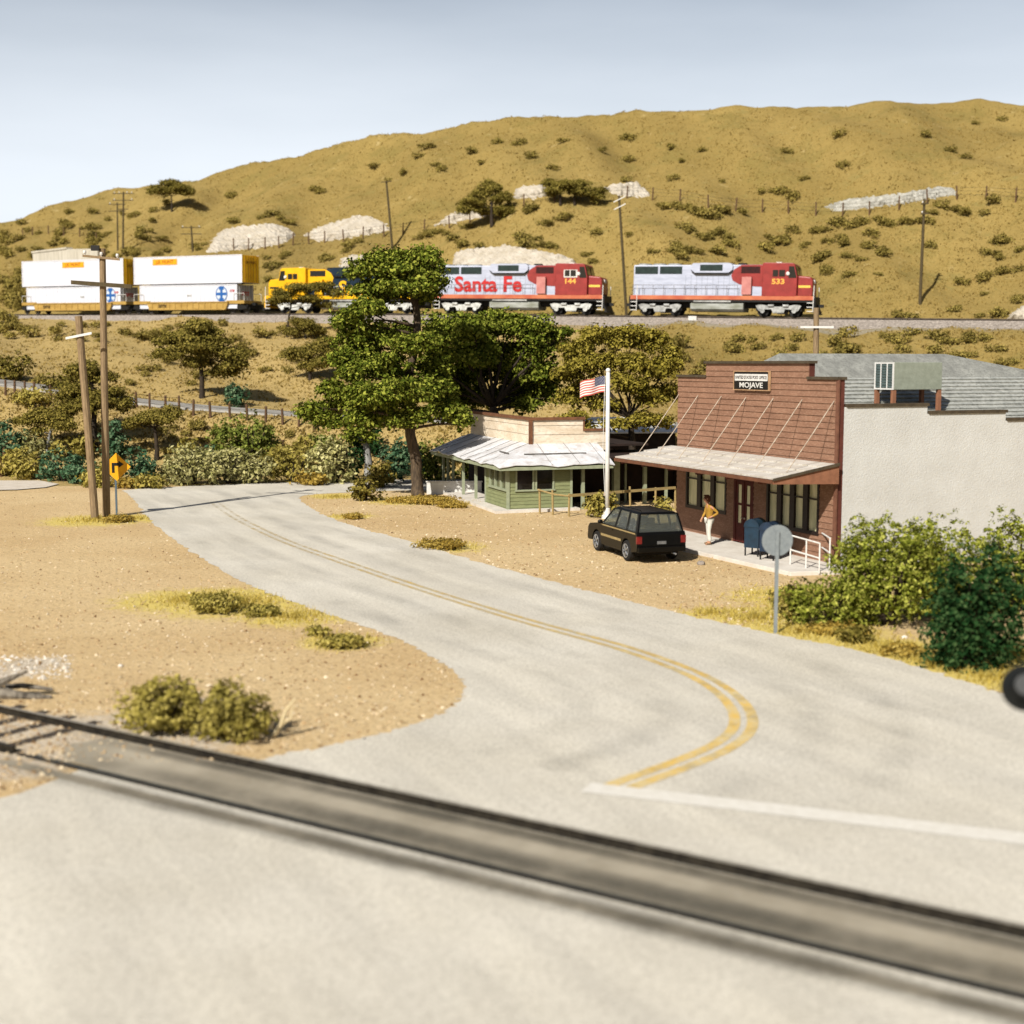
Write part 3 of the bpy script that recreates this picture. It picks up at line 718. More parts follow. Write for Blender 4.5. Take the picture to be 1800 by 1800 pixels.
# ramp with two handrails at the near end of the porch
mb = MB(); mb.hexa([(-2.3, -2.9, 0.0), (-0.1, -3.0, 0.0), (-0.1, -1.2, 0.0), (-2.3, -0.9, 0.0)], [(-2.3, -2.9, 0.02), (-0.1, -3.0, 0.02), (-0.1, -1.2, 0.13), (-2.3, -0.9, 0.13)])
def handrail(name, p0, p1, label):
    r = empty(name, p0, 0, label, "handrail", "white pipe handrails of the porch ramp")
    d = p1 - p0
    rails = [(0.95, M_white), (0.48, M_white)]
    for h, m in rails:
        mb = MB(); mb.tube([(0, 0, h), (d.x, d.y, d.z + h)], 0.028, 8); mb.build("rail", m, r)
    for t in (0.0, 0.55, 1.0):
        mb = MB(); mb.tube([(d.x*t, d.y*t, d.z*t), (d.x*t, d.y*t, d.z*t + 0.95)], 0.026, 8); mb.build("post", M_white, r)
handrail("handrail", G(1389, 992, 0.13), G(1440, 1008, 0.06), "white pipe handrail nearer the blue mailboxes on the porch end")
handrail("handrail", G(1424, 972, 0.13), G(1458, 998, 0.1), "white pipe handrail against the red wall beside the cream corner")

# ------------------------------------------------------------------ mailboxes
M_mb = mat("postal_blue", A(28, 56, 76), A(22, 44, 60), scale=4, rough=0.4, spec=0.5)
M_mbd = mat("postal_navy", A(30, 52, 76), A(22, 40, 60), scale=4, rough=0.4, spec=0.5)
def mailbox(pos, rz, m, label):
    r = empty("mailbox", pos, rz, label, "mailbox", "collection boxes on the post office porch")
    w, d_ = 0.29, 0.27
    prof = [(-d_, 0.28), (d_, 0.28), (d_, 0.98)] + [(d_*math.cos(t), 0.98 + d_*1.05*math.sin(t)) for t in np.linspace(0.15, math.pi - 0.15, 12)] + [(-d_, 0.98)]
    mb = MB(); mb.prism(prof, 'x', -w, w); b = mb.build("body", m, r, bevel=0.012)
    for sx in (-1, 1):
        for sy in (-1, 1):
            mb = MB(); mb.box(sx*w*0.95 - 0.04*(sx > 0), sx*w*0.95 + 0.04*(sx < 0), sy*d_*0.95 - 0.04*(sy > 0), sy*d_*0.95 + 0.04*(sy < 0), 0, 0.285); mb.build("leg", mat("mailbox_leg_black", A(30, 30, 30)), r)
    mb = MB(); mb.box(-w*0.8, w*0.8, -d_ - 0.012, -d_, 0.88, 1.0); mb.build("slot_door", M_mbd, r)
    mb = MB(); mb.prism([(p[0]*1.06, p[1] + 0.006) for p in prof[2:]], 'x', w*0.96, w + 0.02); mb.build("edge_rim", m, r)
    mb = MB(); mb.prism([(p[0]*1.06, p[1] + 0.006) for p in prof[2:]], 'x', -w - 0.02, -w*0.96); mb.build("edge_rim", m, r)
    return r
mailbox(G(1327, 976, 0.131), R_(53), M_mb, "blue collection mailbox with rounded top, nearer the door of the red building")
mailbox(G(1354, 983, 0.131), R_(53), M_mbd, "darker mailbox half hidden behind the round sign disc")

# ------------------------------------------------------------------ green store with wrap-around canopy
M_green = mat("sage_green_board", A(144, 148, 104), A(124, 130, 90), scale=2, stretch=(1, 1, 6), speck=A(170, 178, 140), speck_scale=12, speck_amt=0.2)
M_gtrim = mat("pale_green_trim", A(166, 172, 142), A(146, 152, 124), scale=4)
M_tan = mat("tan_board", A(242, 228, 206), A(220, 200, 172), scale=0.7, stretch=(1, 1, 3), speck=A(170, 140, 104), speck_scale=6, speck_amt=0.35)
M_brown = mat("brown_trim", A(132, 88, 58), A(104, 68, 46), scale=4)
M_tin = mat("silver_tin_roof", A(244, 244, 246, 0.78), A(214, 210, 207, 0.78), scale=0.9, rough=0.5, metal=0.0, spec=0.5, speck=A(150, 120, 92), speck_scale=3.5, speck_amt=0.35)
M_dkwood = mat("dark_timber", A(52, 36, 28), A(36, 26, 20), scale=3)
M_dkglass = mat("dark_glass", A(34, 30, 26), A(24, 22, 20), scale=2, rough=0.12, spec=0.6)
PH2 = R_(18)
gc = G(893, 900)
GB = empty("green_store", gc, PH2, "small sage green store with tan parapet and silver tin canopy, beside the oak", "building")
zf_ = 0.12
def wall_with_openings(axis, length, ops, ztop, m, parent, name):
    mb = MB(); eu = (1, 0, 0) if axis == 'x' else (0, 1, 0); en = (0, -1, 0) if axis == 'x' else (-1, 0, 0)
    cuts = sorted(set([0, length] + [o[0] for o in ops] + [o[1] for o in ops]))
    for a, b in zip(cuts[:-1], cuts[1:]):
        op = [o for o in ops if o[0] <= a + 0.001 and o[1] >= b - 0.001]
        if op:
            mb.boards((0, 0, 0), eu, (0, 0, 1), en, a, b, zf_, op[0][2], 0.16, 0.022); mb.boards((0, 0, 0), eu, (0, 0, 1), en, a, b, op[0][3], ztop, 0.16, 0.022)
        else: mb.boards((0, 0, 0), eu, (0, 0, 1), en, a, b, zf_, ztop, 0.16, 0.022)
    return mb.build(name, m, parent)
opx = [(0.42, 1.16, 0.98, 1.95), (1.36, 2.12, 0.98, 1.95)]
opy = [(0.18, 2.72, 1.0, 1.98)]
wall_with_openings('x', 3.0, opx, 2.2, M_green, GB, "front_wall"); wall_with_openings('y', 3.35, opy, 2.2, M_green, GB, "side_wall")
for (a, b, z0, z1) in opx:
    mb = MB(); t = 0.07
    mb.box(a - t, a, -0.05, 0.1, z0, z1); mb.box(b, b + t, -0.05, 0.1, z0, z1); mb.box(a - t, b + t, -0.052, 0.1, z1, z1 + t); mb.box(a - t - 0.04, b + t + 0.04, -0.09, 0.1, z0 - t, z0)
    f = mb.build("window", M_gtrim, GB)
    mb = MB(); mb.box(a, b, 0.04, 0.06, z0, z1); mb.build("pane", M_dkglass, f)
for (a, b, z0, z1) in opy:
    mb = MB(); t = 0.08
    for i in range(4):
        y = a + (b - a)*i/3; mb.box(-0.05, 0.1, y - 0.06, y + 0.06, z0, z1)
    mb.box(-0.052, 0.1, a - t, b + t, z1, z1 + t); mb.box(-0.10, 0.1, a - t - 0.05, b + t + 0.05, z0 - t, z0)
    f = mb.build("window", M_gtrim, GB)
    for i in range(3):
        y = a + (b - a)*i/3
        mb = MB(); mb.box(0.04, 0.06, y + 0.06, y + (b - a)/3 - 0.06, z0, z1); mb.build("pane", mat("reflecting_pane", A(120, 120, 84), A(64, 66, 48), scale=1.6, rough=0.15, spec=0.6), f)
mb = MB(); mb.box(-0.06, 0.06, -0.06, 0.06, zf_, 2.2); mb.box(2.96, 3.06, -0.06, 0.06, zf_, 2.2); mb.box(-0.06, 0.06, 3.3, 3.42, zf_, 2.2); mb.build("corner_board", M_gtrim, GB)
# recessed porch: back walls, rear part
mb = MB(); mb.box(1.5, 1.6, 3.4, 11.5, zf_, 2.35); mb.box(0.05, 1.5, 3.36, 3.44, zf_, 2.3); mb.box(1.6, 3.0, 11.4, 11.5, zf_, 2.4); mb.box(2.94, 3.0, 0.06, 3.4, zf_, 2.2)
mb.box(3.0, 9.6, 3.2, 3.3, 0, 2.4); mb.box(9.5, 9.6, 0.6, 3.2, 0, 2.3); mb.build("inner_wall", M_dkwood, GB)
mb = MB(); mb.box(1.46, 1.52, 4.3, 5.3, zf_, 2.0); mb.build("door", mat("brown_door", A(104, 66, 44), A(80, 50, 34)), GB)
for (y) in (5.2, 7.4, 9.3, 10.3, 11.2):
    mb = MB(); mb.box(-0.02, 0.1, y - 0.06, y + 0.06, zf_, 2.22); mb.build("porch_post", M_gtrim, GB)
for (x, y, w) in ((3.62, 0.1, 0.07), (5.9, 1.7, 0.15), (7.3, 1.5, 0.08), (8.5, 1.7, 0.06), (6.6, 2.2, 0.05)):
    mb = MB(); mb.box(x - w, x + w, y - w, y + w, 0, 2.25); mb.build("porch_post", M_gtrim, GB)
# canopy (tin skirt), wavy, with seams
E0, E1 = -0.62, 1.63; ze, zt = 2.12, 2.95
def wz(t): return 0.05*math.sin(t*2.3) + 0.03*math.sin(t*5.1 + 1)
V = []; 
mb = MB()
NS = 4
def skirt(axis, s0, s1, n):
    rows = []
    for i in range(n + 1):
        row = []
        for k in range(NS + 1):
            f = k/NS; e = E0 + (E1 - E0)*f
            lo_ = e if s0 is None else s0     # mitred at the corner
            s = lo_ + (s1 - lo_)*i/n
            z = ze + (zt - ze)*f + wz(s*0.9 + f)*(1 - f)*0.9 + (0.02*(k % 2))
            row.append((s, e, z) if axis == 'x' else (e, s, z))
        rows.append(row)
    vs = [p for r in rows for p in r]; vs += [(p[0], p[1], p[2] - 0.035) for p in vs]
    n0 = (n + 1)*(NS + 1); fs = []
    for i in range(n):
        for k in range(NS):
            a = i*(NS+1) + k; fs.append((a, a + NS+1, a + NS+2, a + 1)); fs.append((a + n0, a + 1 + n0, a + NS+2 + n0, a + NS+1 + n0))
        a = i*(NS+1); fs.append((a, a + n0, a + NS+1 + n0, a + NS+1))
    mb.add(vs, fs)
skirt('x', None, 4.9, 14); skirt('y', None, 11.6, 26)
can = mb.build("canopy", M_tin, GB)
mb = MB()
def rib(axis, s, e0=None, e1=None):
    ps = []
    for k in range(NS + 1):
        f = k/NS; e = E0 + (E1 - E0)*f; z = ze + (zt - ze)*f + wz(s*0.9 + f)*(1-f)*0.9 + 0.035
        ps.append((s, e, z) if axis == 'x' else (e, s, z))
    mb.tube(ps, 0.010, 4)
for s in (1.9, 3.2, 4.5): rib('x', s)
for s in (1.8, 3.1, 4.4, 5.7, 7.0, 8.3, 9.6, 10.9): rib('y', s)
e = 0.42
mb.tube([(e, 1.2, 2.55), (e, 2.6, 2.57)], 0.03, 4); mb.tube([(0.9, e, 2.55), (3.9, e, 2.55)], 0.03, 4)
mb.build("roof_seam", mat("seam_grey", A(120, 116, 110), A(90, 84, 78)), can)
mb = MB(); mb.box(E0 + 0.05, 4.85, E0 + 0.06, E0 + 0.12, ze - 0.22, ze - 0.06); mb.box(E0 + 0.06, E0 + 0.12, E0 + 0.12, 11.5, ze - 0.22, ze - 0.06); mb.build("eave_beam", M_gtrim, can)
# parapet
d_ = 1.63
mb = MB(); mb.boards((d_, d_, 0), (1, 0, 0), (0, 0, 1), (0, -1, 0), 0, 2.6, 2.8, 4.02, 0.42, 0.025); mb.boards((d_, d_, 0), (0, 1, 0), (0, 0, 1), (-1, 0, 0), 0, 9.8, 2.8, 4.02, 0.42, 0.025)
mb.boards((d_, d_, 0), (1, 0, 0), (0, 0, 1), (0, -1, 0), 2.6, 3.7, 2.8, 3.5, 0.42, 0.025)
mb.box(d_ + 0.002, d_ + 0.15, d_ + 0.002, d_ + 9.8, 2.6, 4.02); mb.box(d_ + 0.15, d_ + 2.6, d_ + 0.002, d_ + 0.15, 2.6, 4.02); mb.box(d_ + 2.6, d_ + 3.7, d_ + 0.002, d_ + 0.15, 2.6, 3.5)
mb.build("parapet", M_tan, GB)
mb = MB(); mb.box(d_ - 0.09, d_ + 0.06, d_ - 0.09, d_ + 0.06, 2.85, 4.02); mb.box(d_ - 0.10, d_ + 0.17, d_ - 0.10, d_ + 9.85, 4.021, 4.15); mb.box(d_ + 0.172, d_ + 2.65, d_ - 0.10, d_ + 0.17, 4.022, 4.15)
mb.box(d_ + 2.61, d_ + 3.75, d_ - 0.10, d_ + 0.17, 3.501, 3.6); mb.box(d_ + 2.56, d_ + 2.64, d_ - 0.05, d_ - 0.03, 3.5, 4.02)
mb.build("parapet_trim", M_brown, GB)
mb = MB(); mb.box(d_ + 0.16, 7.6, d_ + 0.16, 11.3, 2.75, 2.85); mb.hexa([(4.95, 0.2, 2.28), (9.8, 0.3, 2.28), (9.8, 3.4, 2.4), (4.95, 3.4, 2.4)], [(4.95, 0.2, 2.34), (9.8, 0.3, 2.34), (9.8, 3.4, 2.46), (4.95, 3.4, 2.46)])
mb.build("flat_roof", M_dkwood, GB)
mb = MB(); mb.prism([(-0.75, -0.55), (3.3, -0.4), (3.3, 3.3), (1.6, 3.3), (1.6, 11.6), (-0.55, 11.6)], 'z', -0.25, 0.12)
mb.build("porch_floor", M_conc, GB)
# low white wall far side of the green store porch
wl = empty("low_wall", G(757, 869), R_(2), "low white block wall behind the dark porch posts of the green store", "wall")
mb = MB(); mb.box(-0.2, 2.6, 0, 0.22, 0, 0.62); mb.build("blocks", M_white, wl, bevel=0.01)
mb = MB(); mb.box(-0.24, 2.64, -0.03, 0.25, 0.621, 0.68); mb.build("coping", M_white, wl)

# far shed with a white metal roof behind the yellow oak
sh = empty("tin_roof_shed", (6.2, 79.5, 0), R_(8), "low shed with pale metal roof behind the yellow green oak", "shed")
mb = MB(); mb.box(-2.6, 3.4, 0, 3.0, -0.3, 2.6); mb.build("wall", M_dkwood, sh)
mb = MB(); mb.hexa([(-2.9, -0.4, 2.602), (3.7, -0.4, 2.602), (3.7, 3.3, 3.35), (-2.9, 3.3, 3.35)], [(-2.9, -0.4, 2.67), (3.7, -0.4, 2.67), (3.7, 3.3, 3.42), (-2.9, 3.3, 3.42)]); mb.build("roof", M_white, sh)

# ------------------------------------------------------------------ rail fence in front of the dark porch
M_rfen = mat("bleached_rail_wood", A(176, 152, 100), A(146, 124, 80), scale=5, stretch=(1, 1, 6))
RF = empty("rail_fence", G(949, 905), 0, "weathered wooden rail fence running from green store to red post office", "fence")
b0_ = RF.location
def rel(p): return (p[0]-b0_[0], p[1]-b0_[1], p[2])
pr = [G(949, 903), G(972, 905), G(1000, 908), G(1108, 893), G(1152, 895), G(1187, 897)]
for i, p in enumerate(pr):
    q = rel(p); mb = MB(); h = 1.0 if i > 1 else 1.1
    mb.tube([(q[0], q[1], -0.1), (q[0] + rnd.uniform(-.04, .04), q[1], h)], 0.05, 7); mb.build("post", M_rfen, RF)
q2, q3, q5 = rel(pr[2]), rel(pr[3]), rel(pr[5])
mb = MB(); mb.M = Matrix.Identity(4)
mb.hexa([(q2[0], q2[1]-0.09, 0.86), (q5[0], q5[1]-0.09, 0.98), (q5[0], q5[1]-0.05, 0.98), (q2[0], q2[1]-0.05, 0.86)], [(q2[0], q2[1]-0.09, 0.98), (q5[0], q5[1]-0.09, 1.10), (q5[0], q5[1]-0.05, 1.10), (q2[0], q2[1]-0.05, 0.98)])
mb.build("top_rail", M_rfen, RF)
q0, q1 = rel(pr[0]), rel(pr[1])
mb = MB(); mb.tube([(q0[0]-0.1, q0[1]-0.03, 1.08), (q1[0], q1[1]-0.03, 0.92), (q2[0], q2[1]-0.05, 0.9)], 0.04, 6); mb.build("bent_rail", M_rfen, RF)

# ------------------------------------------------------------------ flagpole and flag
fp = G(1067, 911)
FP = empty("flagpole", fp, 0, "tall white flagpole standing in front of the dark porch", "flagpole")
mb = MB(); mb.tube([(0, 0, 0), (0, 0, 3), (0, 0, 6.25)], [0.10, 0.095, 0.085], 14); mb.build("pole", M_white, FP, smooth=True)
mb = MB(); mb.ball((0, 0, 6.33), 0.105, 12); mb.build("finial", M_white, FP, smooth=True)
mb = MB(); mb.lathe([(0.26, 0), (0.24, 0.1), (0.16, 0.18), (0.13, 0.42), (0.105, 0.45)], 14); mb.build("base", M_white, FP)
mb = MB(); mb.tube([(-0.12, -0.03, 6.1), (-0.17, -0.03, 4.6), (-0.2, -0.03, 3.0), (-0.14, -0.03, 1.8), (-0.1, -0.03, 1.0)], 0.012, 5); mb.build("halyard", M_white, FP)
mb = MB(); mb.box(-0.16, -0.08, -0.05, 0.0, 0.98, 1.1); mb.build("cleat", M_rod, FP)
FLm = [mat("flag_red", A(206, 96, 84), A(196, 84, 74), scale=5), mat("flag_white", A(240, 232, 224), A(230, 222, 214), scale=5), mat("flag_blue", A(60, 66, 100), A(52, 58, 90), scale=5)]
mb = MB(); W_, Hh, nx, ny = 1.10, 0.68, 26, 13
def fpnt(i, j):
    u = i/nx; v = j/ny
    return (-0.11 - u*W_*0.98, 0.10*math.sin(u*7.5 + v*0.8)*u**0.7, Hh*v - 0.30*u**1.6 + 0.05*math.sin(u*8 + 1)*u)
for i in range(nx):
    for j in range(ny):
        mb.cur = 2 if (i < nx*0.42 and j >= 6) else (0 if j % 2 == 0 else 1)
        mb.add([fpnt(i, j), fpnt(i+1, j), fpnt(i+1, j+1), fpnt(i, j+1)], [(0, 1, 2, 3)])
mb.cur = 1
for a in range(9):
    for b in range(6 if a % 2 == 0 else 5):
        ci = 0.6 + a*1.18; cj = 6.55 + (b + (0 if a % 2 == 0 else 0.5))*1.16
        if cj > 12.7: continue
        p = fpnt(ci, cj)
        for sy in (-0.006, 0.006): mb.add([(p[0] - 0.013, p[1] + sy, p[2]), (p[0], p[1] + sy, p[2] - 0.013), (p[0] + 0.013, p[1] + sy, p[2]), (p[0], p[1] + sy, p[2] + 0.013)], [(0, 1, 2, 3)])
fl = mb.build("flag", FLm, None); fl.location = (fp.x, fp.y, 5.42)
tag(fl, "stars and stripes flag flying left from top of the white pole", "flag")

# ------------------------------------------------------------------ road signs
M_galv = mat("galvanised_steel", A(150, 156, 156), A(132, 138, 140), scale=8, rough=0.55, metal=0.2, speck=A(166, 170, 170), speck_scale=30)
p = G(1363, 1113)
S1 = empty("round_sign", p, R_(4), "grey back of a round sign disc on a steel post at the road edge", "road sign")
hz = (1113 - 948)/((1113 - HOR)/CAM_H)
mb = MB(); mb.prism([(-0.04, -0.03), (0.04, -0.03), (0.045, 0.02), (0.02, 0.005), (-0.02, 0.005), (-0.045, 0.02)], 'z', 0, hz + 0.24); mb.build("post", M_galv, S1)
mb = MB(); mb.disc((0.01, 0.035, hz), (0, 1, 0), 0.385, 0.012, 40); mb.build("disc", M_galv, S1)
p = G(205, 905)
S2 = empty("turn_warning_sign", p, R_(3), "yellow diamond sign with black right turn arrow beside the two poles", "road sign")
s_ = (905 - HOR)/CAM_H; cz = (905 - 820)/s_
mb = MB(); mb.box(-0.04, 0.04, 0.0, 0.05, 0, cz + 0.2); mb.build("post", mat("post_blue_grey", A(96, 112, 122), A(80, 94, 104)), S2)
D = 0.62; ox = 0.06
M_sy = mat("sign_yellow", A(246, 178, 24), A(238, 166, 18), scale=6, rough=0.5)
mb = MB(); mb.prism([(ox, cz - D), (ox + D, cz), (ox, cz + D), (ox - D, cz)], 'y', -0.02, -0.002); mb.build("plate", M_sy, S2, bevel=0.004)
M_blk = mat("sign_black", A(28, 24, 20))
mb = MB(); mb.prism([(ox - 0.20, cz - 0.26), (ox - 0.08, cz - 0.26), (ox - 0.08, cz + 0.05), (ox + 0.10, cz + 0.05), (ox + 0.10, cz - 0.04), (ox + 0.32, cz + 0.12), (ox + 0.10, cz + 0.27), (ox + 0.10, cz + 0.18), (ox - 0.20, cz + 0.18)], 'y', -0.028, -0.0205); mb.build("arrow", M_blk, S2)

# ------------------------------------------------------------------ utility poles
M_pole = mat("weathered_pole", A(160, 136, 102), A(126, 104, 76), scale=3, stretch=(6, 6, 0.6), speck=A(86, 66, 48), speck_scale=10, speck_amt=0.4)
M_poled = mat("dark_pole", A(92, 78, 50), A(70, 60, 38), scale=3, stretch=(6, 6, 0.6))
M_ins = mat("insulator_white", A(236, 232, 226), A(220, 214, 206), rough=0.3, spec=0.5)
def utility_pole(base, top, r0, r1, arms, label, m=M_pole, group=None, armrz=0.0):
    """arms: (fraction, half length, tilt, thickness, material, insulators)"""
    o = empty("utility_pole", base, 0, label, "utility pole", group)
    d = Vector(top) - Vector(base)
    mb = MB(); mb.tube([(0, 0, -0.4), d*0.5, d], [r0, (r0 + r1)/2, r1], 10); mb.build("pole", m, o, smooth=False)
    for (f, hl, tilt, th, ma, ins) in arms:
        c = d*f; ca, sa = math.cos(armrz), math.sin(armrz)
        q = lambda s, dz=0.0, dy=0.0: (c.x + ca*s - sa*dy, c.y + sa*s + ca*dy - r0, c.z + tilt*s + dz)
        mb = MB(); mb.hexa([q(-hl, -th, -th), q(hl, -th, -th), q(hl, -th, 0), q(-hl, -th, 0)], [q(-hl, th, -th), q(hl, th, -th), q(hl, th, 0), q(-hl, th, 0)]); mb.build("crossarm", ma, o)
        for s in ins:
            p = q(s, th); mb = MB(); mb.lathe([(0.03, 0), (0.03, 0.05), (0.065, 0.06), (0.07, 0.13), (0.05, 0.18)], 8, p); mb.build("insulator", M_ins, o)
    return o
p = G(187, 909); ptop = at(180, 437, p.y)
up1 = utility_pole(p, ptop, 0.17, 0.13, [(0.966, 0.78, -0.10, 0.05, M_pole, (-0.7, 0.0, 0.68)), (0.868, 1.28, -0.07, 0.085, M_poled, ())], "tall brown utility pole with two crossarms, behind the yellow diamond sign")
mb = MB(); d = ptop - p; mb.box(-0.42, -0.08, -0.25, -0.1, d.z - 0.1, d.z + 0.12); mb.build("switch_box", M_blk, up1).location = (d.x, d.y, 0)
p = G(168, 913); ptop = at(138, 556, p.y + 0.2)
utility_pole(p, ptop, 0.165, 0.15, [(0.905, 0.55, 0.2, 0.05, M_white, ())], "shorter leaning utility pole with one white crossarm, crossing the taller one")
p = at(1436, 700, 66.5); p.z = 0; ptop = at(1435, 541, 66.5)
utility_pole(p, ptop, 0.16, 0.13, [(0.9, 0.8, 0.0, 0.05, M_white, ())], "weathered pole with white crossarm rising behind the grey post office roof")
def hill_pole(px, py, tpx, tpy, arms, label, r=0.13):
    b = hit(px, py); t = at(tpx, tpy, b.y); return utility_pole(b, t, r, r*0.75, arms, label, M_poled)
hill_pole(1102, 560, 1088, 344, [(0.97, 0.55, 0.5, 0.05, M_white, ()), (0.91, 0.55, 0.5, 0.05, M_white, ())], "telegraph pole between the two red and silver locomotives", 0.15)
hill_pole(1617, 534, 1625, 350, [(0.955, 0.35, 0.1, 0.07, M_poled, (-0.2,)), (0.86, 0.35, 0.1, 0.07, M_poled, (-0.2,))], "lone telegraph pole on the open slope right of the train", 0.15)
hill_pole(690, 437, 679, 318, [(0.985, 0.6, 0.1, 0.05, M_poled, ())], "telegraph pole on the hill just above the big oak crown", 0.15)
hill_pole(216, 447, 217, 337, [(0.97, 1.35, 0.0, 0.05, M_poled, (-1.1, -0.5, 0.5, 1.1)), (0.86, 1.35, 0.0, 0.05, M_poled, (-1.1, 1.1)), (0.72, 0.7, 0.0, 0.05, M_poled, ())], "taller of the paired telegraph poles on the left hill")
hill_pole(207, 440, 206, 356, [(0.96, 1.1, 0.0, 0.05, M_poled, (-0.9, 0.9)), (0.82, 1.1, 0.0, 0.05, M_poled, ())], "shorter of the paired telegraph poles on the left hill", 0.11)
hill_pole(339, 442, 336, 397, [(0.93, 1.25, 0.0, 0.05, M_poled, (-1, 1)), (0.68, 1.25, 0.0, 0.05, M_poled, ())], "low telegraph pole with two crossarms above the white containers", 0.12)

# ------------------------------------------------------------------ post and wire fences
M_fp = mat("fence_timber", A(112, 84, 58), A(86, 62, 42), scale=6)
M_wire = mat("fence_wire", A(92, 82, 66), A(70, 62, 50), scale=6, rough=0.5)
def fence(pxs, h, label, r=0.09, wires=(0.45, 0.8, 1.1), m=M_fp):
    P = [Vector(q) for q in hits(pxs)]
    o = empty("wire_fence", P[0], 0, label, "fence")
    mb = MB(); mb.tube([(0, 0, -0.35), (0, 0, h)], [r, r*0.85], 6); proto = mb.build("post", m, o)
    rr = random.Random(3)
    for i, p in enumerate(P):
        q = proto if i == 0 else proto.copy()
        if i: COL.objects.link(q); q.parent = o
        q.location = p - P[0]; q.rotation_euler = (rr.uniform(-.06, .06), rr.uniform(-.08, .08), rr.uniform(0, 3))
    for w in wires:
        mb = MB(); pts = []
        for i, p in enumerate(P):
            pts.append(p - P[0] + Vector((0, -0.05, w*h/1.25)))
            if i < len(P) - 1: pts.append((p + P[i+1])/2 - P[0] + Vector((0, -0.05, w*h/1.25 - 0.03)))
        mb.tube(pts, 0.014, 3); mb.build("wire", M_wire, o)
    return o
fence([(411, 440), (437, 440), (466, 438), (490, 436), (515, 431), (543, 429), (571, 427), (604, 425), (638, 420), (675, 416), (708, 413), (746, 407), (790, 401), (826, 392), (870, 380), (921, 364), (975, 356), (1040, 350), (1102, 349), (1147, 352), (1195, 355), (1245, 366), (1293, 371), (1340, 373), (1386, 376), (1434, 379), (1481, 380), (1528, 378), (1580, 369), (1630, 357), (1682, 351), (1733, 351), (1785, 355), (1840, 358)], 1.45, "long post and wire fence along the upper hill, crossing pale rock cuts")
fence([(40, 415), (57, 413), (85, 411), (112, 414), (140, 416), (170, 424)], 1.2, "short row of fence posts on the brushy left hill")
fence([(-18, 694), (10, 695), (26, 695), (44, 696), (60, 698), (90, 704), (120, 708)], 1.0, "wire fence beside the grey lane at far left edge")
fence([(240, 716), (263, 718), (291, 722), (315, 722), (340, 730), (370, 733), (404, 736), (435, 738), (467, 742), (497, 746), (525, 750), (552, 756)], 1.0, "wire fence along the grey lane below the hillside oak")
fence([(460, 800), (497, 802), (537, 804), (575, 806)], 1.0, "few leaning fence posts among the roadside bushes", wires=(0.8,))
fence([(8, 815), (2, 838)], 1.1, "pair of stub posts among the bushes at the left edge", wires=())
# ------------------------------------------------------------------ foreground track crossing the road
ra, rb = G(0, 1252), G(1060, 1485); dirr = (rb - ra).normalized(); nr = Vector((dirr.y, -dirr.x, 0)); nr = nr if nr.y < 0 else -nr
FT = empty("crossing_track", ra, 0, "blurred dark railway track cutting across the road in the foreground", "railway track")
def railprof(mb, s0, s1, off, z0, h, w=0.075):
    a = dirr*s0 + nr*off; b = dirr*s1 + nr*off
    pr = [(-w, 0), (w, 0), (w, 0.025), (0.02, 0.05), (0.02, h - 0.045), (w*0.55, h - 0.035), (w*0.55, h), (-w*0.55, h), (-w*0.55, h - 0.035), (-0.02, h - 0.045), (-0.02, 0.05), (-w, 0.025)]
    vs = [a + nr*p[0] + Vector((0, 0, z0 + p[1])) for p in pr] + [b + nr*p[0] + Vector((0, 0, z0 + p[1])) for p in pr]
    n = len(pr); mb.add(vs, [(i, (i+1) % n, (i+1) % n + n, i + n) for i in range(n)] + [tuple(range(n)), tuple(reversed(range(n, 2*n)))])
mb = MB(); railprof(mb, -8, 34, 0, 0.0, 0.135, 0.065); mb.build("rail", M_rail_dark, FT)
GA = 1.62
mb = MB(); mb.M = Matrix(((dirr.x, nr.x, 0, 0), (dirr.y, nr.y, 0, 0), (0, 0, 1, 0), (0, 0, 0, 1))); mb.box(-8, 34, -0.036, 0.036, 0.1352, 0.139); mb.build("rail_head", mat("worn_rail_head_shine", A(176, 168, 152), A(150, 140, 124), scale=6, rough=0.4, metal=0.2), FT)  # polished wear on the rail top, its shine put into the pale colour
mb = MB(); railprof(mb, -8, 2.6, GA, 0.0, 0.135); mb.build("rail", M_rail_dark, FT)
mb = MB(); railprof(mb, 2.7, 34, GA, -0.10, 0.125); mb.build("rail", M_rail_dark, FT)
sl = None
for i in range(14):
    s = -6.5 + i*0.72
    if s > 2.3: break
    if sl is None:
        mb = MB(); a = Vector((0, 0, 0)); mb.M = Matrix(((dirr.x, nr.x, 0, 0), (dirr.y, nr.y, 0, 0), (0, 0, 1, 0), (0, 0, 0, 1)))
        mb.box(-0.12, 0.12, -0.55, GA + 0.5, -0.12, 0.014); sl = mb.build("sleeper", M_tie, FT); sl.location = dirr*s
    else:
        q = sl.copy(); COL.objects.link(q); q.location = dirr*s; q.parent = FT
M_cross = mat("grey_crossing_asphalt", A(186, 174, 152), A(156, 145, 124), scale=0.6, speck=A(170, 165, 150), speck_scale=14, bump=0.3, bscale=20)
def trp(l): return [tuple((ra + dirr*s + nr*o)[:2]) for s, o in l]
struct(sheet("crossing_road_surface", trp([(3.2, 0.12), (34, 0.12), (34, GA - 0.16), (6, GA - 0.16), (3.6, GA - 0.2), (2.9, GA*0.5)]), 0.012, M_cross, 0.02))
struct(ribbon("flangeway_groove", trp([(3.0, GA - 0.10), (34, GA - 0.10)]), 0.10, 0.0135, mat("groove_dark", A(96, 94, 84), A(66, 64, 56), scale=4)))
struct(sheet("crossing_road_edge", trp([(3.0, GA + 0.30), (34, GA + 0.30), (34, GA + 0.55), (2.4, GA + 0.48)]), 0.0115, M_cross, 0.02))
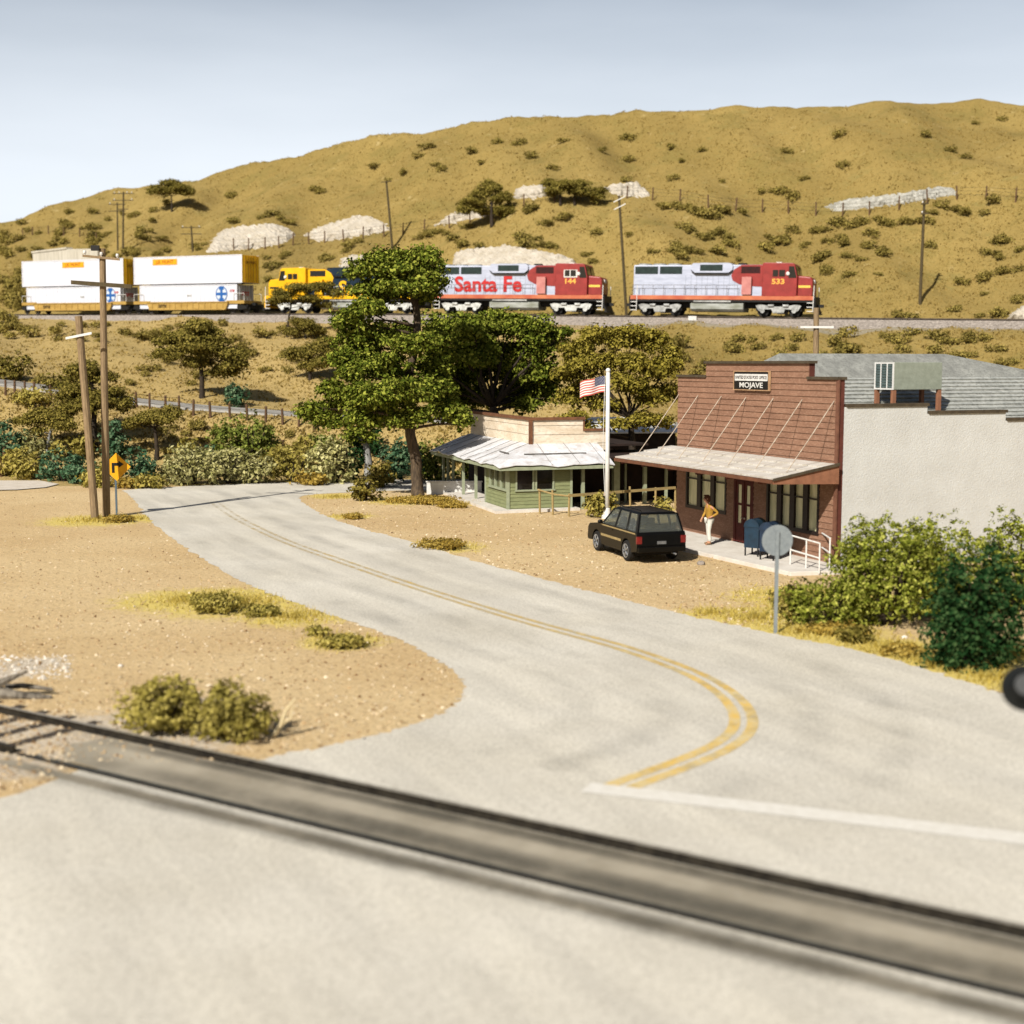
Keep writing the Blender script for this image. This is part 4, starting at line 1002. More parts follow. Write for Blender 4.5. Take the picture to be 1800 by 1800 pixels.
M_grease = M_wear.copy(); M_grease.name = "crossing_grime"
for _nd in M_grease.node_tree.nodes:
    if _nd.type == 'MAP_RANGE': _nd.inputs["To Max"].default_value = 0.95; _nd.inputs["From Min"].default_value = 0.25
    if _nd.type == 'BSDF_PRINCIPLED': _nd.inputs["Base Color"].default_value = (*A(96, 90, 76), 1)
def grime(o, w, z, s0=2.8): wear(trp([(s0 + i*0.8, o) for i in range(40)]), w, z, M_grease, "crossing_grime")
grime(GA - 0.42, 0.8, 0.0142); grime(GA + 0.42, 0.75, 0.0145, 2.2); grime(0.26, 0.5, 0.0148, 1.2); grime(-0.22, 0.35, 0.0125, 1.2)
# crossing signal whose lamp peeks in at the right edge
cs = at(1800, 1208, 15.0)
CS = empty("crossing_signal", (cs.x + 0.62, cs.y, 0), 0, "dark round lamp of a railway crossing signal, cut by the right edge", "crossing signal")
M_csb = mat("signal_black", A(22, 24, 22), A(16, 17, 16), scale=5, rough=0.5)
mb = MB(); mb.tube([(0, 0.08, 0), (0, 0.08, cs.z + 1.1)], 0.06, 10); mb.build("mast", M_galv, CS)
mb = MB(); mb.tube([(-0.75, 0.05, cs.z), (0.75, 0.05, cs.z)], 0.035, 8); mb.build("crossarm", M_galv, CS)
for s in (-0.62, 0.62):
    mb = MB(); mb.lathe([(0.02, -0.16), (0.16, -0.15), (0.21, -0.06), (0.25, 0.0), (0.265, 0.03), (0.25, 0.05), (0.14, 0.05), (0.13, 0.30), (0.11, 0.30)], 24)
    h = mb.build("lamp", M_csb, CS, smooth=True); h.location = (s, -0.05, cs.z); h.rotation_euler = (R_(70), 0, R_(-20))
    mb = MB(); mb.disc((0, 0, 0.052), (0, 0, 1), 0.12, 0.004, 20); l = mb.build("lens", mat("red_lens", A(150, 20, 16), A(120, 14, 12), rough=0.1, spec=0.6), h)
# driftwood
M_dw = mat("grey_deadwood", A(150, 140, 124), A(66, 58, 48), scale=2.5, stretch=(3, 3, 1))
DWp = G(-12, 1228)
DW = empty("dead_branch", DWp, 0, "grey dead branch lying beside the rail at left edge", "dead wood")
Y0 = DWp.y
def dwp(px, py, z, dy=0.0):
    q = at(px, py, Y0 + dy); return (q.x - DWp.x, q.y - DWp.y, max(0.03, q.z))
mb = MB(); mb.tube([(-0.6, 0.1, 0.1), dwp(0, 1218, 0), dwp(30, 1223, 0), dwp(62, 1230, 0), dwp(92, 1250, 0)], [0.16, 0.13, 0.10, 0.075, 0.04], 7)
mb.tube([(-0.3, 0.1, 0.15), dwp(2, 1200, 0), dwp(20, 1192, 0), dwp(47, 1180, 0)], [0.12, 0.09, 0.06, 0.03], 6)
mb.tube([dwp(10, 1207, 0, .3), dwp(40, 1205, 0, .3), dwp(93, 1212, 0, .3)], [0.06, 0.06, 0.035], 6)
mb.tube([dwp(30, 1223, 0), dwp(58, 1225, 0, .1), dwp(72, 1218, 0, .1)], [0.04, 0.03, 0.012], 6)
mb.build("limb", M_dw, DW)
p = G(478, 1297)
tw = empty("bleached_twig", p, 0, "thin bleached twig leaning beside the foreground bush", "dead wood")
mb = MB(); mb.tube([(0, 0, 0), (0.16, 0, 0.22), (0.26, -0.02, 0.5), (0.42, 0, 0.72)], [0.045, 0.04, 0.03, 0.012], 6); mb.tube([(0.16, 0, 0.22), (0.34, 0, 0.36), (0.40, 0, 0.6)], [0.03, 0.02, 0.01], 5)
mb.build("stem", mat("straw_twig", A(226, 208, 166), A(206, 186, 140)), tw)

# ------------------------------------------------------------------ black estate car (off-road wagon)
M_car = mat("black_car_paint", A(16, 15, 13), A(12, 11, 10), scale=3, rough=0.30, spec=0.18, coat=0.0)
M_trim = mat("car_trim_gold", A(190, 168, 118), A(160, 140, 96), rough=0.4, metal=0.2)
M_rub = mat("tyre_rubber", A(36, 34, 32), A(26, 25, 24), scale=9, rough=0.9)
M_alloy = mat("alloy_wheel", A(190, 192, 194), A(160, 162, 166), scale=8, rough=0.35, metal=0.6)
M_cgl = bpy.data.materials.new("tinted_car_glass"); M_cgl.use_nodes = True
_b = M_cgl.node_tree.nodes["Principled BSDF"]; _b.inputs["Base Color"].default_value = (0.5, 0.53, 0.48, 1); _b.inputs["Roughness"].default_value = 0.04
_b.inputs["Transmission Weight"].default_value = 0.92; _b.inputs["IOR"].default_value = 1.1; _b.inputs["Specular IOR Level"].default_value = 0.7
th = R_(18)
rlw = G(1104, 986); h = Vector((-math.sin(th), math.cos(th), 0)); rv = Vector((math.cos(th), math.sin(th), 0))
cc = rlw + h*1.32 + rv*0.80
CAR = empty("parked_car", (cc.x, cc.y, 0), R_(90) + th, "black boxy off-road estate car parked on gravel before the red building", "car")
# local: x forward, y left, z up
L2 = 2.22; Wd = 0.88
def arch(cx, r, n=9): return [(cx + r*math.cos(t), 0.36 + r*math.sin(t)) for t in np.linspace(0, math.pi, n)]
prof = [(-L2, 0.42), (-L2 - 0.04, 0.62), (-L2, 0.98), (-L2 + 0.05, 1.06), (0.95, 1.06), (1.0, 1.04), (2.05, 0.93), (2.20, 0.80), (2.24, 0.5), (2.18, 0.34)]
prof += arch(1.38, 0.42) + [(0.9, 0.30), (-0.9, 0.30)] + arch(-1.32, 0.42) + [(-1.8, 0.36)]
mb = MB(); mb.prism(prof, 'y', -Wd, Wd); body = mb.build("body", M_car, CAR, bevel=0.07, seg=4)
mb = MB()   # cabin frame: roof and pillars
zr = 1.70; zb_ = 1.058
bl = [(-2.16, 0.84), (0.98, 0.84)]; tl = [(-1.98, 0.66), (0.25, 0.68)]
mb.hexa([(-2.02, -0.68, zr - 0.075), (0.22, -0.69, zr - 0.075), (0.22, 0.69, zr - 0.075), (-2.02, 0.68, zr - 0.075)], [(-1.92, -0.60, zr), (0.10, -0.60, zr), (0.10, 0.60, zr), (-1.92, 0.60, zr)])
roof = mb.build("roof", M_car, CAR, bevel=0.02)
def pil(mb, xb, xt, w, s):
    mb.hexa([(xb, s*0.845, zb_ - 0.02), (xb + w, s*0.845, zb_ - 0.02), (xb + w, s*0.79, zb_ - 0.02), (xb, s*0.79, zb_ - 0.02)], [(xt, s*0.70, zr - 0.05), (xt + w*0.9, s*0.70, zr - 0.05), (xt + w*0.9, s*0.64, zr - 0.05), (xt, s*0.64, zr - 0.05)])
for s in (-1, 1):
    for (xb, xt, w) in ((-2.18, -2.02, 0.16), (-1.30, -1.26, 0.10), (-0.28, -0.42, 0.10), (0.90, 0.13, 0.08)):
        mb = MB(); pil(mb, xb, xt, w, s); mb.build("pillar", M_car, CAR)
    for (a, b, ta, tb) in ((-2.02, -1.30, -1.88, -1.26), (-1.20, -0.28, -1.17, -0.42), (-0.18, 0.90, -0.33, 0.13)):
        mb = MB(); y0, y1 = s*0.825, s*0.675
        mb.hexa([(a, y0, zb_), (b, y0, zb_), (b, y0 - s*0.012, zb_), (a, y0 - s*0.012, zb_)], [(ta, y1, zr - 0.07), (tb, y1, zr - 0.07), (tb, y1 - s*0.012, zr - 0.07), (ta, y1 - s*0.012, zr - 0.07)])
        mb.build("side_window", M_cgl, CAR)
mb = MB(); mb.hexa([(-2.155, -0.78, zb_), (-2.155, 0.78, zb_), (-2.14, 0.78, zb_), (-2.14, -0.78, zb_)], [(-2.015, -0.64, zr - 0.08), (-2.015, 0.64, zr - 0.08), (-2.0, 0.64, zr - 0.08), (-2.0, -0.64, zr - 0.08)]); mb.build("rear_window", M_cgl, CAR)
mb = MB(); mb.hexa([(0.96, -0.78, zb_), (0.96, 0.78, zb_), (0.945, 0.78, zb_), (0.945, -0.78, zb_)], [(0.23, -0.64, zr - 0.08), (0.23, 0.64, zr - 0.08), (0.215, 0.64, zr - 0.08), (0.215, -0.64, zr - 0.08)]); mb.build("windscreen", M_cgl, CAR)
mb = MB()
for x in (-0.55, 0.15): 
    for y in (-0.36, 0.36): mb.box(x - 0.06, x + 0.06, y - 0.23, y + 0.23, 0.62, 1.12); mb.box(x - 0.05, x + 0.05, y - 0.12, y + 0.12, 1.15, 1.34)
mb.box(-1.35, -1.22, -0.62, 0.62, 0.62, 1.18); mb.build("seat", mat("car_seat_tan", A(150, 138, 110), A(120, 110, 88)), CAR)
for s in (-1, 1):
    mb = MB(); mb.tube([(-1.85, s*0.56, zr + 0.0), (-1.78, s*0.56, zr + 0.055), (-0.05, s*0.56, zr + 0.055), (0.02, s*0.56, zr)], 0.016, 6); mb.build("roof_rail", M_car, CAR)
    mb = MB(); mb.box(-2.1, 0.95, s*0.882 if s > 0 else -0.890, s*0.890 if s > 0 else -0.882, 0.985, 1.03); mb.build("waist_trim", M_trim, CAR)
    mb = MB(); mb.box(-0.86, 0.92, s*0.882 if s > 0 else -0.90, s*0.90 if s > 0 else -0.882, 0.62, 0.70); mb.build("side_moulding", M_trim, CAR)
    mb = MB(); mb.box(-L2 - 0.045, -L2 + 0.05, s*0.70 if s > 0 else -0.89, s*0.89 if s > 0 else -0.70, 0.68, 0.93); mb.build("tail_light", mat("tail_red", A(130, 26, 30), A(100, 18, 22), scale=8, rough=0.2, spec=0.6), CAR, bevel=0.01)
    mb = MB(); mb.box(2.16, 2.245, s*0.52 if s > 0 else -0.80, s*0.80 if s > 0 else -0.52, 0.66, 0.80); mb.build("headlight", M_alloy, CAR)
    mb = MB(); mb.ball((0.78, s*0.98, 1.12), 0.1, 8, (0.6, 1, 0.75)); mb.build("wing_mirror", M_car, CAR, smooth=True)
    mb = MB(); mb.box(-0.12, 0.02, s*0.884 if s > 0 else -0.9, s*0.9 if s > 0 else -0.884, 0.90, 0.93); mb.build("handle", M_car, CAR)
mb = MB(); mb.box(-2.33, -2.2, -0.86, 0.86, 0.40, 0.58); mb.build("rear_bumper", M_trim if False else M_car, CAR, bevel=0.02)
mb = MB(); mb.box(2.2, 2.32, -0.86, 0.86, 0.36, 0.54); mb.build("front_bumper", M_car, CAR, bevel=0.02)
mb = MB(); mb.box(-2.285, -2.262, -0.16, 0.16, 0.66, 0.76); mb.build("number_plate", mat("plate_grey", A(120, 120, 118), A(96, 96, 96)), CAR)
mb = MB(); mb.tube([(-2.42, -0.45, 0.33), (-2.1, -0.45, 0.33)], 0.03, 8); mb.build("exhaust_pipe", M_alloy, CAR)
mb = MB(); mb.box(-1.8, 1.9, -0.7, 0.7, 0.24, 0.40); mb.build("chassis", M_rub, CAR)
for cx in (1.38, -1.32):
    for s in (-1, 1):
        mb = MB(); mb.M = Matrix.Translation((cx, s*0.79, 0.355)) @ Matrix.Rotation(R_(90), 4, 'X')
        mb.lathe([(0.23, -0.105), (0.33, -0.10), (0.355, -0.06), (0.355, 0.06), (0.33, 0.10), (0.23, 0.105)], 28)
        w = mb.build("wheel", M_rub, CAR)
        mb = MB(); mb.M = Matrix.Translation((cx, s*(0.79 + 0.085), 0.355)) @ Matrix.Rotation(R_(90), 4, 'X')
        mb.lathe([(0.24, -0.03), (0.24, 0.03), (0.21, 0.03), (0.20, 0.0), (0.06, 0.0), (0.05, 0.02), (0.001, 0.02)], 28) if s < 0 else mb.lathe([(0.001, -0.02), (0.05, -0.02), (0.06, 0.0), (0.20, 0.0), (0.21, -0.03), (0.24, -0.03), (0.24, 0.03)], 28)
        for k in range(5):
            t = k*2*math.pi/5
            mb.tube([(0.05*math.cos(t), 0.05*math.sin(t), -0.012*s), (0.22*math.cos(t), 0.22*math.sin(t), -0.018*s)], [0.035, 0.03], 5)
        mb.build("rim", M_alloy, w)

# ------------------------------------------------------------------ person on the porch
def skin(name, verts, edges, rad, m, parent, sub=2, root=0):
    me = bpy.data.meshes.new(name); me.from_pydata(verts, edges, [])
    o = bpy.data.objects.new(name, me); COL.objects.link(o)
    sk = o.modifiers.new("skin", 'SKIN'); sk.use_smooth_shade = True
    sv = me.skin_vertices[0].data if me.skin_vertices else None
    if sv is None:
        bm = bmesh.new(); bm.from_mesh(me); bm.verts.layers.skin.verify(); bm.to_mesh(me); bm.free(); sv = me.skin_vertices[0].data
    for i, r in enumerate(rad):
        sv[i].radius = (r, r) if not hasattr(r, '__len__') else r; sv[i].use_root = (i == root)
    ss = o.modifiers.new("sub", 'SUBSURF'); ss.levels = sub; ss.render_levels = sub
    dg = bpy.context.evaluated_depsgraph_get(); me2 = bpy.data.meshes.new_from_object(o.evaluated_get(dg))
    bpy.data.objects.remove(o)
    me2.name = name; o = bpy.data.objects.new(name, me2); COL.objects.link(o); me2.materials.clear(); me2.materials.append(m)
    me2.polygons.foreach_set("use_smooth", [True]*len(me2.polygons)); o.parent = parent
    return o
pp = G(1246, 957, 0.13)
PE = empty("person", (pp.x, pp.y, 0.131), R_(104), "person in yellow jumper and white trousers, hand on hip, on the red building porch", "person")
# local: faces +y ; x = the person's right... facing is turned by the empty
M_skin = mat("skin_tone", A(206, 150, 116), A(190, 134, 100), scale=8, rough=0.6)
M_hair = mat("brown_hair", A(112, 64, 34), A(82, 46, 24), scale=20)
M_jum = mat("yellow_jumper", A(194, 148, 60), A(170, 128, 46), scale=12, bump=0.2)
M_trou = mat("cream_trousers", A(232, 226, 212), A(210, 204, 190), scale=8)
M_shoe = mat("brown_shoe", A(150, 120, 88), A(110, 86, 60), scale=8)
B = {}; E = []; RR = []; V_ = []
def bv(n, p, r, par=None):
    B[n] = len(V_); V_.append(p); RR.append(r)
    if par: E.append((B[par], B[n]))
bv("pelvis", (0, 0, 0.93), (0.145, 0.11)); bv("waist", (0, -0.02, 1.08), (0.125, 0.095), "pelvis"); bv("chest", (0, 0.0, 1.28), (0.155, 0.105), "waist")
bv("neckb", (0, 0.05, 1.45), 0.06, "chest"); bv("neck", (0, 0.085, 1.53), 0.05, "neckb"); bv("jaw", (0, 0.14, 1.575), (0.065, 0.075), "neck"); bv("head", (0, 0.135, 1.665), (0.08, 0.095), "jaw"); bv("crown", (0, 0.115, 1.735), (0.06, 0.07), "head")
for s, n in ((-1, "l"), (1, "r")):
    bv("hip"+n, (s*0.085, 0, 0.88), 0.095, "pelvis"); 
    bv("knee"+n, (s*0.10, 0.05 if s < 0 else 0.0, 0.49), 0.058, "hip"+n); bv("ank"+n, (s*0.11, 0.0 if s < 0 else -0.06, 0.09), 0.042, "knee"+n)
    bv("ball"+n, (s*0.125, 0.13 if s < 0 else 0.07, 0.035), 0.036, "ank"+n); bv("toe"+n, (s*0.13, 0.19 if s < 0 else 0.13, 0.03), 0.028, "ball"+n)
    bv("sh"+n, (s*0.185, 0.01, 1.40), 0.062, "chest")
# left arm hangs forward, right hand on hip
def hand(n, w, d, side, curl):
    d = Vector(d).normalized(); a = Vector(side).normalized(); c = d.cross(a)
    w = Vector(w); bv("palm"+n, tuple(w + d*0.055), (0.034, 0.018), "wr"+n)
    for i, (o, ln) in enumerate(((-0.027, 0.062), (-0.009, 0.072), (0.009, 0.068), (0.026, 0.052))):
        k = w + d*0.085 + a*o; bv(f"f{i}a"+n, tuple(k), 0.0095, "palm"+n); k2 = k + (d*0.9 + c*curl*0.5)*ln*0.5; bv(f"f{i}b"+n, tuple(k2), 0.009, f"f{i}a"+n)
        k3 = k2 + (d*0.6 + c*curl)*ln*0.5; bv(f"f{i}c"+n, tuple(k3), 0.008, f"f{i}b"+n)
    k = w + d*0.03 - a*0.035; bv("ta"+n, tuple(k), 0.011, "palm"+n); bv("tb"+n, tuple(k + d*0.035 - a*0.022 + c*0.01), 0.009, "ta"+n)
bv("elr", (0.24, 0.06, 1.13), 0.042, "shr"); bv("wrr", (0.21, 0.20, 0.93), 0.03, "elr"); hand("r", (0.21, 0.20, 0.93), (-0.05, 0.4, -0.9), (0, 0.9, 0.4), -0.5)
bv("ell", (-0.29, -0.22, 1.16), 0.042, "shl"); bv("wrl", (-0.20, 0.0, 1.02), 0.03, "ell"); hand("l", (-0.20, 0.0, 1.02), (0.30, 0.85, -0.3), (-0.2, 0.3, 0.9), -0.3)
skin("body", V_, E, RR, M_skin, PE)
def sub(names, pars, scale, name, m, over=None):
    over = over or {}
    vv = []; idx = {}; ee = []; rr_ = []
    for n in names:
        idx[n] = len(vv); p = V_[B[n]]; r = RR[B[n]]; k = scale
        if n in over: p, r = over[n]; k = 1
        vv.append(p); rr_.append(tuple(q*k for q in r) if hasattr(r, '__len__') else r*k)
    for a, b in pars: ee.append((idx[a], idx[b]))
    return skin(name, vv, ee, rr_, m, PE)
sub(["pelvis", "waist", "chest", "neckb", "shl", "shr", "ell", "elr", "wrl", "wrr"], [("pelvis", "waist"), ("waist", "chest"), ("chest", "neckb"), ("chest", "shl"), ("chest", "shr"), ("shl", "ell"), ("shr", "elr"), ("ell", "wrl"), ("elr", "wrr")], 1.22, "jumper", M_jum,
    {"pelvis": ((0, 0, 0.90), (0.172, 0.135)), "neckb": ((0, 0.035, 1.43), 0.075), "wrr": ((0.215, 0.175, 0.97), 0.042), "wrl": ((-0.212, -0.03, 1.035), 0.042)})
sub(["pelvis", "hipl", "hipr", "kneel", "kneer", "ankl", "ankr"], [("pelvis", "hipl"), ("pelvis", "hipr"), ("hipl", "kneel"), ("hipr", "kneer"), ("kneel", "ankl"), ("kneer", "ankr")], 1.2, "trousers", M_trou,
    {"ankl": ((-0.11, 0.0, 0.10), 0.075), "ankr": ((0.11, -0.06, 0.10), 0.075), "pelvis": ((0, 0, 0.91), (0.135, 0.105))})
for s, n, y in ((-1, "l", 0.0), (1, "r", -0.06)):
    mb = MB(); mb.ball((s*0.12, y + 0.07, 0.04), 0.05, 10, (0.9, 2.6, 0.8)); mb.build("shoe", M_shoe, PE, smooth=True)
mb = MB(); mb.ball((0, 0.085, 1.685), 0.125, 12, (0.84, 0.98, 0.98)); mb.ball((0, 0.03, 1.60), 0.085, 10, (1.1, 0.7, 1.0)); mb.ball((0, 0.16, 1.775), 0.075, 10, (1.1, 0.8, 0.45)); mb.build("hair", M_hair, PE, smooth=True)
mb = MB(); mb.ball((0, 0.232, 1.655), 0.018, 8, (0.8, 1, 1.4)); mb.build("nose", M_skin, PE, smooth=True)
for s in (-1, 1):
    mb = MB(); mb.ball((s*0.033, 0.218, 1.685), 0.012, 8); mb.build("eye", M_dkframe, PE)
    mb = MB(); mb.ball((s*0.098, 0.125, 1.66), 0.025, 8, (0.4, 0.8, 1.2)); mb.build("ear", M_skin, PE, smooth=True)
mb = MB(); mb.ball((0, 0.214, 1.605), 0.022, 8, (1.2, 0.4, 0.35)); mb.build("mouth", mat("lip_tone", A(160, 80, 70)), PE, smooth=True)

# ------------------------------------------------------------------ trains
def tpos(x): return Vector((x, float(I(YT, x)), float(I(ZR, x))))
def track_frame(xa, xb):
    a, b = tpos(xa), tpos(xb); d = (b - a); L = d.length; d.normalize()
    y = Vector((0, 0, 1)).cross(d).normalized(); z = d.cross(y)
    M = Matrix(((d.x, y.x, z.x, 0), (d.y, y.y, z.y, 0), (d.z, y.z, z.z, 0), (0, 0, 0, 1))); c = (a + b)/2
    return Matrix.Translation(c) @ M, L
M_silver = mat("silver_paint", A(212, 217, 236, 0.68), A(186, 192, 212, 0.68), scale=1.5, rough=0.42, spec=0.5, stretch=(0.6, 1, 3))
M_wred = mat("warbonnet_red", A(162, 58, 54), A(138, 48, 44), scale=1.5, rough=0.4, speck=A(150, 60, 52), speck_scale=5, speck_amt=0.35)
M_rust = mat("rusty_sill", A(204, 124, 86), A(184, 92, 66), scale=1.2, stretch=(0.6, 1, 1))
M_wyel = mat("warbonnet_yellow", A(248, 190, 20), A(232, 172, 14), scale=1.5, rough=0.4)
M_wblue = mat("deep_blue_paint", A(22, 44, 62), A(16, 34, 50), scale=1.5, rough=0.4)
M_black = mat("underframe_black", A(30, 28, 26), A(20, 19, 18), scale=4, rough=0.7)
M_truck = mat("silver_truck", A(196, 196, 192), A(130, 130, 126), scale=2.5, rough=0.5)
M_grill = mat("radiator_green_black", A(40, 58, 54), A(24, 38, 36), scale=3, rough=0.4)
M_tank = mat("tank_weathered", A(186, 188, 182), A(124, 126, 108), scale=1.0, stretch=(0.5, 1, 2))
M_pink = mat("faded_pink_box", A(206, 140, 132), A(186, 118, 112), scale=2)
M_ylet = mat("yellow_lettering", A(250, 182, 90), A(240, 170, 70), scale=6)
M_rlet = mat("red_lettering", A(200, 52, 50), A(186, 42, 42), scale=6)
M_ltyel = mat("pale_yellow_stripe", A(240, 206, 96), A(226, 190, 80))
def loco(xa, xb, label, C_hood, C_cab, C_sill, C_stripe, C_truck, lettering=None, number=None, lcol=None, panel=True, winframe=None, flip=False):
    M, L = track_frame(xa, xb)
    o = bpy.data.objects.new("locomotive", None); COL.objects.link(o); o.matrix_world = M @ (Matrix.Rotation(math.pi, 4, 'Z') if flip else Matrix.Identity(4))
    tag(o, label, "locomotive", "three locomotives at the head of the train")
    if flip: o.scale = (1, 1, 0.955)
    k = L/17.4
    X = lambda x: x*k
    mb = MB(); mb.box(X(-8.3), X(8.3), -1.45, 1.45, 1.25, 1.72); mb.box(X(-8.1), X(8.1), -0.7, 0.7, 0.75, 1.25); mb.build("frame", M_black, o)
    for s in (-1, 1):
        mb = MB(); mb.box(X(-8.32), X(8.32), s*1.452 if s > 0 else -1.49, s*1.49 if s > 0 else -1.452, 1.44, 1.80); mb.build("sill_stripe", C_sill, o)
    mb = MB(); mb.box(X(-8.2), X(3.7), -1.05, 1.05, 1.72, 4.52); hood = mb.build("hood", C_hood, o, bevel=0.08)
    for x0, x1 in ((-8.05, -5.9), (-5.72, -3.65)):
        for s in (-1, 1):
            mb = MB(); mb.box(X(x0), X(x1), s*1.052 if s > 0 else -1.075, s*1.075 if s > 0 else -1.052, 3.72, 4.38); g = mb.build("radiator_grille", M_grill, hood)
    for s in (-1, 1):       # frames around grilles, door lines
        mb = MB(); y0, y1 = (1.056, 1.064) if s > 0 else (-1.064, -1.056)
        for i in range(13): mb.box(X(-3.3 + i*0.5), X(-3.3 + i*0.5) + 0.02, y0, y1, 1.9, 3.6)
        mb.build("door_seams", mat("seam_shadow_grey", A(150, 154, 164), A(130, 134, 144)) if C_hood is M_silver else M_black, hood)
    mb = MB(); mb.prism([(X(-2.8), 4.1), (X(-2.45), 3.82), (X(0.65), 3.82), (X(1.0), 4.1), (X(1.0), 4.45), (X(0.8), 4.66), (X(-2.6), 4.66), (X(-2.8), 4.45)], 'y', -1.28, 1.28); bl_ = mb.build("dynamic_brake_housing", C_hood, hood)
    for s in (-1, 1):
        mb = MB(); mb.box(X(-1.95), X(0.1), s*1.281 if s > 0 else -1.295, s*1.295 if s > 0 else -1.281, 3.98, 4.52); mb.build("brake_grille", M_grill, bl_)
        mb = MB(); mb.prism([(X(-2.78), 4.08), (X(-2.45), 3.80), (X(0.65), 3.80), (X(0.98), 4.08), (X(0.98), 3.98), (X(0.6), 3.70), (X(-2.4), 3.70), (X(-2.78), 3.98)], 'y', *( (1.06, 1.275) if s > 0 else (-1.275, -1.06))); mb.build("housing_skirt", M_black, bl_)
    for x in (-7.4, -6.0, -4.6):
        mb = MB(); mb.lathe([(0.62, 4.5), (0.62, 4.66), (0.55, 4.68), (0.1, 4.68)], 18, (X(x), 0, 0)); mb.build("roof_fan", M_truck, hood)
    for x in (-1.7, 0.0): mb = MB(); mb.lathe([(0.5, 4.62), (0.5, 4.76), (0.1, 4.77)], 16, (X(x), 0, 0)); mb.build("roof_fan", M_truck, hood)
    mb = MB(); mb.box(X(1.3), X(2.0), -0.3, 0.3, 4.5, 4.72); mb.build("exhaust_stack", M_black, hood)
    # painted warbonnet sweep along the hood
    pan = [(X(3.7), 4.50), (X(1.75), 4.50), (X(1.1), 4.1), (X(0.85), 3.6), (X(1.0), 3.15), (X(1.6), 2.82), (X(2.6), 2.66), (X(3.7), 2.6)]
    if panel:
        for s in (-1, 1):
            mb = MB(); mb.prism(pan, 'y', *((1.066, 1.074) if s > 0 else (-1.074, -1.066))); mb.build("warbonnet_sweep", C_cab, hood)
        mb = MB(); mb.box(X(1.9), X(3.69), -0.95, 0.95, 4.521, 4.535); mb.build("warbonnet_sweep", C_cab, hood)
    for s in (-1, 1):
        mb = MB(); mb.box(X(1.75), X(3.45), s*1.076 if s > 0 else -1.095, s*1.095 if s > 0 else -1.076, 3.78, 4.36); mb.build("intake_grille", mat("dark_red_grille", A(64, 22, 20), A(40, 14, 12)) if C_cab is M_wred else M_black, hood)
        mb = MB(); mb.box(X(1.9), X(2.75), s*1.08 if s > 0 else -1.42, s*1.42 if s > 0 else -1.08, 1.9, 3.45); mb.build("equipment_box", M_pink if C_cab is M_wred else C_cab, o)
    # cab
    mb = MB(); mb.prism([(X(3.72), 1.74), (X(6.8), 1.74), (X(6.8), 3.45), (X(6.55), 4.50), (X(6.4), 4.64), (X(3.9), 4.68), (X(3.72), 4.60)], 'y', -1.5, 1.5); cab = mb.build("cab", C_cab, o, bevel=0.05)
    for s in (-1, 1):
        ya, yb = (1.502, 1.52) if s > 0 else (-1.52, -1.502)
        if winframe:
            mb = MB(); mb.box(X(4.55), X(5.85), ya, yb, 3.38, 4.08); mb.build("window_frame", winframe, cab)
        for x0, x1 in ((4.65, 5.12), (5.2, 5.72)):
            mb = MB(); mb.box(X(x0), X(x1), *((1.52, 1.53) if s > 0 else (-1.53, -1.52)), 3.48, 4.04); mb.build("side_window", M_dkglass, cab)
        mb = MB(); mb.lathe([(0.1, -0.03), (0.16, 0), (0.1, 0.03)], 10, (0, 0, 0)); q = mb.build("wind_deflector", M_white, cab); q.location = (X(5.98), s*1.58, 3.72); q.rotation_euler = (R_(90), 0, 0)
        mb = MB(); mb.hexa([(X(6.81) , *sorted([s*0.18, s*1.35])[:1], 3.62), (X(6.82), sorted([s*0.18, s*1.35])[0], 3.62), (X(6.82), sorted([s*0.18, s*1.35])[1], 3.62), (X(6.81), sorted([s*0.18, s*1.35])[1], 3.62)],
                           [(X(6.6), sorted([s*0.18, s*1.35])[0], 4.4), (X(6.63), sorted([s*0.18, s*1.35])[0], 4.4), (X(6.63), sorted([s*0.18, s*1.35])[1], 4.4), (X(6.6), sorted([s*0.18, s*1.35])[1], 4.4)]); mb.build("windscreen", M_dkglass, cab)
        mb = MB(); mb.prism([(X(6.05), 3.35), (X(6.74), 3.35), (X(6.5), 4.35), (X(6.05), 4.35)], 'y', ya, yb); mb.build("side_window", M_dkglass, cab)
    mb = MB(); mb.box(X(4.7), X(5.2), -0.3, 0.3, 4.66, 4.8); mb.build("roof_horn", M_white, cab)
    # nose
    mb = MB(); mb.prism([(X(6.82), 1.74), (X(8.0), 1.74), (X(8.15), 1.9), (X(8.12), 3.15), (X(7.95), 3.46), (X(6.82), 3.56)], 'y', -1.22, 1.22); nose = mb.build("nose", C_cab, o, bevel=0.10, seg=3)
    mb = MB(); mb.box(X(8.0), X(8.17), -0.3, 0.3, 2.95, 3.25); mb.build("headlight", M_white, nose)
    for s in (-1, 1):
        mb = MB(); mb.box(X(6.9), X(7.95), *((1.222, 1.23) if s > 0 else (-1.23, -1.222)), 2.52, 2.72); mb.build("side_stripe", C_stripe, nose)
    mb = MB(); mb.box(X(8.3), X(8.45), -1.45, 1.45, 0.55, 1.75); mb.build("pilot", C_cab if C_cab is M_wyel else M_black, o)
    mb = MB(); mb.prism([(X(8.45), 0.25), (X(8.72), 0.25), (X(8.46), 0.9)], 'y', -1.4, 1.4); mb.build("snow_plough", M_black, o)
    mb = MB(); mb.box(X(-8.45), X(-8.3), -1.45, 1.45, 0.55, 1.75); mb.build("pilot", M_black, o)
    for xx in (X(8.5), X(-9.0)):
        mb = MB(); mb.box(xx, xx + 0.5, -0.16, 0.16, 0.85, 1.12); mb.build("coupler", M_black, o)
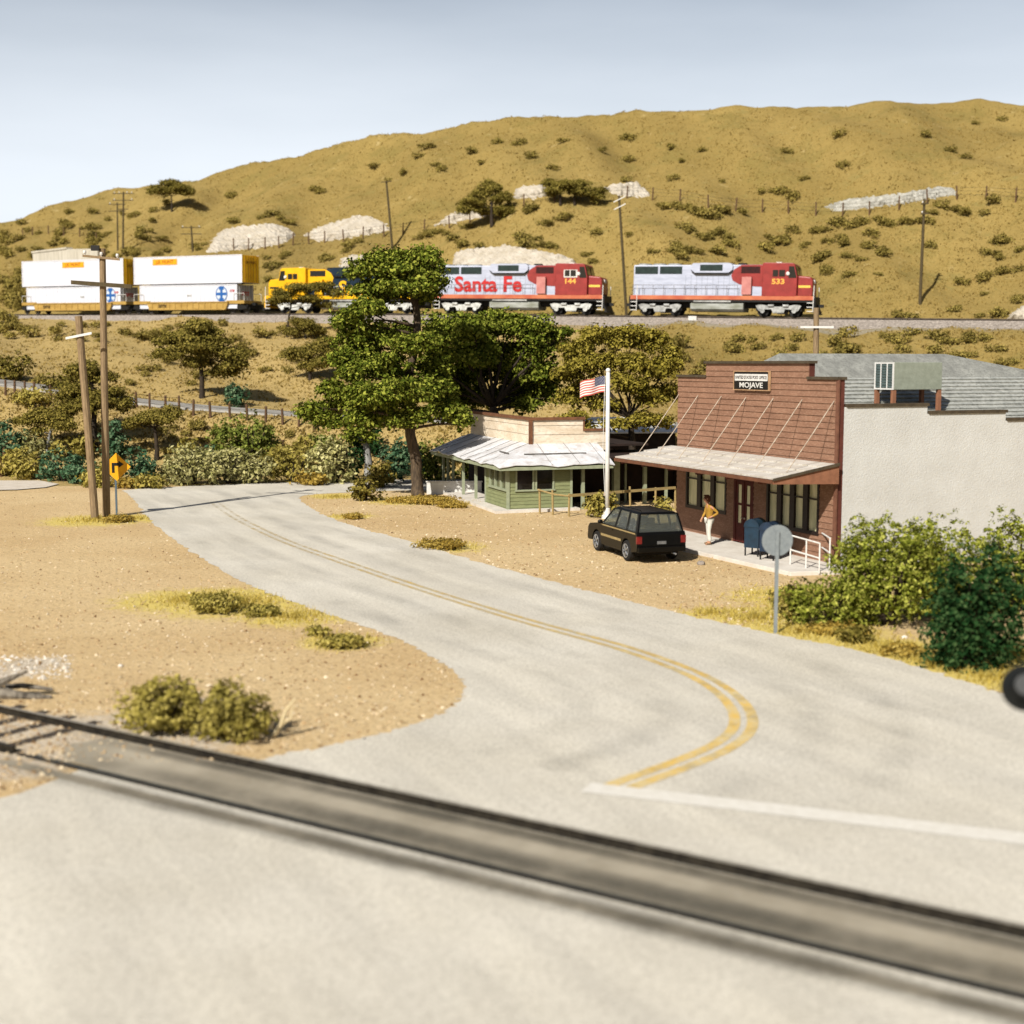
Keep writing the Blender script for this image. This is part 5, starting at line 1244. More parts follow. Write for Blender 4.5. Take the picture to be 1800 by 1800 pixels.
    for xe in (7.75, -8.25):
        for s in (-1, 1):
            for i in range(3):
                mb = MB(); z = 0.45 + i*0.36; mb.box(X(xe), X(xe) + 0.5, *((1.46, 1.56) if s > 0 else (-1.56, -1.46)), z, z + 0.06); mb.build("step", M_white, o)
            mb = MB(); mb.tube([(X(xe) + 0.52, s*1.5, 0.4), (X(xe) + 0.56, s*1.5, 2.7)], 0.035, 6); mb.build("grab_rail", M_white, o)
    # handrails
    for s in (-1, 1):
        mb = MB(); mb.tube([(X(-8.2), s*1.43, 2.72), (X(1.6), s*1.43, 2.72)], 0.022, 5)
        n = 11
        for i in range(n): x = X(-8.15 + 9.7*i/(n-1)); mb.tube([(x, s*1.43, 1.8), (x, s*1.43, 2.72)], 0.022, 5)
        mb.build("handrail", M_white if C_hood is M_wblue else mat("rail_grey", A(128, 124, 122), A(104, 100, 98)), o)
    # fuel tank
    mb = MB(); mb.prism([(-1.35, 0.62), (-1.1, 0.42), (1.1, 0.42), (1.35, 0.62), (1.4, 1.05), (1.2, 1.2), (-1.2, 1.2), (-1.4, 1.05)], 'x', X(-2.7), X(2.1)); mb.build("fuel_tank", M_tank, o)
    for s in (-1, 1):
        mb = MB(); mb.box(X(-2.4), X(1.0), *((1.46, 1.5) if s > 0 else (-1.5, -1.46)), 1.22, 1.36); mb.build("air_reservoir", M_truck, o)
    # trucks
    for xc in (-5.6, 5.2):
        tb = MB(); tb.box(X(xc) - 2.0, X(xc) + 2.0, -0.95, 0.95, 0.5, 0.95); tr = tb.build("truck", M_black, o)
        for s in (-1, 1):
            y0, y1 = (1.0, 1.18) if s > 0 else (-1.18, -1.0)
            mb = MB()
            mb.prism([(X(xc)-2.0, 0.95), (X(xc)-1.75, 0.55), (X(xc)-1.5, 0.42), (X(xc)-1.3, 0.62), (X(xc)-0.6, 0.66), (X(xc)-0.45, 0.30), (X(xc)+0.45, 0.30), (X(xc)+0.6, 0.66), (X(xc)+1.3, 0.62), (X(xc)+1.5, 0.42), (X(xc)+1.75, 0.55), (X(xc)+2.0, 0.95), (X(xc)+1.6, 1.08), (X(xc)+0.5, 0.88), (X(xc)-0.5, 0.88), (X(xc)-1.6, 1.08)], 'y', y0, y1)
            for dx in (-1.38, 1.38): mb.disc((X(xc)+dx, s*1.2, 0.5), (0, 1, 0), 0.2, 0.14, 12); mb.box(X(xc)+dx-0.28, X(xc)+dx+0.28, *((1.0, 1.24) if s > 0 else (-1.24, -1.0)), 0.62, 0.80)
            mb.box(X(xc)-0.42, X(xc)+0.42, *((1.185, 1.22) if s > 0 else (-1.22, -1.185)), 0.34, 0.42)
            mb.tube([(X(xc)-0.9, s*1.22, 0.95), (X(xc)-0.4, s*1.22, 0.95)], 0.11, 8); mb.tube([(X(xc)+0.4, s*1.22, 0.95), (X(xc)+0.9, s*1.22, 0.95)], 0.11, 8)
            mb.build("side_frame", C_truck, tr)
        for dx in (-1.38, 1.38):
            for s in (-0.75, 0.75): mb = MB(); mb.disc((X(xc)+dx, s, 0.51), (0, 1, 0), 0.51, 0.13, 24); mb.build("wheel", M_black, tr)
    for s in (-1, 1):
        # text frames: camera side is -y when not flipped
        Rt = Matrix(((1, 0, 0, 0), (0, 0, -1, 0), (0, 1, 0, 0), (0, 0, 0, 1))) if s < 0 else Matrix(((-1, 0, 0, 0), (0, 0, 1, 0), (0, 1, 0, 0), (0, 0, 0, 1)))
        if lettering:
            txt, xc_, z, size, sx_ = lettering
            t = text_obj("lettering", txt, size, lcol, hood, Matrix.Translation((X(xc_), s*1.088, z)) @ Rt, 0.006, 0.055, sx=sx_)
            mb = MB()   # slab serifs
        if number: text_obj("road_number", number, 0.62, M_ylet, cab, Matrix.Translation((X(5.15), s*1.515, 3.02)) @ Rt, 0.006, 0.02, sx=1.25)
    return o
loco(10.9, 27.0, "leading silver locomotive with red cab, farthest right on the track", M_silver, M_wred, M_rust, M_ltyel, M_truck, None, "533", M_rlet)
loco(-7.4, 9.1, "silver and red locomotive with big red serif lettering, partly behind the oak", M_silver, M_wred, M_rust, M_ltyel, mat("white_truck", A(228, 228, 222), A(170, 170, 164), scale=2.5), ("Santa Fe", -3.0, 2.72, 1.95, 1.02), "144", M_rlet, winframe=M_white)
loco(-24.6, -8.2, "blue locomotive with yellow nose and cab, facing the white containers", M_wblue, M_wyel, M_wyel, M_black, mat("white_truck", A(228, 228, 222)), ("Santa Fe", -3.0, 2.5, 1.95, 1.02), None, M_wyel, flip=True)
# slab serifs for the lettering on the silver locomotive are cast as their own strokes below

M_cont = mat("white_container", A(242, 243, 250, 0.66), A(230, 232, 243, 0.66), scale=0.8, stretch=(1, 1, 3), rough=0.5)
M_cyel = mat("yellow_container_end", A(255, 214, 50, 1.0), A(250, 196, 30, 1.0), scale=2)
M_corg = mat("orange_sign_panel", A(244, 170, 30), A(232, 154, 20), scale=3)
M_wellside = mat("ochre_well_side", A(190, 156, 84), A(164, 130, 62), scale=1.5, stretch=(0.5, 1, 2))
M_lblue = mat("logo_blue", A(40, 100, 170), A(30, 86, 156))
M_pale = mat("pale_logo", A(226, 236, 246, 0.7))
def side_text(name, body, size, m, parent, x, y, z, s=-1, sx=1.0, bold=0.01):
    Rt = Matrix(((1, 0, 0, 0), (0, 0, -1, 0), (0, 1, 0, 0), (0, 0, 0, 1))) if s < 0 else Matrix(((-1, 0, 0, 0), (0, 0, 1, 0), (0, 1, 0, 0), (0, 0, 0, 1)))
    return text_obj(name, body, size, m, parent, Matrix.Translation((x, y, z)) @ Rt, 0.004, bold, sx=sx)
def wellcar(xa, xb, label):
    M, L = track_frame(xa, xb)
    o = bpy.data.objects.new("well_car", None); COL.objects.link(o); o.matrix_world = M; tag(o, label, "well car", "container well cars behind the locomotives")
    h = L/2
    mb = MB()
    for s in (-1, 1):
        y0, y1 = (1.33, 1.47) if s > 0 else (-1.47, -1.33)
        mb.prism([(-h+2.6, 0.35), (h-2.6, 0.35), (h-2.2, 1.15), (-h+2.2, 1.15)], 'y', y0, y1)
        mb.box(-h+2.2, h-2.2, *((1.47, 1.55) if s > 0 else (-1.55, -1.47)), 1.08, 1.18); mb.box(-h+2.6, h-2.6, *((1.47, 1.53) if s > 0 else (-1.53, -1.47)), 0.33, 0.42)
        for i in range(13): x = -h + 3.0 + i*(2*h-6.0)/12; mb.box(x, x+0.1, *((1.47, 1.52) if s > 0 else (-1.52, -1.47)), 0.42, 1.08)
    mb.box(-h+2.6, h-2.6, -1.33, 1.33, 0.36, 0.46)
    mb.build("well_side", M_wellside, o)
    for e in (-1, 1):
        mb = MB(); a, b = sorted([e*(h-2.55), e*(h-0.15)]); mb.box(a, b, -1.35, 1.35, 0.95, 1.28); mb.build("end_platform", M_wellside, o)
        mb = MB(); mb.box(e*(h-1.25)-1.3, e*(h-1.25)+1.3, -1.05, 1.05, 0.45, 0.85)
        for s in (-1, 1): mb.prism([(e*(h-1.25)-1.35, 0.45), (e*(h-1.25)-0.5, 0.35), (e*(h-1.25)+0.5, 0.35), (e*(h-1.25)+1.35, 0.45), (e*(h-1.25)+1.2, 0.75), (e*(h-1.25)+0.3, 0.9), (e*(h-1.25)-0.3, 0.9), (e*(h-1.25)-1.2, 0.75)], 'y', *((1.06, 1.2) if s > 0 else (-1.2, -1.06)))
        t = mb.build("truck", M_black, o)
        for dx in (-0.9, 0.9):
            for s in (-0.75, 0.75): mb = MB(); mb.disc((e*(h-1.25)+dx, s, 0.43), (0, 1, 0), 0.43, 0.12, 20); mb.build("wheel", mat("worn_wheel", A(84, 80, 74), A(50, 48, 44)), t)
        mb = MB(); a, b = sorted([e*(h-0.15), e*(h+0.3)]); mb.box(a, b, -0.16, 0.16, 0.8, 1.08); mb.build("coupler", M_black, o)
        mb = MB()
        for s in (-1, 1): mb.tube([(e*(h-0.2), s*1.3, 1.28), (e*(h-0.2), s*1.3, 2.0), (e*(h-1.6), s*1.3, 2.0), (e*(h-1.6), s*1.3, 1.28)], 0.03, 5)
        mb.build("grab_rail", M_white, o)
    side_text("reporting_marks", "DTTX", 0.42, M_black, o, -h+4.6, -1.535, 0.72)
    return o, M, L
def container(M, x0, x1, z0, ht, label, kind):
    o = bpy.data.objects.new("shipping_container", None); COL.objects.link(o); o.matrix_world = M @ Matrix.Translation((0, 0, z0)); tag(o, label, "container", "containers stacked on the well cars")
    w = 1.3 if kind == 'top' else 1.25
    mb = MB(); mb.box(x0 + 0.03, x1 - 0.05, -w + 0.03, w - 0.03, 0.05, ht - 0.03)
    n = int((x1-x0)/0.62) if kind == 'low' else 6
    for s in (-1, 1):
        for i in range(n):
            x = x0 + 0.25 + i*(x1-x0-0.5)/n; mb.box(x, x + 0.02, *((w-0.029, w-0.012) if s > 0 else (-w+0.012, -w+0.029)), 0.15, ht-0.15)
    mb.build("box", M_cont, o)
    mb = MB()
    for s in (-1, 1):
        mb.box(x0, x1, *((w-0.1, w) if s > 0 else (-w, -w+0.1)), 0.0, 0.14); mb.box(x0, x1, *((w-0.1, w) if s > 0 else (-w, -w+0.1)), ht-0.1, ht)
        for x in (x0, x1-0.14): mb.box(x, x+0.14, *((w-0.1, w+0.002) if s > 0 else (-w-0.002, -w+0.1)), 0.141, ht-0.101)
    mb.build("corner_frame", M_cont, o)
    em = M_cyel if kind == 'top' else mat("pale_container_door", A(206, 208, 216), A(188, 190, 200), scale=2)
    mb = MB(); mb.box(x1-0.049, x1+0.004, -w+0.02, w-0.02, 0.06, ht-0.04); dr_ = mb.build("end_door", em, o)
    mb = MB()
    for y in (-0.85, -0.35, 0.0, 0.35, 0.85): mb.box(x1+0.005, x1+0.05, y-0.035, y+0.035, 0.08, ht-0.06)
    mb.build("locking_bars", mat("door_bar_ochre", A(196, 140, 30), A(160, 112, 24)) if kind == 'top' else M_truck, dr_)
    if kind == 'top':
        mb = MB(); c = x0 + (x1-x0)*0.30 if x1 > 0 and label.find("rear") < 0 else x0 + (x1-x0)*0.52
        wl_ = 1.75
        mb.box(c-wl_, c+wl_, -w-0.012, -w-0.003, ht-0.85, ht-0.25); pn = mb.build("sign_panel", M_corg, o)
        side_text("lettering", "J.B. HUNT", 0.5, mat("brown_ink", A(150, 90, 20)), pn, c, -w-0.014, ht-0.55, sx=1.15)
        Rt = Matrix(((0, 0, 1, 0), (1, 0, 0, 0), (0, 1, 0, 0), (0, 0, 0, 1)))
        text_obj("lettering", "J.B. HUNT", 0.34, mat("brown_ink", A(150, 90, 20)), dr_, Matrix.Translation((x1+0.053, 0, ht-0.75)) @ Rt, 0.003, 0.008)
    else:
        c = x1 - (2.1 if 'nearer' in label else 1.55); zc = ht*0.60
        mb = MB(); ring = 0.80
        mb.disc((c, -w-0.005, zc), (0, 1, 0), ring, 0.006, 30); lg = mb.build("emblem_disc", M_pale, o)
        mb = MB()
        mb.box(c-0.16, c+0.16, -w-0.02, -w-0.009, zc-0.74, zc+0.74); mb.box(c-0.68, c+0.68, -w-0.019, -w-0.010, zc-0.14, zc+0.14)
        mb.box(c-0.32, c+0.32, -w-0.018, -w-0.011, zc+0.42, zc+0.78); mb.box(c-0.32, c+0.32, -w-0.018, -w-0.011, zc-0.78, zc-0.42)
        n = 30
        for i in range(n):
            t = 2*math.pi*i/n; t2 = 2*math.pi*(i+1)/n
            mb.quad((c+0.80*math.cos(t), -w-0.0095, zc+0.80*math.sin(t)), (c+0.80*math.cos(t2), -w-0.0095, zc+0.80*math.sin(t2)), (c+0.70*math.cos(t2), -w-0.0095, zc+0.70*math.sin(t2)), (c+0.70*math.cos(t), -w-0.0095, zc+0.70*math.sin(t)))
        mb.build("cross_emblem", M_lblue, lg)
        side_text("lettering", "ATSF", 0.3, M_rlet, o, x1-0.65, -w-0.006, zc+0.3)
        Rt = Matrix(((0, 0, 1, 0), (1, 0, 0, 0), (0, 1, 0, 0), (0, 0, 0, 1)))
        text_obj("lettering", "SFTZ", 0.5, M_rlet, dr_, Matrix.Translation((x1+0.053, 0, ht*0.62)) @ Rt, 0.003, 0.015)
        mb = MB(); mb.box(c-4.8, c-4.2, -w-0.008, -w-0.002, zc-0.2, zc-0.05); mb.build("stencil", M_truck, o)
    return o
wc2, Mw, Lw = wellcar(-40.1, -26.4, "ochre well car between the yellow nosed locomotive and the last well car")
container(Mw, -Lw/2 + 1.0, Lw/2 - 1.2, 0.48, 2.45, "lower white container with blue cross emblem, nearer the yellow locomotive", 'low')
container(Mw, -Lw/2 + 0.2, Lw/2 - 0.45, 3.05, 2.85, "upper white container with bright yellow end, nearer the yellow locomotive", 'top')
wc1, Mw, Lw = wellcar(-55.5, -40.8, "rearmost ochre well car at the left end of the train")
container(Mw, -Lw/2 + 0.9, Lw/2 - 1.1, 0.48, 2.45, "lower white container on the rearmost well car, emblem beside the pole", 'low')
container(Mw, -Lw/2 + 0.25, Lw/2 - 0.55, 3.05, 2.85, "upper white container on the rear well car, at the left end of the train", 'top')
# ------------------------------------------------------------------ vegetation
L_oak = leaf_mat("oak_leaf", A(58, 70, 22), A(104, 114, 38), A(164, 166, 70), 0.06, 0.0)
L_olive = leaf_mat("yellow_olive_leaf", A(104, 96, 34), A(148, 134, 54), A(182, 164, 78), 0.15, 0.0)
L_hill = leaf_mat("hill_oak_leaf", A(86, 80, 34), A(130, 118, 54), A(168, 150, 78), 0.15, 0.12)
L_sage = leaf_mat("sage_leaf", A(140, 138, 80), A(184, 176, 114), A(214, 206, 148), 0.2, 0.12)
L_ol2 = leaf_mat("olive_bush_leaf", A(126, 116, 50), A(174, 158, 78), A(206, 188, 106), 0.2, 0.12)
L_green = leaf_mat("mid_green_leaf", A(84, 96, 38), A(124, 134, 58), A(164, 166, 84), 0.2, 0.12)
L_teal = leaf_mat("teal_leaf", A(48, 78, 54), A(80, 110, 78), A(120, 142, 106), 0.18, 0.12)
L_dark = leaf_mat("dark_green_leaf", A(24, 50, 26), A(44, 76, 40), A(86, 110, 66), 0.25, 0.0)
L_ygr = leaf_mat("yellow_green_leaf", A(84, 92, 28), A(136, 142, 50), A(188, 186, 90), 0.12, 0.0)
L_dry = leaf_mat("dry_gold_leaf", A(150, 122, 50), A(186, 156, 72), A(210, 184, 100), 0.3, 0.1)
L_scrub = leaf_mat("scrub_leaf", A(108, 98, 48), A(148, 132, 68), A(178, 158, 86), 0.15, 0.2)
M_bark = mat("dark_bark", A(104, 86, 64), A(62, 50, 38), scale=5, stretch=(2, 2, 0.5), bump=0.7, bscale=10)
M_barkg = mat("grey_bark", A(172, 170, 164), A(124, 122, 118), scale=4, stretch=(2, 2, 0.5), bump=0.6, bscale=10)
M_barkb = mat("black_brown_bark", A(66, 54, 40), A(40, 32, 24), scale=5, bump=0.6, bscale=10)
SEED = [11]
def rng_(): SEED[0] += 1; return np.random.default_rng(SEED[0])
def bend(a, b, sag=0.0, n=4, wob_=0.06):
    a, b = Vector(a), Vector(b); L = (b - a).length; out = []
    for i in range(n + 1):
        t = i/n; p = a.lerp(b, t); w = math.sin(math.pi*t)
        out.append(p + Vector((rnd.uniform(-1, 1)*wob_*L*w, rnd.uniform(-1, 1)*wob_*L*w, sag*L*w)))
    return out
def pads(B3, m=12, k=0.47):
    """break each crown mass into overlapping leaf pads with dark gaps between them"""
    r = rng_(); out = []
    for (x, y, z, a, b, c) in B3:
        d = nrm(r.normal(size=(m, 3))); d[:, 2] = np.where(d[:, 2] < -0.3, -d[:, 2], d[:, 2])
        for q in d:
            t = r.uniform(0.55, 0.85); f = k*r.uniform(0.75, 1.25)
            out.append((x + q[0]*a*t, y + q[1]*b*t, z + q[2]*c*t, a*f, b*f, c*f*0.85))
    return out
def tree(base, trunk_px, r0, forks, blobs, Y, leaf, dens, m_leaf, m_bark, label, cat="tree", group=None, clump=3.0, per=10, limb_r=0.30, low=0.45, name="oak_tree", extra=None):
    """base world point; trunk_px: pixel polyline above the base; blobs: (px,py,rx_px,ry_px,dY[,ry_depth])"""
    base = Vector(base); o = empty(name, base, rnd.uniform(0, 0), label, cat, group)
    B3 = []
    for b in blobs:
        px, py, rx, ry, dY = b[:5]; c = at(px, py, Y + dY); k = mpp(Y + dY)
        B3.append((c.x - base.x, c.y - base.y, c.z - base.z, rx*k, (b[5]*k if len(b) > 5 else (rx*0.85)*k), ry*k))
    me = quads_mesh("crown", np.concatenate([foliage(pads(B3), dens*3.2, leaf*0.72, rng_(), clump*1.3, per + 1, low=0.12, shell=0.45), foliage([(q[0], q[1] + q[4]*0.15, q[2] - q[5]*0.05, q[3]*0.78, q[4]*0.78, q[5]*0.78) for q in B3], dens*1.5, leaf*0.95, rng_(), clump, per, low=0.4, shell=0.2)]))
    link("crown", me, m_leaf, o)
    mb = MB(); tp = [Vector((0, 0, -0.3))] + [at(p[0], p[1], Y + (p[2] if len(p) > 2 else 0)) - base for p in trunk_px]
    n = len(tp); rad = [r0*(1.25 if i == 0 else 1 - 0.45*i/(n-1)) for i in range(n)]
    # densify with slight wobble
    P2 = []; R2 = []
    for i in range(n-1):
        for k in range(3):
            t = k/3; P2.append(tp[i].lerp(tp[i+1], t) + Vector((rnd.uniform(-1, 1), rnd.uniform(-1, 1), 0))*r0*0.10*(i + k > 0)); R2.append(rad[i]*(1-t) + rad[i+1]*t)
    P2.append(tp[-1]); R2.append(rad[-1]); mb.tube(P2, R2, 10)
    for b in B3:
        c = Vector(b[:3]); # limb starts at the closest suitable trunk point below the blob
        cand = [p for p in P2 if p.z < c.z - 0.15*b[5]] or [P2[0]]
        s = max(cand, key=lambda p: p.z - 0.55*(p - c).length)
        rs = min(R2[P2.index(s)]*0.75, r0*limb_r)
        pts = bend(s, c + Vector((0, 0, -b[5]*0.1)), 0.05, 5); mb.tube(pts, [rs*(1 - 0.8*i/5) for i in range(6)], 7)
        for q in range(2):
            e = c + Vector((rnd.uniform(-.7, .7)*b[3], rnd.uniform(-.7, .7)*b[4], rnd.uniform(0, .6)*b[5])); mb.tube(bend(pts[3], e, 0.0, 3), [rs*0.35, rs*0.25, rs*0.15, rs*0.05], 5)
    if extra: extra(mb, base)
    mb.build("trunk", m_bark, o, smooth=True)
    return o
# big front oak (brown trunk) and the grey-trunked oak behind it
tree(G(737, 876), [(733, 850), (730, 800), (722, 765), (716, 735), (712, 700), (722, 640, 1), (735, 590, 1.5), (732, 545, 2), (722, 505, 2)], 0.31, None,
     [(690, 470, 48, 34, 1.5), (738, 472, 46, 34, 1.0), (650, 480, 44, 34, 2.0), (712, 500, 62, 34, 0.5), (672, 520, 56, 26, 2.0), (745, 520, 30, 26, 2.0),
      (640, 560, 44, 34, 0.0), (655, 610, 48, 34, 1.0), (690, 590, 38, 30, 3.0), (620, 660, 30, 22, -1.0), (670, 660, 42, 24, 0.0),
      (700, 700, 56, 32, -2.0), (745, 690, 42, 32, -1.0), (660, 715, 44, 28, -1.5), (600, 715, 36, 20, 0.5), (560, 728, 34, 20, 1.0), (640, 745, 34, 20, -1.0), (790, 735, 32, 26, -0.5), (720, 740, 40, 22, -1.5), (765, 655, 34, 24, 0.5), (612, 570, 30, 26, 0.5), (625, 600, 34, 28, 1.5), (722, 612, 36, 24, -1.5), (752, 610, 26, 24, 0), (690, 640, 34, 20, -1), (545, 722, 22, 14, 0.5), (808, 745, 24, 18, -0.5), (608, 640, 30, 24, 0.5), (764, 692, 34, 26, 0), (588, 690, 28, 20, 0), (640, 640, 40, 28, 1), (780, 700, 30, 26, 1), (765, 600, 30, 26, 2), (640, 690, 36, 22, -1.5)],
     67.5, 0.15, 2.6, L_oak, M_bark, "big green oak with brown trunk, tallest crown rising in front of the train", clump=2.6, per=9)
tree(hit(650, 846), [(647, 815), (645, 790), (640, 770), (630, 745, 0.5)], 0.26, None,
     [(600, 735, 34, 20, 0), (640, 720, 46, 30, 0.5), (575, 745, 26, 16, 0), (680, 740, 36, 24, 1.5), (630, 770, 26, 16, -0.5)],
     float(hit(650, 846).y), 0.15, 2.4, L_oak, M_barkg, "smaller oak with pale grey trunk left of the big brown trunk", clump=2.6)
# dark oak behind the green store
tree((at(880, 790, 76).x, 76, 0), [(878, 770), (872, 735), (866, 715)], 0.40, None,
     [(790, 590, 52, 38, 0), (845, 584, 48, 30, 0), (890, 574, 42, 30, 1), (935, 592, 48, 36, 1), (960, 620, 34, 32, 1), (820, 630, 50, 38, -1), (880, 620, 44, 28, 2), (770, 650, 40, 36, 1), (790, 690, 36, 30, 2), (940, 660, 34, 30, 1), (955, 700, 30, 26, 2), (905, 650, 32, 26, 2), (780, 720, 30, 18, 2), (830, 595, 36, 30, -2), (985, 590, 20, 16, 1), (850, 700, 26, 14, 3), (925, 715, 26, 14, 1), (850, 655, 46, 36, 4), (910, 690, 40, 26, 4), (962, 680, 28, 26, 3), (800, 672, 44, 40, 3), (870, 705, 60, 18, 5), (815, 705, 40, 22, 3)],
     76, 0.16, 2.4, L_oak, M_barkb, "dark dense oak spreading behind the tan parapet of the green store", clump=2.6, low=0.5)
# yellow-green oak behind the flagpole
tree((at(1112, 800, 73.5).x, 73.5, 0), [(1112, 790), (1110, 760), (1106, 735)], 0.24, None,
     [(1010, 620, 34, 24, 0), (1060, 600, 44, 28, 0), (1110, 600, 46, 28, 0.5), (1150, 610, 34, 26, 0.5), (1040, 650, 44, 26, -0.5), (1095, 645, 46, 28, -0.5), (1150, 655, 40, 28, 0.5), (1000, 665, 28, 20, 0), (1030, 690, 36, 20, 0.5), (1170, 700, 32, 24, 1), (1010, 705, 30, 18, 0.5), (1060, 715, 34, 18, 0.5), (1140, 700, 30, 20, -0.5), (1010, 745, 26, 22, -1), (1180, 640, 22, 26, 0.5), (1132, 742, 34, 16, -0.5), (1080, 748, 26, 16, -0.8), (1030, 762, 22, 14, -1), (1168, 745, 20, 16, 0.5), (1110, 680, 40, 22, -0.8)],
     73.5, 0.14, 2.5, L_olive, M_barkb, "yellow green oak with forked dark trunk behind the flagpole", clump=2.5)
def htree(bpx, trunk, r0, blobs, m_leaf, m_bark, label, leaf=0.14, dens=3.0, name="oak_tree", group=None, **kw):
    b = hit(*bpx); return tree(b, trunk, r0, None, blobs, b.y, leaf, dens, m_leaf, m_bark, label, name=name, group=group, **kw)
htree((275, 808), [(276, 790), (274, 770), (272, 752)], 0.16, [(250, 742, 26, 11, 0), (285, 740, 30, 12, 0), (270, 732, 26, 9, 0.5), (312, 732, 16, 9, 0), (225, 750, 12, 7, 0), (300, 722, 14, 7, 0.5)], L_hill, M_barkb, "small flat topped oak with forked black trunk right of the yellow sign", 0.11, 4.5)
htree((165, 785), [(165, 760), (166, 730), (165, 700), (160, 665)], 0.20, [(150, 655, 30, 20, 0), (175, 665, 26, 14, 0.5), (140, 690, 26, 14, 0), (195, 700, 34, 14, 0), (165, 712, 44, 18, -0.5), (215, 715, 24, 12, 0), (120, 700, 22, 14, 0)], L_hill, M_barkb, "layered dark oak behind the leaning utility poles", 0.12, 4.0)
htree((84, 804), [(84, 785), (86, 768), (92, 750)], 0.14, [(60, 740, 26, 12, 0), (95, 738, 30, 14, 0), (75, 728, 24, 10, 0.5), (112, 725, 24, 14, 0.5), (38, 742, 14, 8, 0), (110, 752, 24, 12, -0.5), (66, 760, 16, 8, 0)], L_hill, M_barkg, "pale trunked small oak at the left, before the grey lane", 0.11, 4.5)
htree((355, 700), [(355, 680), (354, 655), (350, 630), (345, 600)], 0.2, [(345, 578, 34, 14, 0), (320, 600, 36, 16, 0), (375, 600, 36, 18, 0), (345, 618, 44, 14, -0.5), (295, 625, 26, 14, 0), (400, 628, 34, 18, 0), (345, 640, 30, 12, 0.5), (412, 650, 26, 16, 0), (385, 655, 24, 12, 0.5), (285, 603, 18, 9, 0)], L_hill, M_barkb, "broad dark oak on the bank below the white containers", 0.14, 3.2)
htree((545, 668), [(545, 650), (546, 630)], 0.14, [(525, 625, 26, 14, 0), (555, 618, 28, 16, 0), (590, 630, 24, 18, 0), (560, 642, 30, 14, 0), (575, 605, 22, 12, 0.5)], L_hill, M_barkb, "bushy oak on the bank left of the big oak crown", 0.13, 3.4)
htree((505, 592), [(506, 575), (508, 555), (512, 535)], 0.12, [(500, 522, 22, 13, 0), (530, 510, 26, 11, 0), (565, 508, 26, 12, 0), (590, 518, 14, 9, 0), (545, 528, 22, 8, 0), (485, 530, 14, 8, 0), (575, 538, 16, 7, 0.5)], L_hill, M_barkb, "low scraggly tree in front of the yellow nosed locomotive", 0.11, 4.0)
htree((537, 596), [(537, 588)], 0.1, [(532, 572, 26, 15, 0), (512, 585, 14, 9, 0), (555, 584, 16, 10, 0)], L_hill, M_barkb, "round bush on the track edge below the yellow nosed locomotive", 0.11, 4.2, name="bush")
htree((302, 372), [(302, 360), (301, 345)], 0.14, [(285, 338, 22, 11, 0), (315, 335, 22, 11, 0), (300, 326, 20, 8, 0.5), (330, 340, 12, 7, 0)], L_hill, M_barkb, "small oak on the skyline of the left hill", 0.14, 3.0)
htree((865, 398), [(864, 380), (864, 360), (866, 340)], 0.22, [(860, 335, 22, 15, 0), (830, 362, 28, 13, 0), (878, 352, 22, 14, 0), (885, 375, 20, 13, 0), (845, 345, 18, 11, 0.5), (815, 372, 14, 8, 0), (850, 372, 20, 9, 0.5)], L_hill, M_barkb, "dark oak on the upper hill left of the pale cut at the top", 0.14, 3.0)
htree((985, 360), [(985, 345), (984, 330)], 0.16, [(975, 338, 18, 10, 0), (995, 328, 22, 11, 0), (965, 325, 14, 9, 0.5)], L_hill, M_barkb, "left one of two touching oaks near the hill top", 0.14, 3.0)
htree((1010, 360), [(1010, 345), (1012, 335)], 0.16, [(1020, 338, 24, 11, 0), (1045, 345, 18, 9, 0), (1020, 327, 18, 9, 0.5), (1055, 338, 12, 7, 0)], L_hill, M_barkb, "right one of two touching oaks near the hill top", 0.14, 3.0)

# roadside bushes
def bush(px, py, w, h, m, label, group=None, leaf=None, dens=None, kind=None, n=5, name="bush", cl=2.4, per=8, sprig=0.10):
    b = hit(px, py) if py < 863 else G(px, py)
    k = mpp(b.y); W2, Hh = w*k/2, h*k
    leaf = leaf or max(0.055, min(0.13, 0.0016*b.y)); dens = dens or (0.028/(leaf*leaf))*2.6
    o = empty(name, b, 0, label, "bush", group)
    r = rng_(); bl = [(0, 0, Hh*0.45, W2*0.72, W2*0.65, Hh*0.52)]
    for i in range(n):
        a = r.uniform(0, 2*math.pi); q = r.uniform(0.35, 0.75); s = r.uniform(0.38, 0.55)
        bl.append((math.cos(a)*W2*q, math.sin(a)*W2*q*0.8, Hh*r.uniform(0.28, 0.62), W2*s, W2*s, Hh*s*0.85))
    me = quads_mesh("foliage", foliage(bl, dens, leaf, r, cl, per, low=0.9, shell=0.5, sprig=sprig)); link("foliage", me, m, o)
    mb = MB()
    for i in range(6):
        a = r.uniform(0, 6.28); mb.tube([(0, 0, -0.15), (math.cos(a)*W2*0.25, math.sin(a)*W2*0.2, Hh*0.35), (math.cos(a)*W2*0.5, math.sin(a)*W2*0.45, Hh*0.7)], [0.035*Hh, 0.022*Hh, 0.008*Hh], 5)
    mb.build("stems", M_barkb, o)
    return o
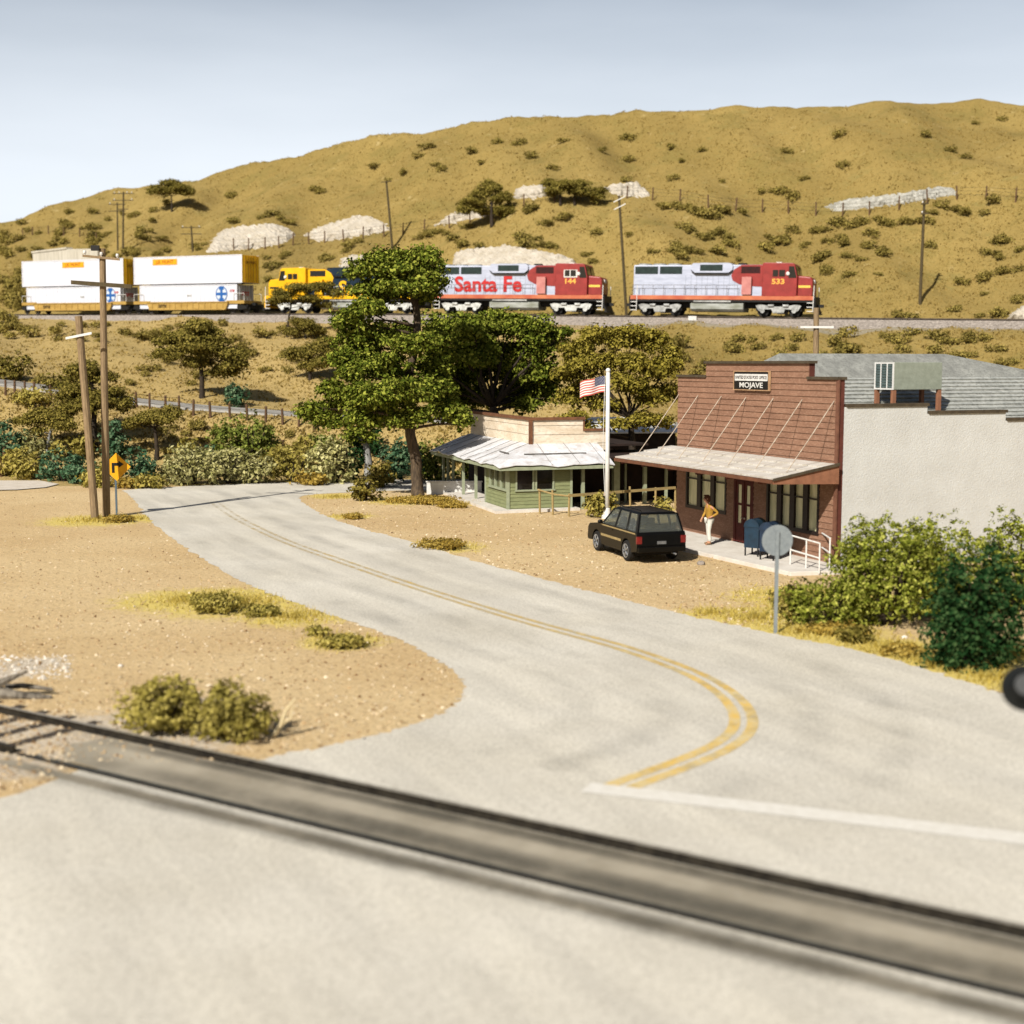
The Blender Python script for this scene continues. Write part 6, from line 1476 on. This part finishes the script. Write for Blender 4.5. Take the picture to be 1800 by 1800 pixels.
BS = [(340, 852, 100, 62, L_sage, "broad sage bush right of the yellow sign, at the road's far edge"), (298, 850, 50, 40, L_sage, "small sage bush just right of the teal bush by the sign"),
 (402, 850, 84, 60, L_sage, "sage bush below the tall green bush, at the far road edge"), (455, 850, 56, 44, L_sage, "sage bush midway along the far road edge"),
 (516, 848, 74, 50, L_ol2, "olive bush beside the thin fence post at the road edge"), (590, 848, 84, 70, L_sage, "tall pale sage bush left of the grey oak trunk"),
 (440, 812, 108, 72, L_green, "large mid green bush, tallest of the roadside row"), (372, 815, 40, 28, L_teal, "tiny teal bush tucked against the large green bush"),
 (242, 852, 56, 58, L_teal, "teal bush directly right of the yellow diamond sign"), (112, 846, 66, 50, L_teal, "teal bush left of the leaning pole's foot"),
 (203, 806, 46, 62, L_teal, "upright teal bush just above the yellow sign"), (14, 808, 52, 58, L_teal, "teal bush cut by the left edge"),
 (146, 850, 50, 34, L_teal, "low teal bush behind the leaning pole"), (50, 842, 66, 48, L_ol2, "olive bush above the pale path at left"), (24, 836, 50, 40, L_ol2, "olive bush beside the stub posts"),
 (172, 856, 60, 36, L_ol2, "low olive bush between the two pole feet"), (60, 806, 64, 46, L_sage, "sage bush under the pale trunked oak"), (128, 806, 60, 34, L_ol2, "olive bush under the layered dark oak"),
 (690, 850, 74, 62, L_teal, "dark teal bush between the two oak trunks"), (618, 846, 44, 64, L_dark, "dark green bush behind the grey trunk"), (668, 856, 50, 36, L_hill, "brownish bush at the foot of the grey trunk"),
 (770, 846, 70, 62, L_green, "green bush behind the porch posts of the green store"), (820, 840, 60, 60, L_green, "green bush farther right behind the green store porch"),
 (420, 716, 40, 38, L_teal, "single small teal bush beside the hillside lane"), (545, 800, 50, 30, L_ol2, "olive bush beside the thin post above the sage row"), (490, 820, 60, 36, L_ol2, "olive bush right of the large green bush"),
 (580, 800, 60, 34, L_green, "green bush under the left branches of the big oak"), (335, 806, 46, 30, L_ol2, "small olive bush behind the broad sage bush"), (640, 800, 50, 46, L_dark, "dark bush in the shade under the big oak"),
 (60, 712, 70, 26, L_ol2, "low olive bush below the lane fence at left"), (20, 668, 70, 40, L_hill, "brushy bush above the lane at the left edge"), (110, 690, 60, 30, L_hill, "brushy bush above the lane beside the poles"),
 (228, 858, 40, 18, L_dry, "low straw coloured clump at the sign's foot"), (268, 858, 56, 22, L_ol2, "low olive clump at the road's left corner"), (545, 852, 60, 18, L_dry, "low straw clump along the far road edge")]
for b in BS: bush(b[0], b[1], b[2]*1.22, b[3]*1.18, b[4], b[5], group="bushes along the far side of the road")
bush(641, 880, 60, 44, L_hill, "lone rounded olive bush on the island left of the brown oak trunk", n=6)
bush(1052, 909, 68, 42, L_ol2, "round yellow olive bush behind the white flagpole foot", n=6)
bush(1167, 905, 44, 28, L_ol2, "small olive bush at the left corner of the red building", n=5)
bush(1560, 1098, 215, 204, L_ygr, "big yellow green bush against the cream wall", n=14, leaf=0.055, name="shrub", dens=13, sprig=0.14)
bush(1650, 1085, 200, 186, L_ygr, "yellow green bush joined to the big one, behind the dark bush", n=9, leaf=0.055, name="shrub", dens=13, sprig=0.14)
bush(1455, 1102, 150, 92, L_ygr, "lower yellow green bush between round sign and big bush", n=9, leaf=0.055, name="shrub", dens=12, sprig=0.14)
bush(1785, 1075, 190, 182, L_ygr, "yellow green bush at the right edge behind the dark bush", n=10, leaf=0.055, name="shrub", dens=12, sprig=0.14)
bush(1690, 1150, 70, 130, L_ygr, "yellow green sprays between big bush and dark bush", n=5, leaf=0.07, name="shrub")
bush(1700, 1172, 180, 228, L_dark, "tall dark green bush nearest the road at right", n=16, leaf=0.06, name="shrub", dens=11, sprig=0.16)
bush(1500, 1130, 70, 34, L_hill, "small brownish bush at the road edge below the big bush", n=5, leaf=0.06)
bush(1385, 1082, 90, 50, L_ol2, "low olive bush just right of the round sign post", n=6, leaf=0.06)
bush(290, 1286, 190, 100, L_ol2, "left half of the blurred olive bush pair in the foreground", n=7, leaf=0.05, name="shrub")
bush(415, 1294, 170, 100, L_ol2, "right half of the blurred olive bush pair in the foreground", n=7, leaf=0.05, name="shrub")
for i, (px, py, w, h, lab) in enumerate([(390, 1075, 110, 34, "flat olive ground cover clump in the yellow grass left of the road"), (455, 1082, 80, 22, "flat olive clump nearest the road's left edge"), (345, 1062, 40, 16, "tiny olive clump at the left of the yellow grass"),
      (556, 1118, 46, 18, "small olive clump, left of two low clumps by the road"), (614, 1138, 84, 24, "low olive clump, right of two by the road"), (775, 964, 90, 18, "flat dry clump on the island's road edge"), (618, 912, 44, 10, "tiny dry clump on the island near the far bend"),
      (200, 918, 60, 12, "low tuft at the foot of the two poles"), (745, 884, 120, 12, "flat dry growth around the brown oak trunk"), (800, 892, 60, 10, "flat dry growth before the green store porch"), (1590, 1150, 90, 18, "flat dry growth along the road before the dark bush"), (1460, 1112, 120, 14, "flat dry growth along the road right of the sign")]):
    bush(px, py, w, h, L_ol2 if i < 5 else L_dry, lab, group="low clumps beside the road", n=6, leaf=0.05, name="low_shrub")

# scrub on the hill: shared meshes, one object per clump
protos = []
for i in range(5):
    r = rng_(); bl = [(0, 0, 0.30, 0.42, 0.4, 0.30)]
    for k in range(4):
        a = r.uniform(0, 6.28); bl.append((math.cos(a)*0.45, math.sin(a)*0.4, r.uniform(0.12, 0.42), r.uniform(.2, .32), r.uniform(.2, .32), r.uniform(.16, .28)))
    protos.append(quads_mesh("scrub_foliage", foliage(bl, 16, 0.075, r, 2.2, 7, low=0.7, shell=0.4)))
for me in protos: me.materials.append(L_scrub)
SC = []
def scrub(pxs, w, label, group, jit=0.0, hr=0.55):
    Q = hits(pxs)
    for (px, py), q in zip(pxs, Q):
        if q[1] > 235: continue
        wp = 1.22*w*rnd.uniform(0.65, 1.3); SC.append((wp, q, wp*mpp(q[1])/1.35, hr, label, group))
def plant_scrub(limit=285):
    SC.sort(key=lambda t: -t[0]); rest = []
    for i, (wp, q, ww, hr, label, group) in enumerate(SC):
        Mx = Matrix.Translation((q[0], q[1], q[2] - 0.04*ww)) @ Matrix.Rotation(rnd.uniform(0, 6.28), 4, 'Z') @ Matrix.Diagonal((ww, ww, ww*rnd.uniform(.75, 1.3)*hr/0.55, 1))
        me = rnd.choice(protos)
        if i < limit:
            o = bpy.data.objects.new("scrub_clump", me); COL.objects.link(o); o.matrix_world = Mx; tag(o, label, "scrub", group)
        else:
            n = len(me.vertices); co = np.empty(n*3, np.float32); me.vertices.foreach_get("co", co); M3 = np.array(Mx)
            rest.append(co.reshape(-1, 3) @ M3[:3, :3].T + M3[:3, 3])
    if rest:
        o = link("scrub", quads_mesh("scrub", np.concatenate(rest)), L_scrub); o["kind"] = "stuff"; tag(o, "smallest tufts of olive scrub dotted over the golden hill", "scrub")
c4 = [(450,155),(475,165),(520,158),(560,160),(600,172),(640,165),(670,180),(700,200),(730,215),(760,225),(810,235),(840,222),(870,190),(905,200),(1010,200),(630,330),(660,320),(600,310),(740,370),(770,385),(800,360),(830,350),(860,340),(890,375),(920,370),(910,410),(940,430),(850,480),(820,470),(540,470),(580,480),(560,445),(690,480),(640,470),(600,515),(400,480),(990,525),(1190,370),(1220,420),(1260,410),(1300,400),(1330,412),(1180,470),(1380,320),(1410,340),(1480,420),(1450,440),(1560,320),(1530,340),(1600,325),(1600,400),(1650,405),(1720,390),(1740,430),(1560,540),(1590,520),(1600,600),(1620,625),(1760,640),(1750,500),(1690,280),(1720,275),(1150,55),(1250,50),(1270,62),(1390,100),(220,355)]
c5 = [(340,310),(450,330),(420,345),(540,310),(500,300),(640,280),(700,300),(680,320),(740,330),(860,295),(900,300),(1060,220),(1100,230),(1050,300),(980,300),(1190,190),(1240,200),(1300,230),(1490,235),(1560,140),(1150,180),(360,440),(180,590),(230,570),(240,690),(430,570),(520,600),(610,400),(590,490),(560,500),(690,540),(660,555),(440,720),(640,710),(1070,490),(1310,780),(1480,760),(1500,730),(1490,870),(1270,980),(1240,1000),(1480,550),(1570,460),(1640,460),(1620,590),(1580,560),(1600,700),(1650,690),(1780,510),(1780,670),(1760,530),(860,1050),(820,1055),(910,1060),(1740,930),(1780,900),(1580,1030),(1620,1035),(1440,1050)]
P4 = [(1050 + x/4, 320 + y/4 + 6) for x, y in c4]; P5 = [(1400 + x/4.5, 320 + y/4.5 + 6) for x, y in c5]
def spread(P, n, sx, sy): return P + [(p[0] + rnd.gauss(0, sx), p[1] + rnd.gauss(0, sy)) for p in P for _ in range(n)]
scrub([p for p in spread(P4, 0, 8, 4)], 24, "low olive scrub clump on the golden slope above the leading locomotive", "scrub on the slope above the leading locomotive", hr=0.5)
scrub([p for p in P5], 25, "low olive scrub clump on the golden slope around the lone pole at right", "scrub around the lone telegraph pole", hr=0.5)
c3 = [(120,350),(60,345),(20,360),(190,380),(250,430),(370,440),(690,370),(660,380),(740,390),(800,380),(830,430),(870,440),(700,430),(910,440),(780,430),(1140,490),(1110,500),(1160,545),(1190,545),(960,230),(930,245),(990,225),(850,270),(830,280),(770,170),(740,190),(720,200),(270,300),(300,295),(1190,350)]
P3 = [(750 + x/4, 320 + y/4 + 6) for x, y in c3]
scrub(P3, 22, "low olive scrub clump on the slope above the red lettered locomotive", "scrub above the red lettered locomotive", hr=0.5)
c2 = [(10,90),(40,85),(30,260),(60,265),(600,40),(640,45),(660,55),(220,240),(270,225),(320,215),(370,240),(400,265),(440,270),(420,500),(400,515),(350,570),(310,600),(360,565),(290,670),(860,440),(830,470),(920,405),(700,510),(660,540),(730,520),(680,520),(260,520),(1380,350),(1440,340),(1490,330),(1350,375),(1590,380),(1650,430),(1770,435)]
P2 = [(400 + x/4, 320 + y/4 + 6) for x, y in c2]
scrub(P2, 20, "low olive scrub clump on the hill above the yellow nosed locomotive", "scrub above the yellow nosed locomotive", hr=0.5)
rs = random.Random(5)
PL = []
for i in range(46):
    px = rs.uniform(5, 300); lo = 400 - px*0.19 + 14; PL.append((px, rs.uniform(lo, 455)))
for x, y in [(640,360),(680,350),(720,370),(760,345),(640,400),(700,395),(480,205),(640,200),(500,300),(460,275),(1040,385),(1360,440),(1390,460),(1440,420),(150,280),(1000,380),(1060,330),(970,370)]: PL.append((x/4, 320 + y/4 + 6))
scrub(PL, 19, "low brown green scrub clump on the left hill behind the containers", "scrub on the left hill", hr=0.55)
PB = []
for i in range(64):
    px = rs.uniform(0, 600); PB.append((px, rs.uniform(572, 600) if rs.random() < 0.6 else rs.uniform(600, 680)))
scrub(PB, 24, "low olive scrub clump on the tan bank below the train", "scrub on the bank below the train", hr=0.55)
PE_ = [(rs.uniform(0, 44), rs.uniform(470, 590)) for i in range(22)]
scrub(PE_, 26, "brushy scrub clump at the left edge beside the last container", "scrub at the left edge beside the train", hr=0.8)
PR = []
for i in range(70):
    px = rs.uniform(985, 1800); PR.append((px, rs.uniform(590, 668)))
scrub(PR, 30, "low yellow green scrub clump on the embankment behind the post office", "scrub on the embankment below the leading locomotive", hr=0.6)
PH = []
for i in range(34):
    px = rs.uniform(640, 1790); PH.append((px, rs.uniform(262 - (px - 640)*0.045, 322)))
scrub(PH, 21, "low olive scrub clump high on the bare hill above the long fence", "scrub high on the hill above the long fence", hr=0.5)
PM = []
for i in range(26): PM.append((rs.uniform(270, 560), rs.uniform(750, 812)))
scrub(PM, 20, "low olive scrub clump on the sand behind the roadside bushes", "scrub behind the roadside bushes", hr=0.6)

plant_scrub()
# short dry grass standing on the hill
def hill_grass(n, seed):
    r = np.random.default_rng(seed); px = r.uniform(-30, 1830, n*2); py = r.uniform(190, 850, n*2)
    Q = hits(np.stack([px, py], 1)); yt = I(YT, Q[:, 0]); yl = I(YL, Q[:, 0])
    ok = (np.abs(Q[:, 1] - yt) > 4.6) & (np.abs(Q[:, 1] - yl) > 2.6) & (Q[:, 1] > 82) & (Q[:, 1] < 240)
    Q = Q[ok][:n]; m = len(Q); k = 5
    P = np.repeat(Q, k, axis=0) + np.concatenate([r.normal(0, 0.28, (m*k, 2)), np.zeros((m*k, 1))], 1)
    P[:, 2] = T(P[:, 0], P[:, 1])
    h = r.uniform(0.05, 0.20, m*k); w = r.uniform(0.05, 0.14, m*k); t = r.uniform(0, 6.28, m*k)
    dx, dy = np.cos(t)*w, np.sin(t)*w; lx, ly = r.normal(0, 0.4, m*k)*h, r.normal(0, 0.4, m*k)*h
    z = P[:, 2] - 0.05
    V = np.stack([np.stack([P[:, 0]-dx, P[:, 1]-dy, z], 1), np.stack([P[:, 0]+dx, P[:, 1]+dy, z], 1), np.stack([P[:, 0]+lx+dx*.4, P[:, 1]+ly+dy*.4, z+h], 1), np.stack([P[:, 0]+lx-dx*.4, P[:, 1]+ly-dy*.4, z+h], 1)], 1)
    o = link("dry_grass", quads_mesh("dry_grass", V.reshape(-1, 3)), leaf_mat("hill_straw", A(138, 116, 62), A(160, 136, 76), A(178, 154, 94), 0.25, 0.0)); o["kind"] = "stuff"
    tag(o, "short golden dry grass covering the hillside above and below the train", "grass")
hill_grass(19000, 77)
# pale rock cuts in the hill
M_rock = mat("pale_rock", A(210, 200, 184), A(182, 170, 150), scale=1.0, speck=A(160, 146, 124), speck_scale=4, speck_amt=0.5, bump=1.0, bscale=4, rough=0.95)
def rock(polypx, label, th=0.5, step=4.0, m=M_rock, rough=0.07):
    xs = [p[0] for p in polypx]; ys = [p[1] for p in polypx]
    gx = np.arange(min(xs) - step, max(xs) + step*1.5, step); gy = np.arange(min(ys) - step*0.5, max(ys) + step, step*0.5)
    pts = [(x, y) for y in gy for x in gx]
    Q = hits(pts)
    pv = [Vector(p) for p in polypx]
    def sd(x, y):
        ins = False; dm = 1e9; n = len(pv); j = n-1; p = Vector((x, y))
        for i in range(n):
            a, b = pv[i], pv[j]
            if (a.y > y) != (b.y > y) and x < (b.x-a.x)*(y-a.y)/(b.y-a.y)+a.x: ins = not ins
            ab = b-a; t = max(0, min(1, (p-a).dot(ab)/max(1e-6, ab.length_squared))); dm = min(dm, ((p-a-ab*t)*Vector((1, 1))).length) if False else min(dm, (p-(a+ab*t)).length)
            j = i
        return dm if ins else -dm
    r = rng_(); base = Vector(Q[0]); V = []; nx, ny = len(gx), len(gy)
    S = []
    for (x, y), q in zip(pts, Q):
        s = sd(x, y) + r.normal()*1.3; S.append(s)
        up = max(-0.25, min(1, s/5.0))*th + r.normal()*rough*(s > 0) + (0.35*rough*math.sin(x*0.9) if s > 0 else 0)
        V.append((q[0]-base.x, q[1] - up*0.75 - base.y, q[2] + up*0.55 - base.z))
    Fc = []
    for j in range(ny-1):
        for i in range(nx-1):
            a = j*nx+i; ids = (a, a+1, a+nx+1, a+nx)
            if max(S[k] for k in ids) > -1.5: Fc.append(ids)
    me = bpy.data.meshes.new("rock_face"); me.from_pydata(V, [], Fc)
    bm = bmesh.new(); bm.from_mesh(me)
    bmesh.ops.delete(bm, geom=[v for v in bm.verts if not v.link_faces], context='VERTS')
    bmesh.ops.recalc_face_normals(bm, faces=bm.faces); bm.to_mesh(me); bm.free()
    o = link("rock_face", me, m); o.location = base
    return tag(o, label, "rock face", "pale rock cuts in the hill")
rock([(364, 444), (376, 420), (392, 404), (430, 397), (480, 393), (500, 399), (520, 412), (505, 424), (470, 434), (420, 440)], "pale rock cut above the white containers, behind the long fence")
rock([(536, 414), (560, 400), (590, 390), (625, 380), (650, 381), (676, 392), (684, 404), (650, 412), (600, 420), (560, 426)], "pale rock cut left of the telegraph pole above the oak")
rock([(765, 396), (790, 378), (815, 368), (835, 364), (870, 366), (900, 372), (860, 380), (815, 388)], "narrow pale rock streak under the dark hilltop oak")
rock([(905, 350), (906, 332), (920, 328), (955, 324), (960, 344), (940, 348)], "small pale rock patch between the hilltop oaks", 0.4)
rock([(1055, 332), (1080, 324), (1120, 320), (1142, 340), (1142, 346), (1090, 344)], "pale rock cut above the pole with white crossarms", 0.4)
rock([(795, 472), (800, 444), (830, 438), (890, 432), (940, 440), (990, 450), (1010, 458), (1012, 475), (950, 480), (850, 480)], "big pale rock cut directly behind the red lettered locomotive")
rock([(596, 470), (600, 455), (625, 447), (640, 452), (640, 470)], "small pale rock behind the yellow nosed locomotive", 0.4)
M_rockg = mat("grey_rock", A(196, 192, 180), A(150, 146, 134), scale=1.6, speck=A(120, 116, 104), speck_scale=5, bump=1.0, bscale=5)
rock([(1448, 364), (1490, 350), (1540, 346), (1590, 340), (1650, 328), (1680, 332), (1682, 342), (1620, 352), (1540, 364), (1470, 372)], "long grey rubble streak along the fence at upper right", 0.4, m=M_rockg)
rock([(1768, 564), (1780, 550), (1794, 540), (1812, 536), (1822, 564)], "white rock beside the track at the right edge", 0.6)
# concrete retaining wall behind the last container
a, b = hit(66, 466), hit(178, 466)
RW = empty("retaining_wall", a, math.atan2(b.y-a.y, b.x-a.x), "pale concrete retaining wall behind the last white container", "wall")
L_ = (b-a).length; k = mpp(a.y)
mb = MB(); mb.prism([(0.5*1, -2.5), (L_, -2.5), (L_ + 0.2, 15*k), (L_*0.55, 20*k), (-0.2, 20*k)], 'y', -0.6, 0.2); mb.build("wall_face", mat("wall_concrete", A(214, 206, 190), A(186, 178, 160), scale=0.8, stretch=(3, 1, 0.4), speck=A(160, 152, 136), speck_scale=5, bump=0.5, bscale=8), RW)
mb = MB(); mb.prism([(-0.3, 20*k + 0.001), (L_*0.55, 20*k + 0.001), (L_*0.55, 20*k + 0.25), (-0.3, 20*k + 0.25)], 'y', -0.7, 0.25); mb.build("coping", mat("wall_concrete", A(214, 206, 190)), RW)
# white lineside marker
q = at(1217, 560, float(I(YT, 16.5)) - 2.6)
mk = empty("track_marker", (q.x, q.y, q.z - 0.5), 0, "small white marker block beside the track under the leading locomotive", "track marker")
mb = MB(); mb.box(-0.36, 0.36, -0.1, 0.1, 0.32, 0.72); mb.build("plate", M_white, mk, bevel=0.02)
mb = MB(); mb.box(-0.05, 0.05, 0.0, 0.08, -0.5, 0.32); mb.build("stake", M_white, mk)

# gravel, stones, grass
def octas(P, S, rng):
    n = len(P); V = np.empty((n, 6, 3)); s = S[:, None]
    for i, d in enumerate(((1, 0, 0), (0, 1, 0), (-1, 0, 0), (0, -1, 0), (0, 0, .8), (0, 0, -.5))):
        V[:, i] = P + np.array(d)*s*rng.uniform(0.6, 1.3, (n, 1)) + rng.normal(size=(n, 3))*s*0.15
    f = np.array([(0, 1, 4), (1, 2, 4), (2, 3, 4), (3, 0, 4)], np.int32)
    Fc = (f[None] + (np.arange(n)*6)[:, None, None]).reshape(-1, 3)
    return V.reshape(-1, 3), Fc
def pebbles(name, n, region, smin, smax, m, seed):
    r = np.random.default_rng(seed); P = []
    while len(P) < n:
        px, py = r.uniform(region[0], region[2]), r.uniform(region[1], region[3])
        g = G(px, py)
        if not in_road(g.x, g.y): P.append((g.x, g.y, 0.0))
    P = np.array(P); S = smin + (smax - smin)*r.random(n)**4
    V, Fc = octas(P, S, r)
    me = bpy.data.meshes.new(name); me.from_pydata(V.tolist(), [], Fc.tolist()); o = link(name, me, m); o["kind"] = "stuff"; return o
M_peb = leaf_mat("gravel_stone", A(120, 92, 62), A(190, 160, 118), A(232, 214, 182), 0.0, 0.0)
M_pebw = leaf_mat("white_stone", A(196, 184, 166), A(222, 212, 196), A(240, 232, 220), 0.0, 0.0)
tag(pebbles("gravel", 8000, (0, 872, 830, 1340), 0.015, 0.055, M_peb, 1), "loose tan gravel left of the road", "gravel")
tag(pebbles("gravel", 6500, (540, 880, 1400, 1100), 0.018, 0.06, M_peb, 2), "loose tan gravel in front of the buildings", "gravel")
pw = pebbles("gravel", 260, (0, 1150, 130, 1195), 0.02, 0.08, M_pebw, 3); tag(pw, "white stone chips scattered at the left edge", "gravel")
pw = pebbles("gravel", 700, (-60, 1250, 130, 1390), 0.02, 0.06, M_peb, 4); tag(pw, "pale ballast stones along the foreground rail", "gravel")
for i, (px, py, s, lab) in enumerate([(1427, 1108, 0.09, "white stone at the road edge right of the round sign post"), (1590, 1122, 0.06, "small pale stone below the big bush"), (212, 1172, 0.05, "single white stone on the gravel right of the stone chips"), (1232, 993, 0.12, "tan stone on gravel before the sidewalk")]):
    g = G(px, py); mb = MB(); mb.ball((0, 0, s*0.4), s, 7, (1.2, 1, 0.8)); o = mb.build("stone", M_pebw if i != 3 else M_ball); o.location = g; tag(o, lab, "stone")
def grass(name, spots, m, seed, label, hh=(0.05, 0.16), per=260):
    r = np.random.default_rng(seed); VV = []
    for (px, py, rad, k) in spots:
        g = G(px, py) if py > 863 else hit(px, py)
        n = int(per*k)
        a = r.uniform(0, 6.28, n); q = rad*np.abs(r.normal(0, 0.55, n))
        x = g.x + np.cos(a)*q; y = g.y + np.sin(a)*q
        ok = np.array([not in_road(xx, yy) for xx, yy in zip(x, y)]); x, y = x[ok], y[ok]; n = len(x)
        h = r.uniform(hh[0], hh[1], n); lx, ly = r.normal(0, 0.5, n)*h, r.normal(0, 0.5, n)*h; w = 0.014
        t = r.uniform(0, 6.28, n); dx, dy = np.cos(t)*w, np.sin(t)*w
        z = np.zeros(n)
        V = np.stack([np.stack([x-dx, y-dy, z], 1), np.stack([x+dx, y+dy, z], 1), np.stack([x+lx+dx*.3, y+ly+dy*.3, h], 1), np.stack([x+lx-dx*.3, y+ly-dy*.3, h], 1)], 1)
        VV.append(V.reshape(-1, 3))
    o = link(name, quads_mesh(name, np.concatenate(VV)), m); o["kind"] = "stuff"; tag(o, label, "grass"); return o
L_straw = leaf_mat("straw_blade", A(176, 150, 66), A(206, 182, 88), A(226, 206, 122), 0.3, 0.0)
grass("dry_grass", [(165, 915, 1.8, 2.4), (235, 912, 1.4, 1.4), (420, 1058, 2.0, 4), (330, 1055, 1.4, 2), (520, 1085, 1.4, 2), (600, 1128, 1.0, 1.6)], L_straw, 21, "yellow dry grass in patches left of the road")
grass("dry_grass", [(770, 962, 1.8, 2), (615, 908, 1.0, 1), (720, 882, 2.2, 3), (590, 874, 1.4, 1.2), (830, 885, 1.2, 1.2)], L_straw, 22, "yellow dry grass on the island around the oak")
grass("dry_grass", [(1330, 1085, 1.4, 2.4), (1250, 1078, 0.9, 1), (1420, 1108, 1.6, 3), (1500, 1062, 2.4, 5), (1400, 1050, 2.0, 4), (1560, 1140, 1.8, 3), (1640, 1165, 1.6, 2.4), (1740, 1190, 1.6, 2.4), (1790, 1150, 2.0, 3)], L_straw, 23, "yellow dry grass between road and bushes at right")

# ------------------------------------------------------------------ light, sky, camera
az_x, az_y = -0.47, -0.883; EL = R_(38)
sd = Vector((az_x*math.cos(EL), az_y*math.cos(EL), math.sin(EL)))
lt = bpy.data.lights.new("sun", 'SUN'); lt.energy = 5.0; lt.angle = R_(0.5); lt.color = (1.0, 0.965, 0.895)
so = bpy.data.objects.new("sun", lt); COL.objects.link(so); so.rotation_euler = sd.to_track_quat('Z', 'Y').to_euler(); so.location = (-20, -20, 40)
w = bpy.data.worlds.new("World"); sc.world = w; w.use_nodes = True
nt = w.node_tree; bg = nt.nodes["Background"]
sky = nt.nodes.new("ShaderNodeTexSky"); sky.sky_type = 'NISHITA'; sky.sun_disc = False
sky.sun_elevation = EL; sky.sun_rotation = math.atan2(sd.x, sd.y); sky.air_density = 1.0; sky.dust_density = 2.2; sky.ozone_density = 1.0; sky.altitude = 200
# added bright haze low over the hills ahead, thinning upwards, with faint high cloud
tc = nt.nodes.new("ShaderNodeTexCoord"); sx = nt.nodes.new("ShaderNodeSeparateXYZ"); nt.links.new(tc.outputs["Generated"], sx.inputs[0])
mr = nt.nodes.new("ShaderNodeMapRange"); mr.interpolation_type = 'SMOOTHSTEP'; mr.inputs["From Min"].default_value = 0.07; mr.inputs["From Max"].default_value = 0.40; mr.inputs["To Min"].default_value = 0.95; mr.inputs["To Max"].default_value = 0.0
nt.links.new(sx.outputs["Z"], mr.inputs["Value"])
mp = nt.nodes.new("ShaderNodeMapping"); mp.inputs["Scale"].default_value = (2, 2, 9); nt.links.new(tc.outputs["Generated"], mp.inputs["Vector"])
cn = nt.nodes.new("ShaderNodeTexNoise"); cn.inputs["Scale"].default_value = 1.6; cn.inputs["Detail"].default_value = 5; nt.links.new(mp.outputs[0], cn.inputs["Vector"])
ma = nt.nodes.new("ShaderNodeMath"); ma.operation = 'MULTIPLY_ADD'; ma.inputs[1].default_value = 0.3; ma.inputs[2].default_value = -0.15; nt.links.new(cn.outputs["Fac"], ma.inputs[0])
ad = nt.nodes.new("ShaderNodeMath"); ad.operation = 'ADD'; ad.use_clamp = True; nt.links.new(ma.outputs[0], ad.inputs[0]); nt.links.new(mr.outputs[0], ad.inputs[1])
mx = nt.nodes.new("ShaderNodeMix"); mx.data_type = 'RGBA'; mr2 = nt.nodes.new("ShaderNodeMapRange"); mr2.interpolation_type = 'SMOOTHSTEP'; mr2.inputs["From Min"].default_value = 0.1; mr2.inputs["From Max"].default_value = 0.8
nt.links.new(sx.outputs["Y"], mr2.inputs["Value"])  # haze held to the view ahead, so shade elsewhere stays dark
mu2 = nt.nodes.new("ShaderNodeMath"); mu2.operation = 'MULTIPLY'; nt.links.new(ad.outputs[0], mu2.inputs[0]); nt.links.new(mr2.outputs[0], mu2.inputs[1]); nt.links.new(mu2.outputs[0], mx.inputs["Factor"]); nt.links.new(sky.outputs[0], mx.inputs["A"]); mx.inputs["B"].default_value = (15.2, 16.2, 17.4, 1)
nt.links.new(mx.outputs["Result"], bg.inputs["Color"]); bg.inputs["Strength"].default_value = 0.05
cam = bpy.data.cameras.new("camera"); co = bpy.data.objects.new("camera", cam); COL.objects.link(co)
cam.sensor_width = 36.0; cam.lens = 36.0*F_PX/1800.0; cam.clip_end = 3000; cam.clip_start = 0.1
co.location = CAMP; co.rotation_euler = (R_(90) - PITCH, 0, 0)
cam.dof.use_dof = True; cam.dof.focus_distance = 58.0; cam.dof.aperture_fstop = 0.42
sc.camera = co
sc.view_settings.view_transform = 'Standard'; sc.view_settings.look = 'None'; sc.view_settings.exposure = 0.34; sc.view_settings.gamma = 1.0
sc.cycles.use_denoising = True
sc.cycles.max_bounces = 6; sc.cycles.diffuse_bounces = 1; sc.cycles.transparent_max_bounces = 8
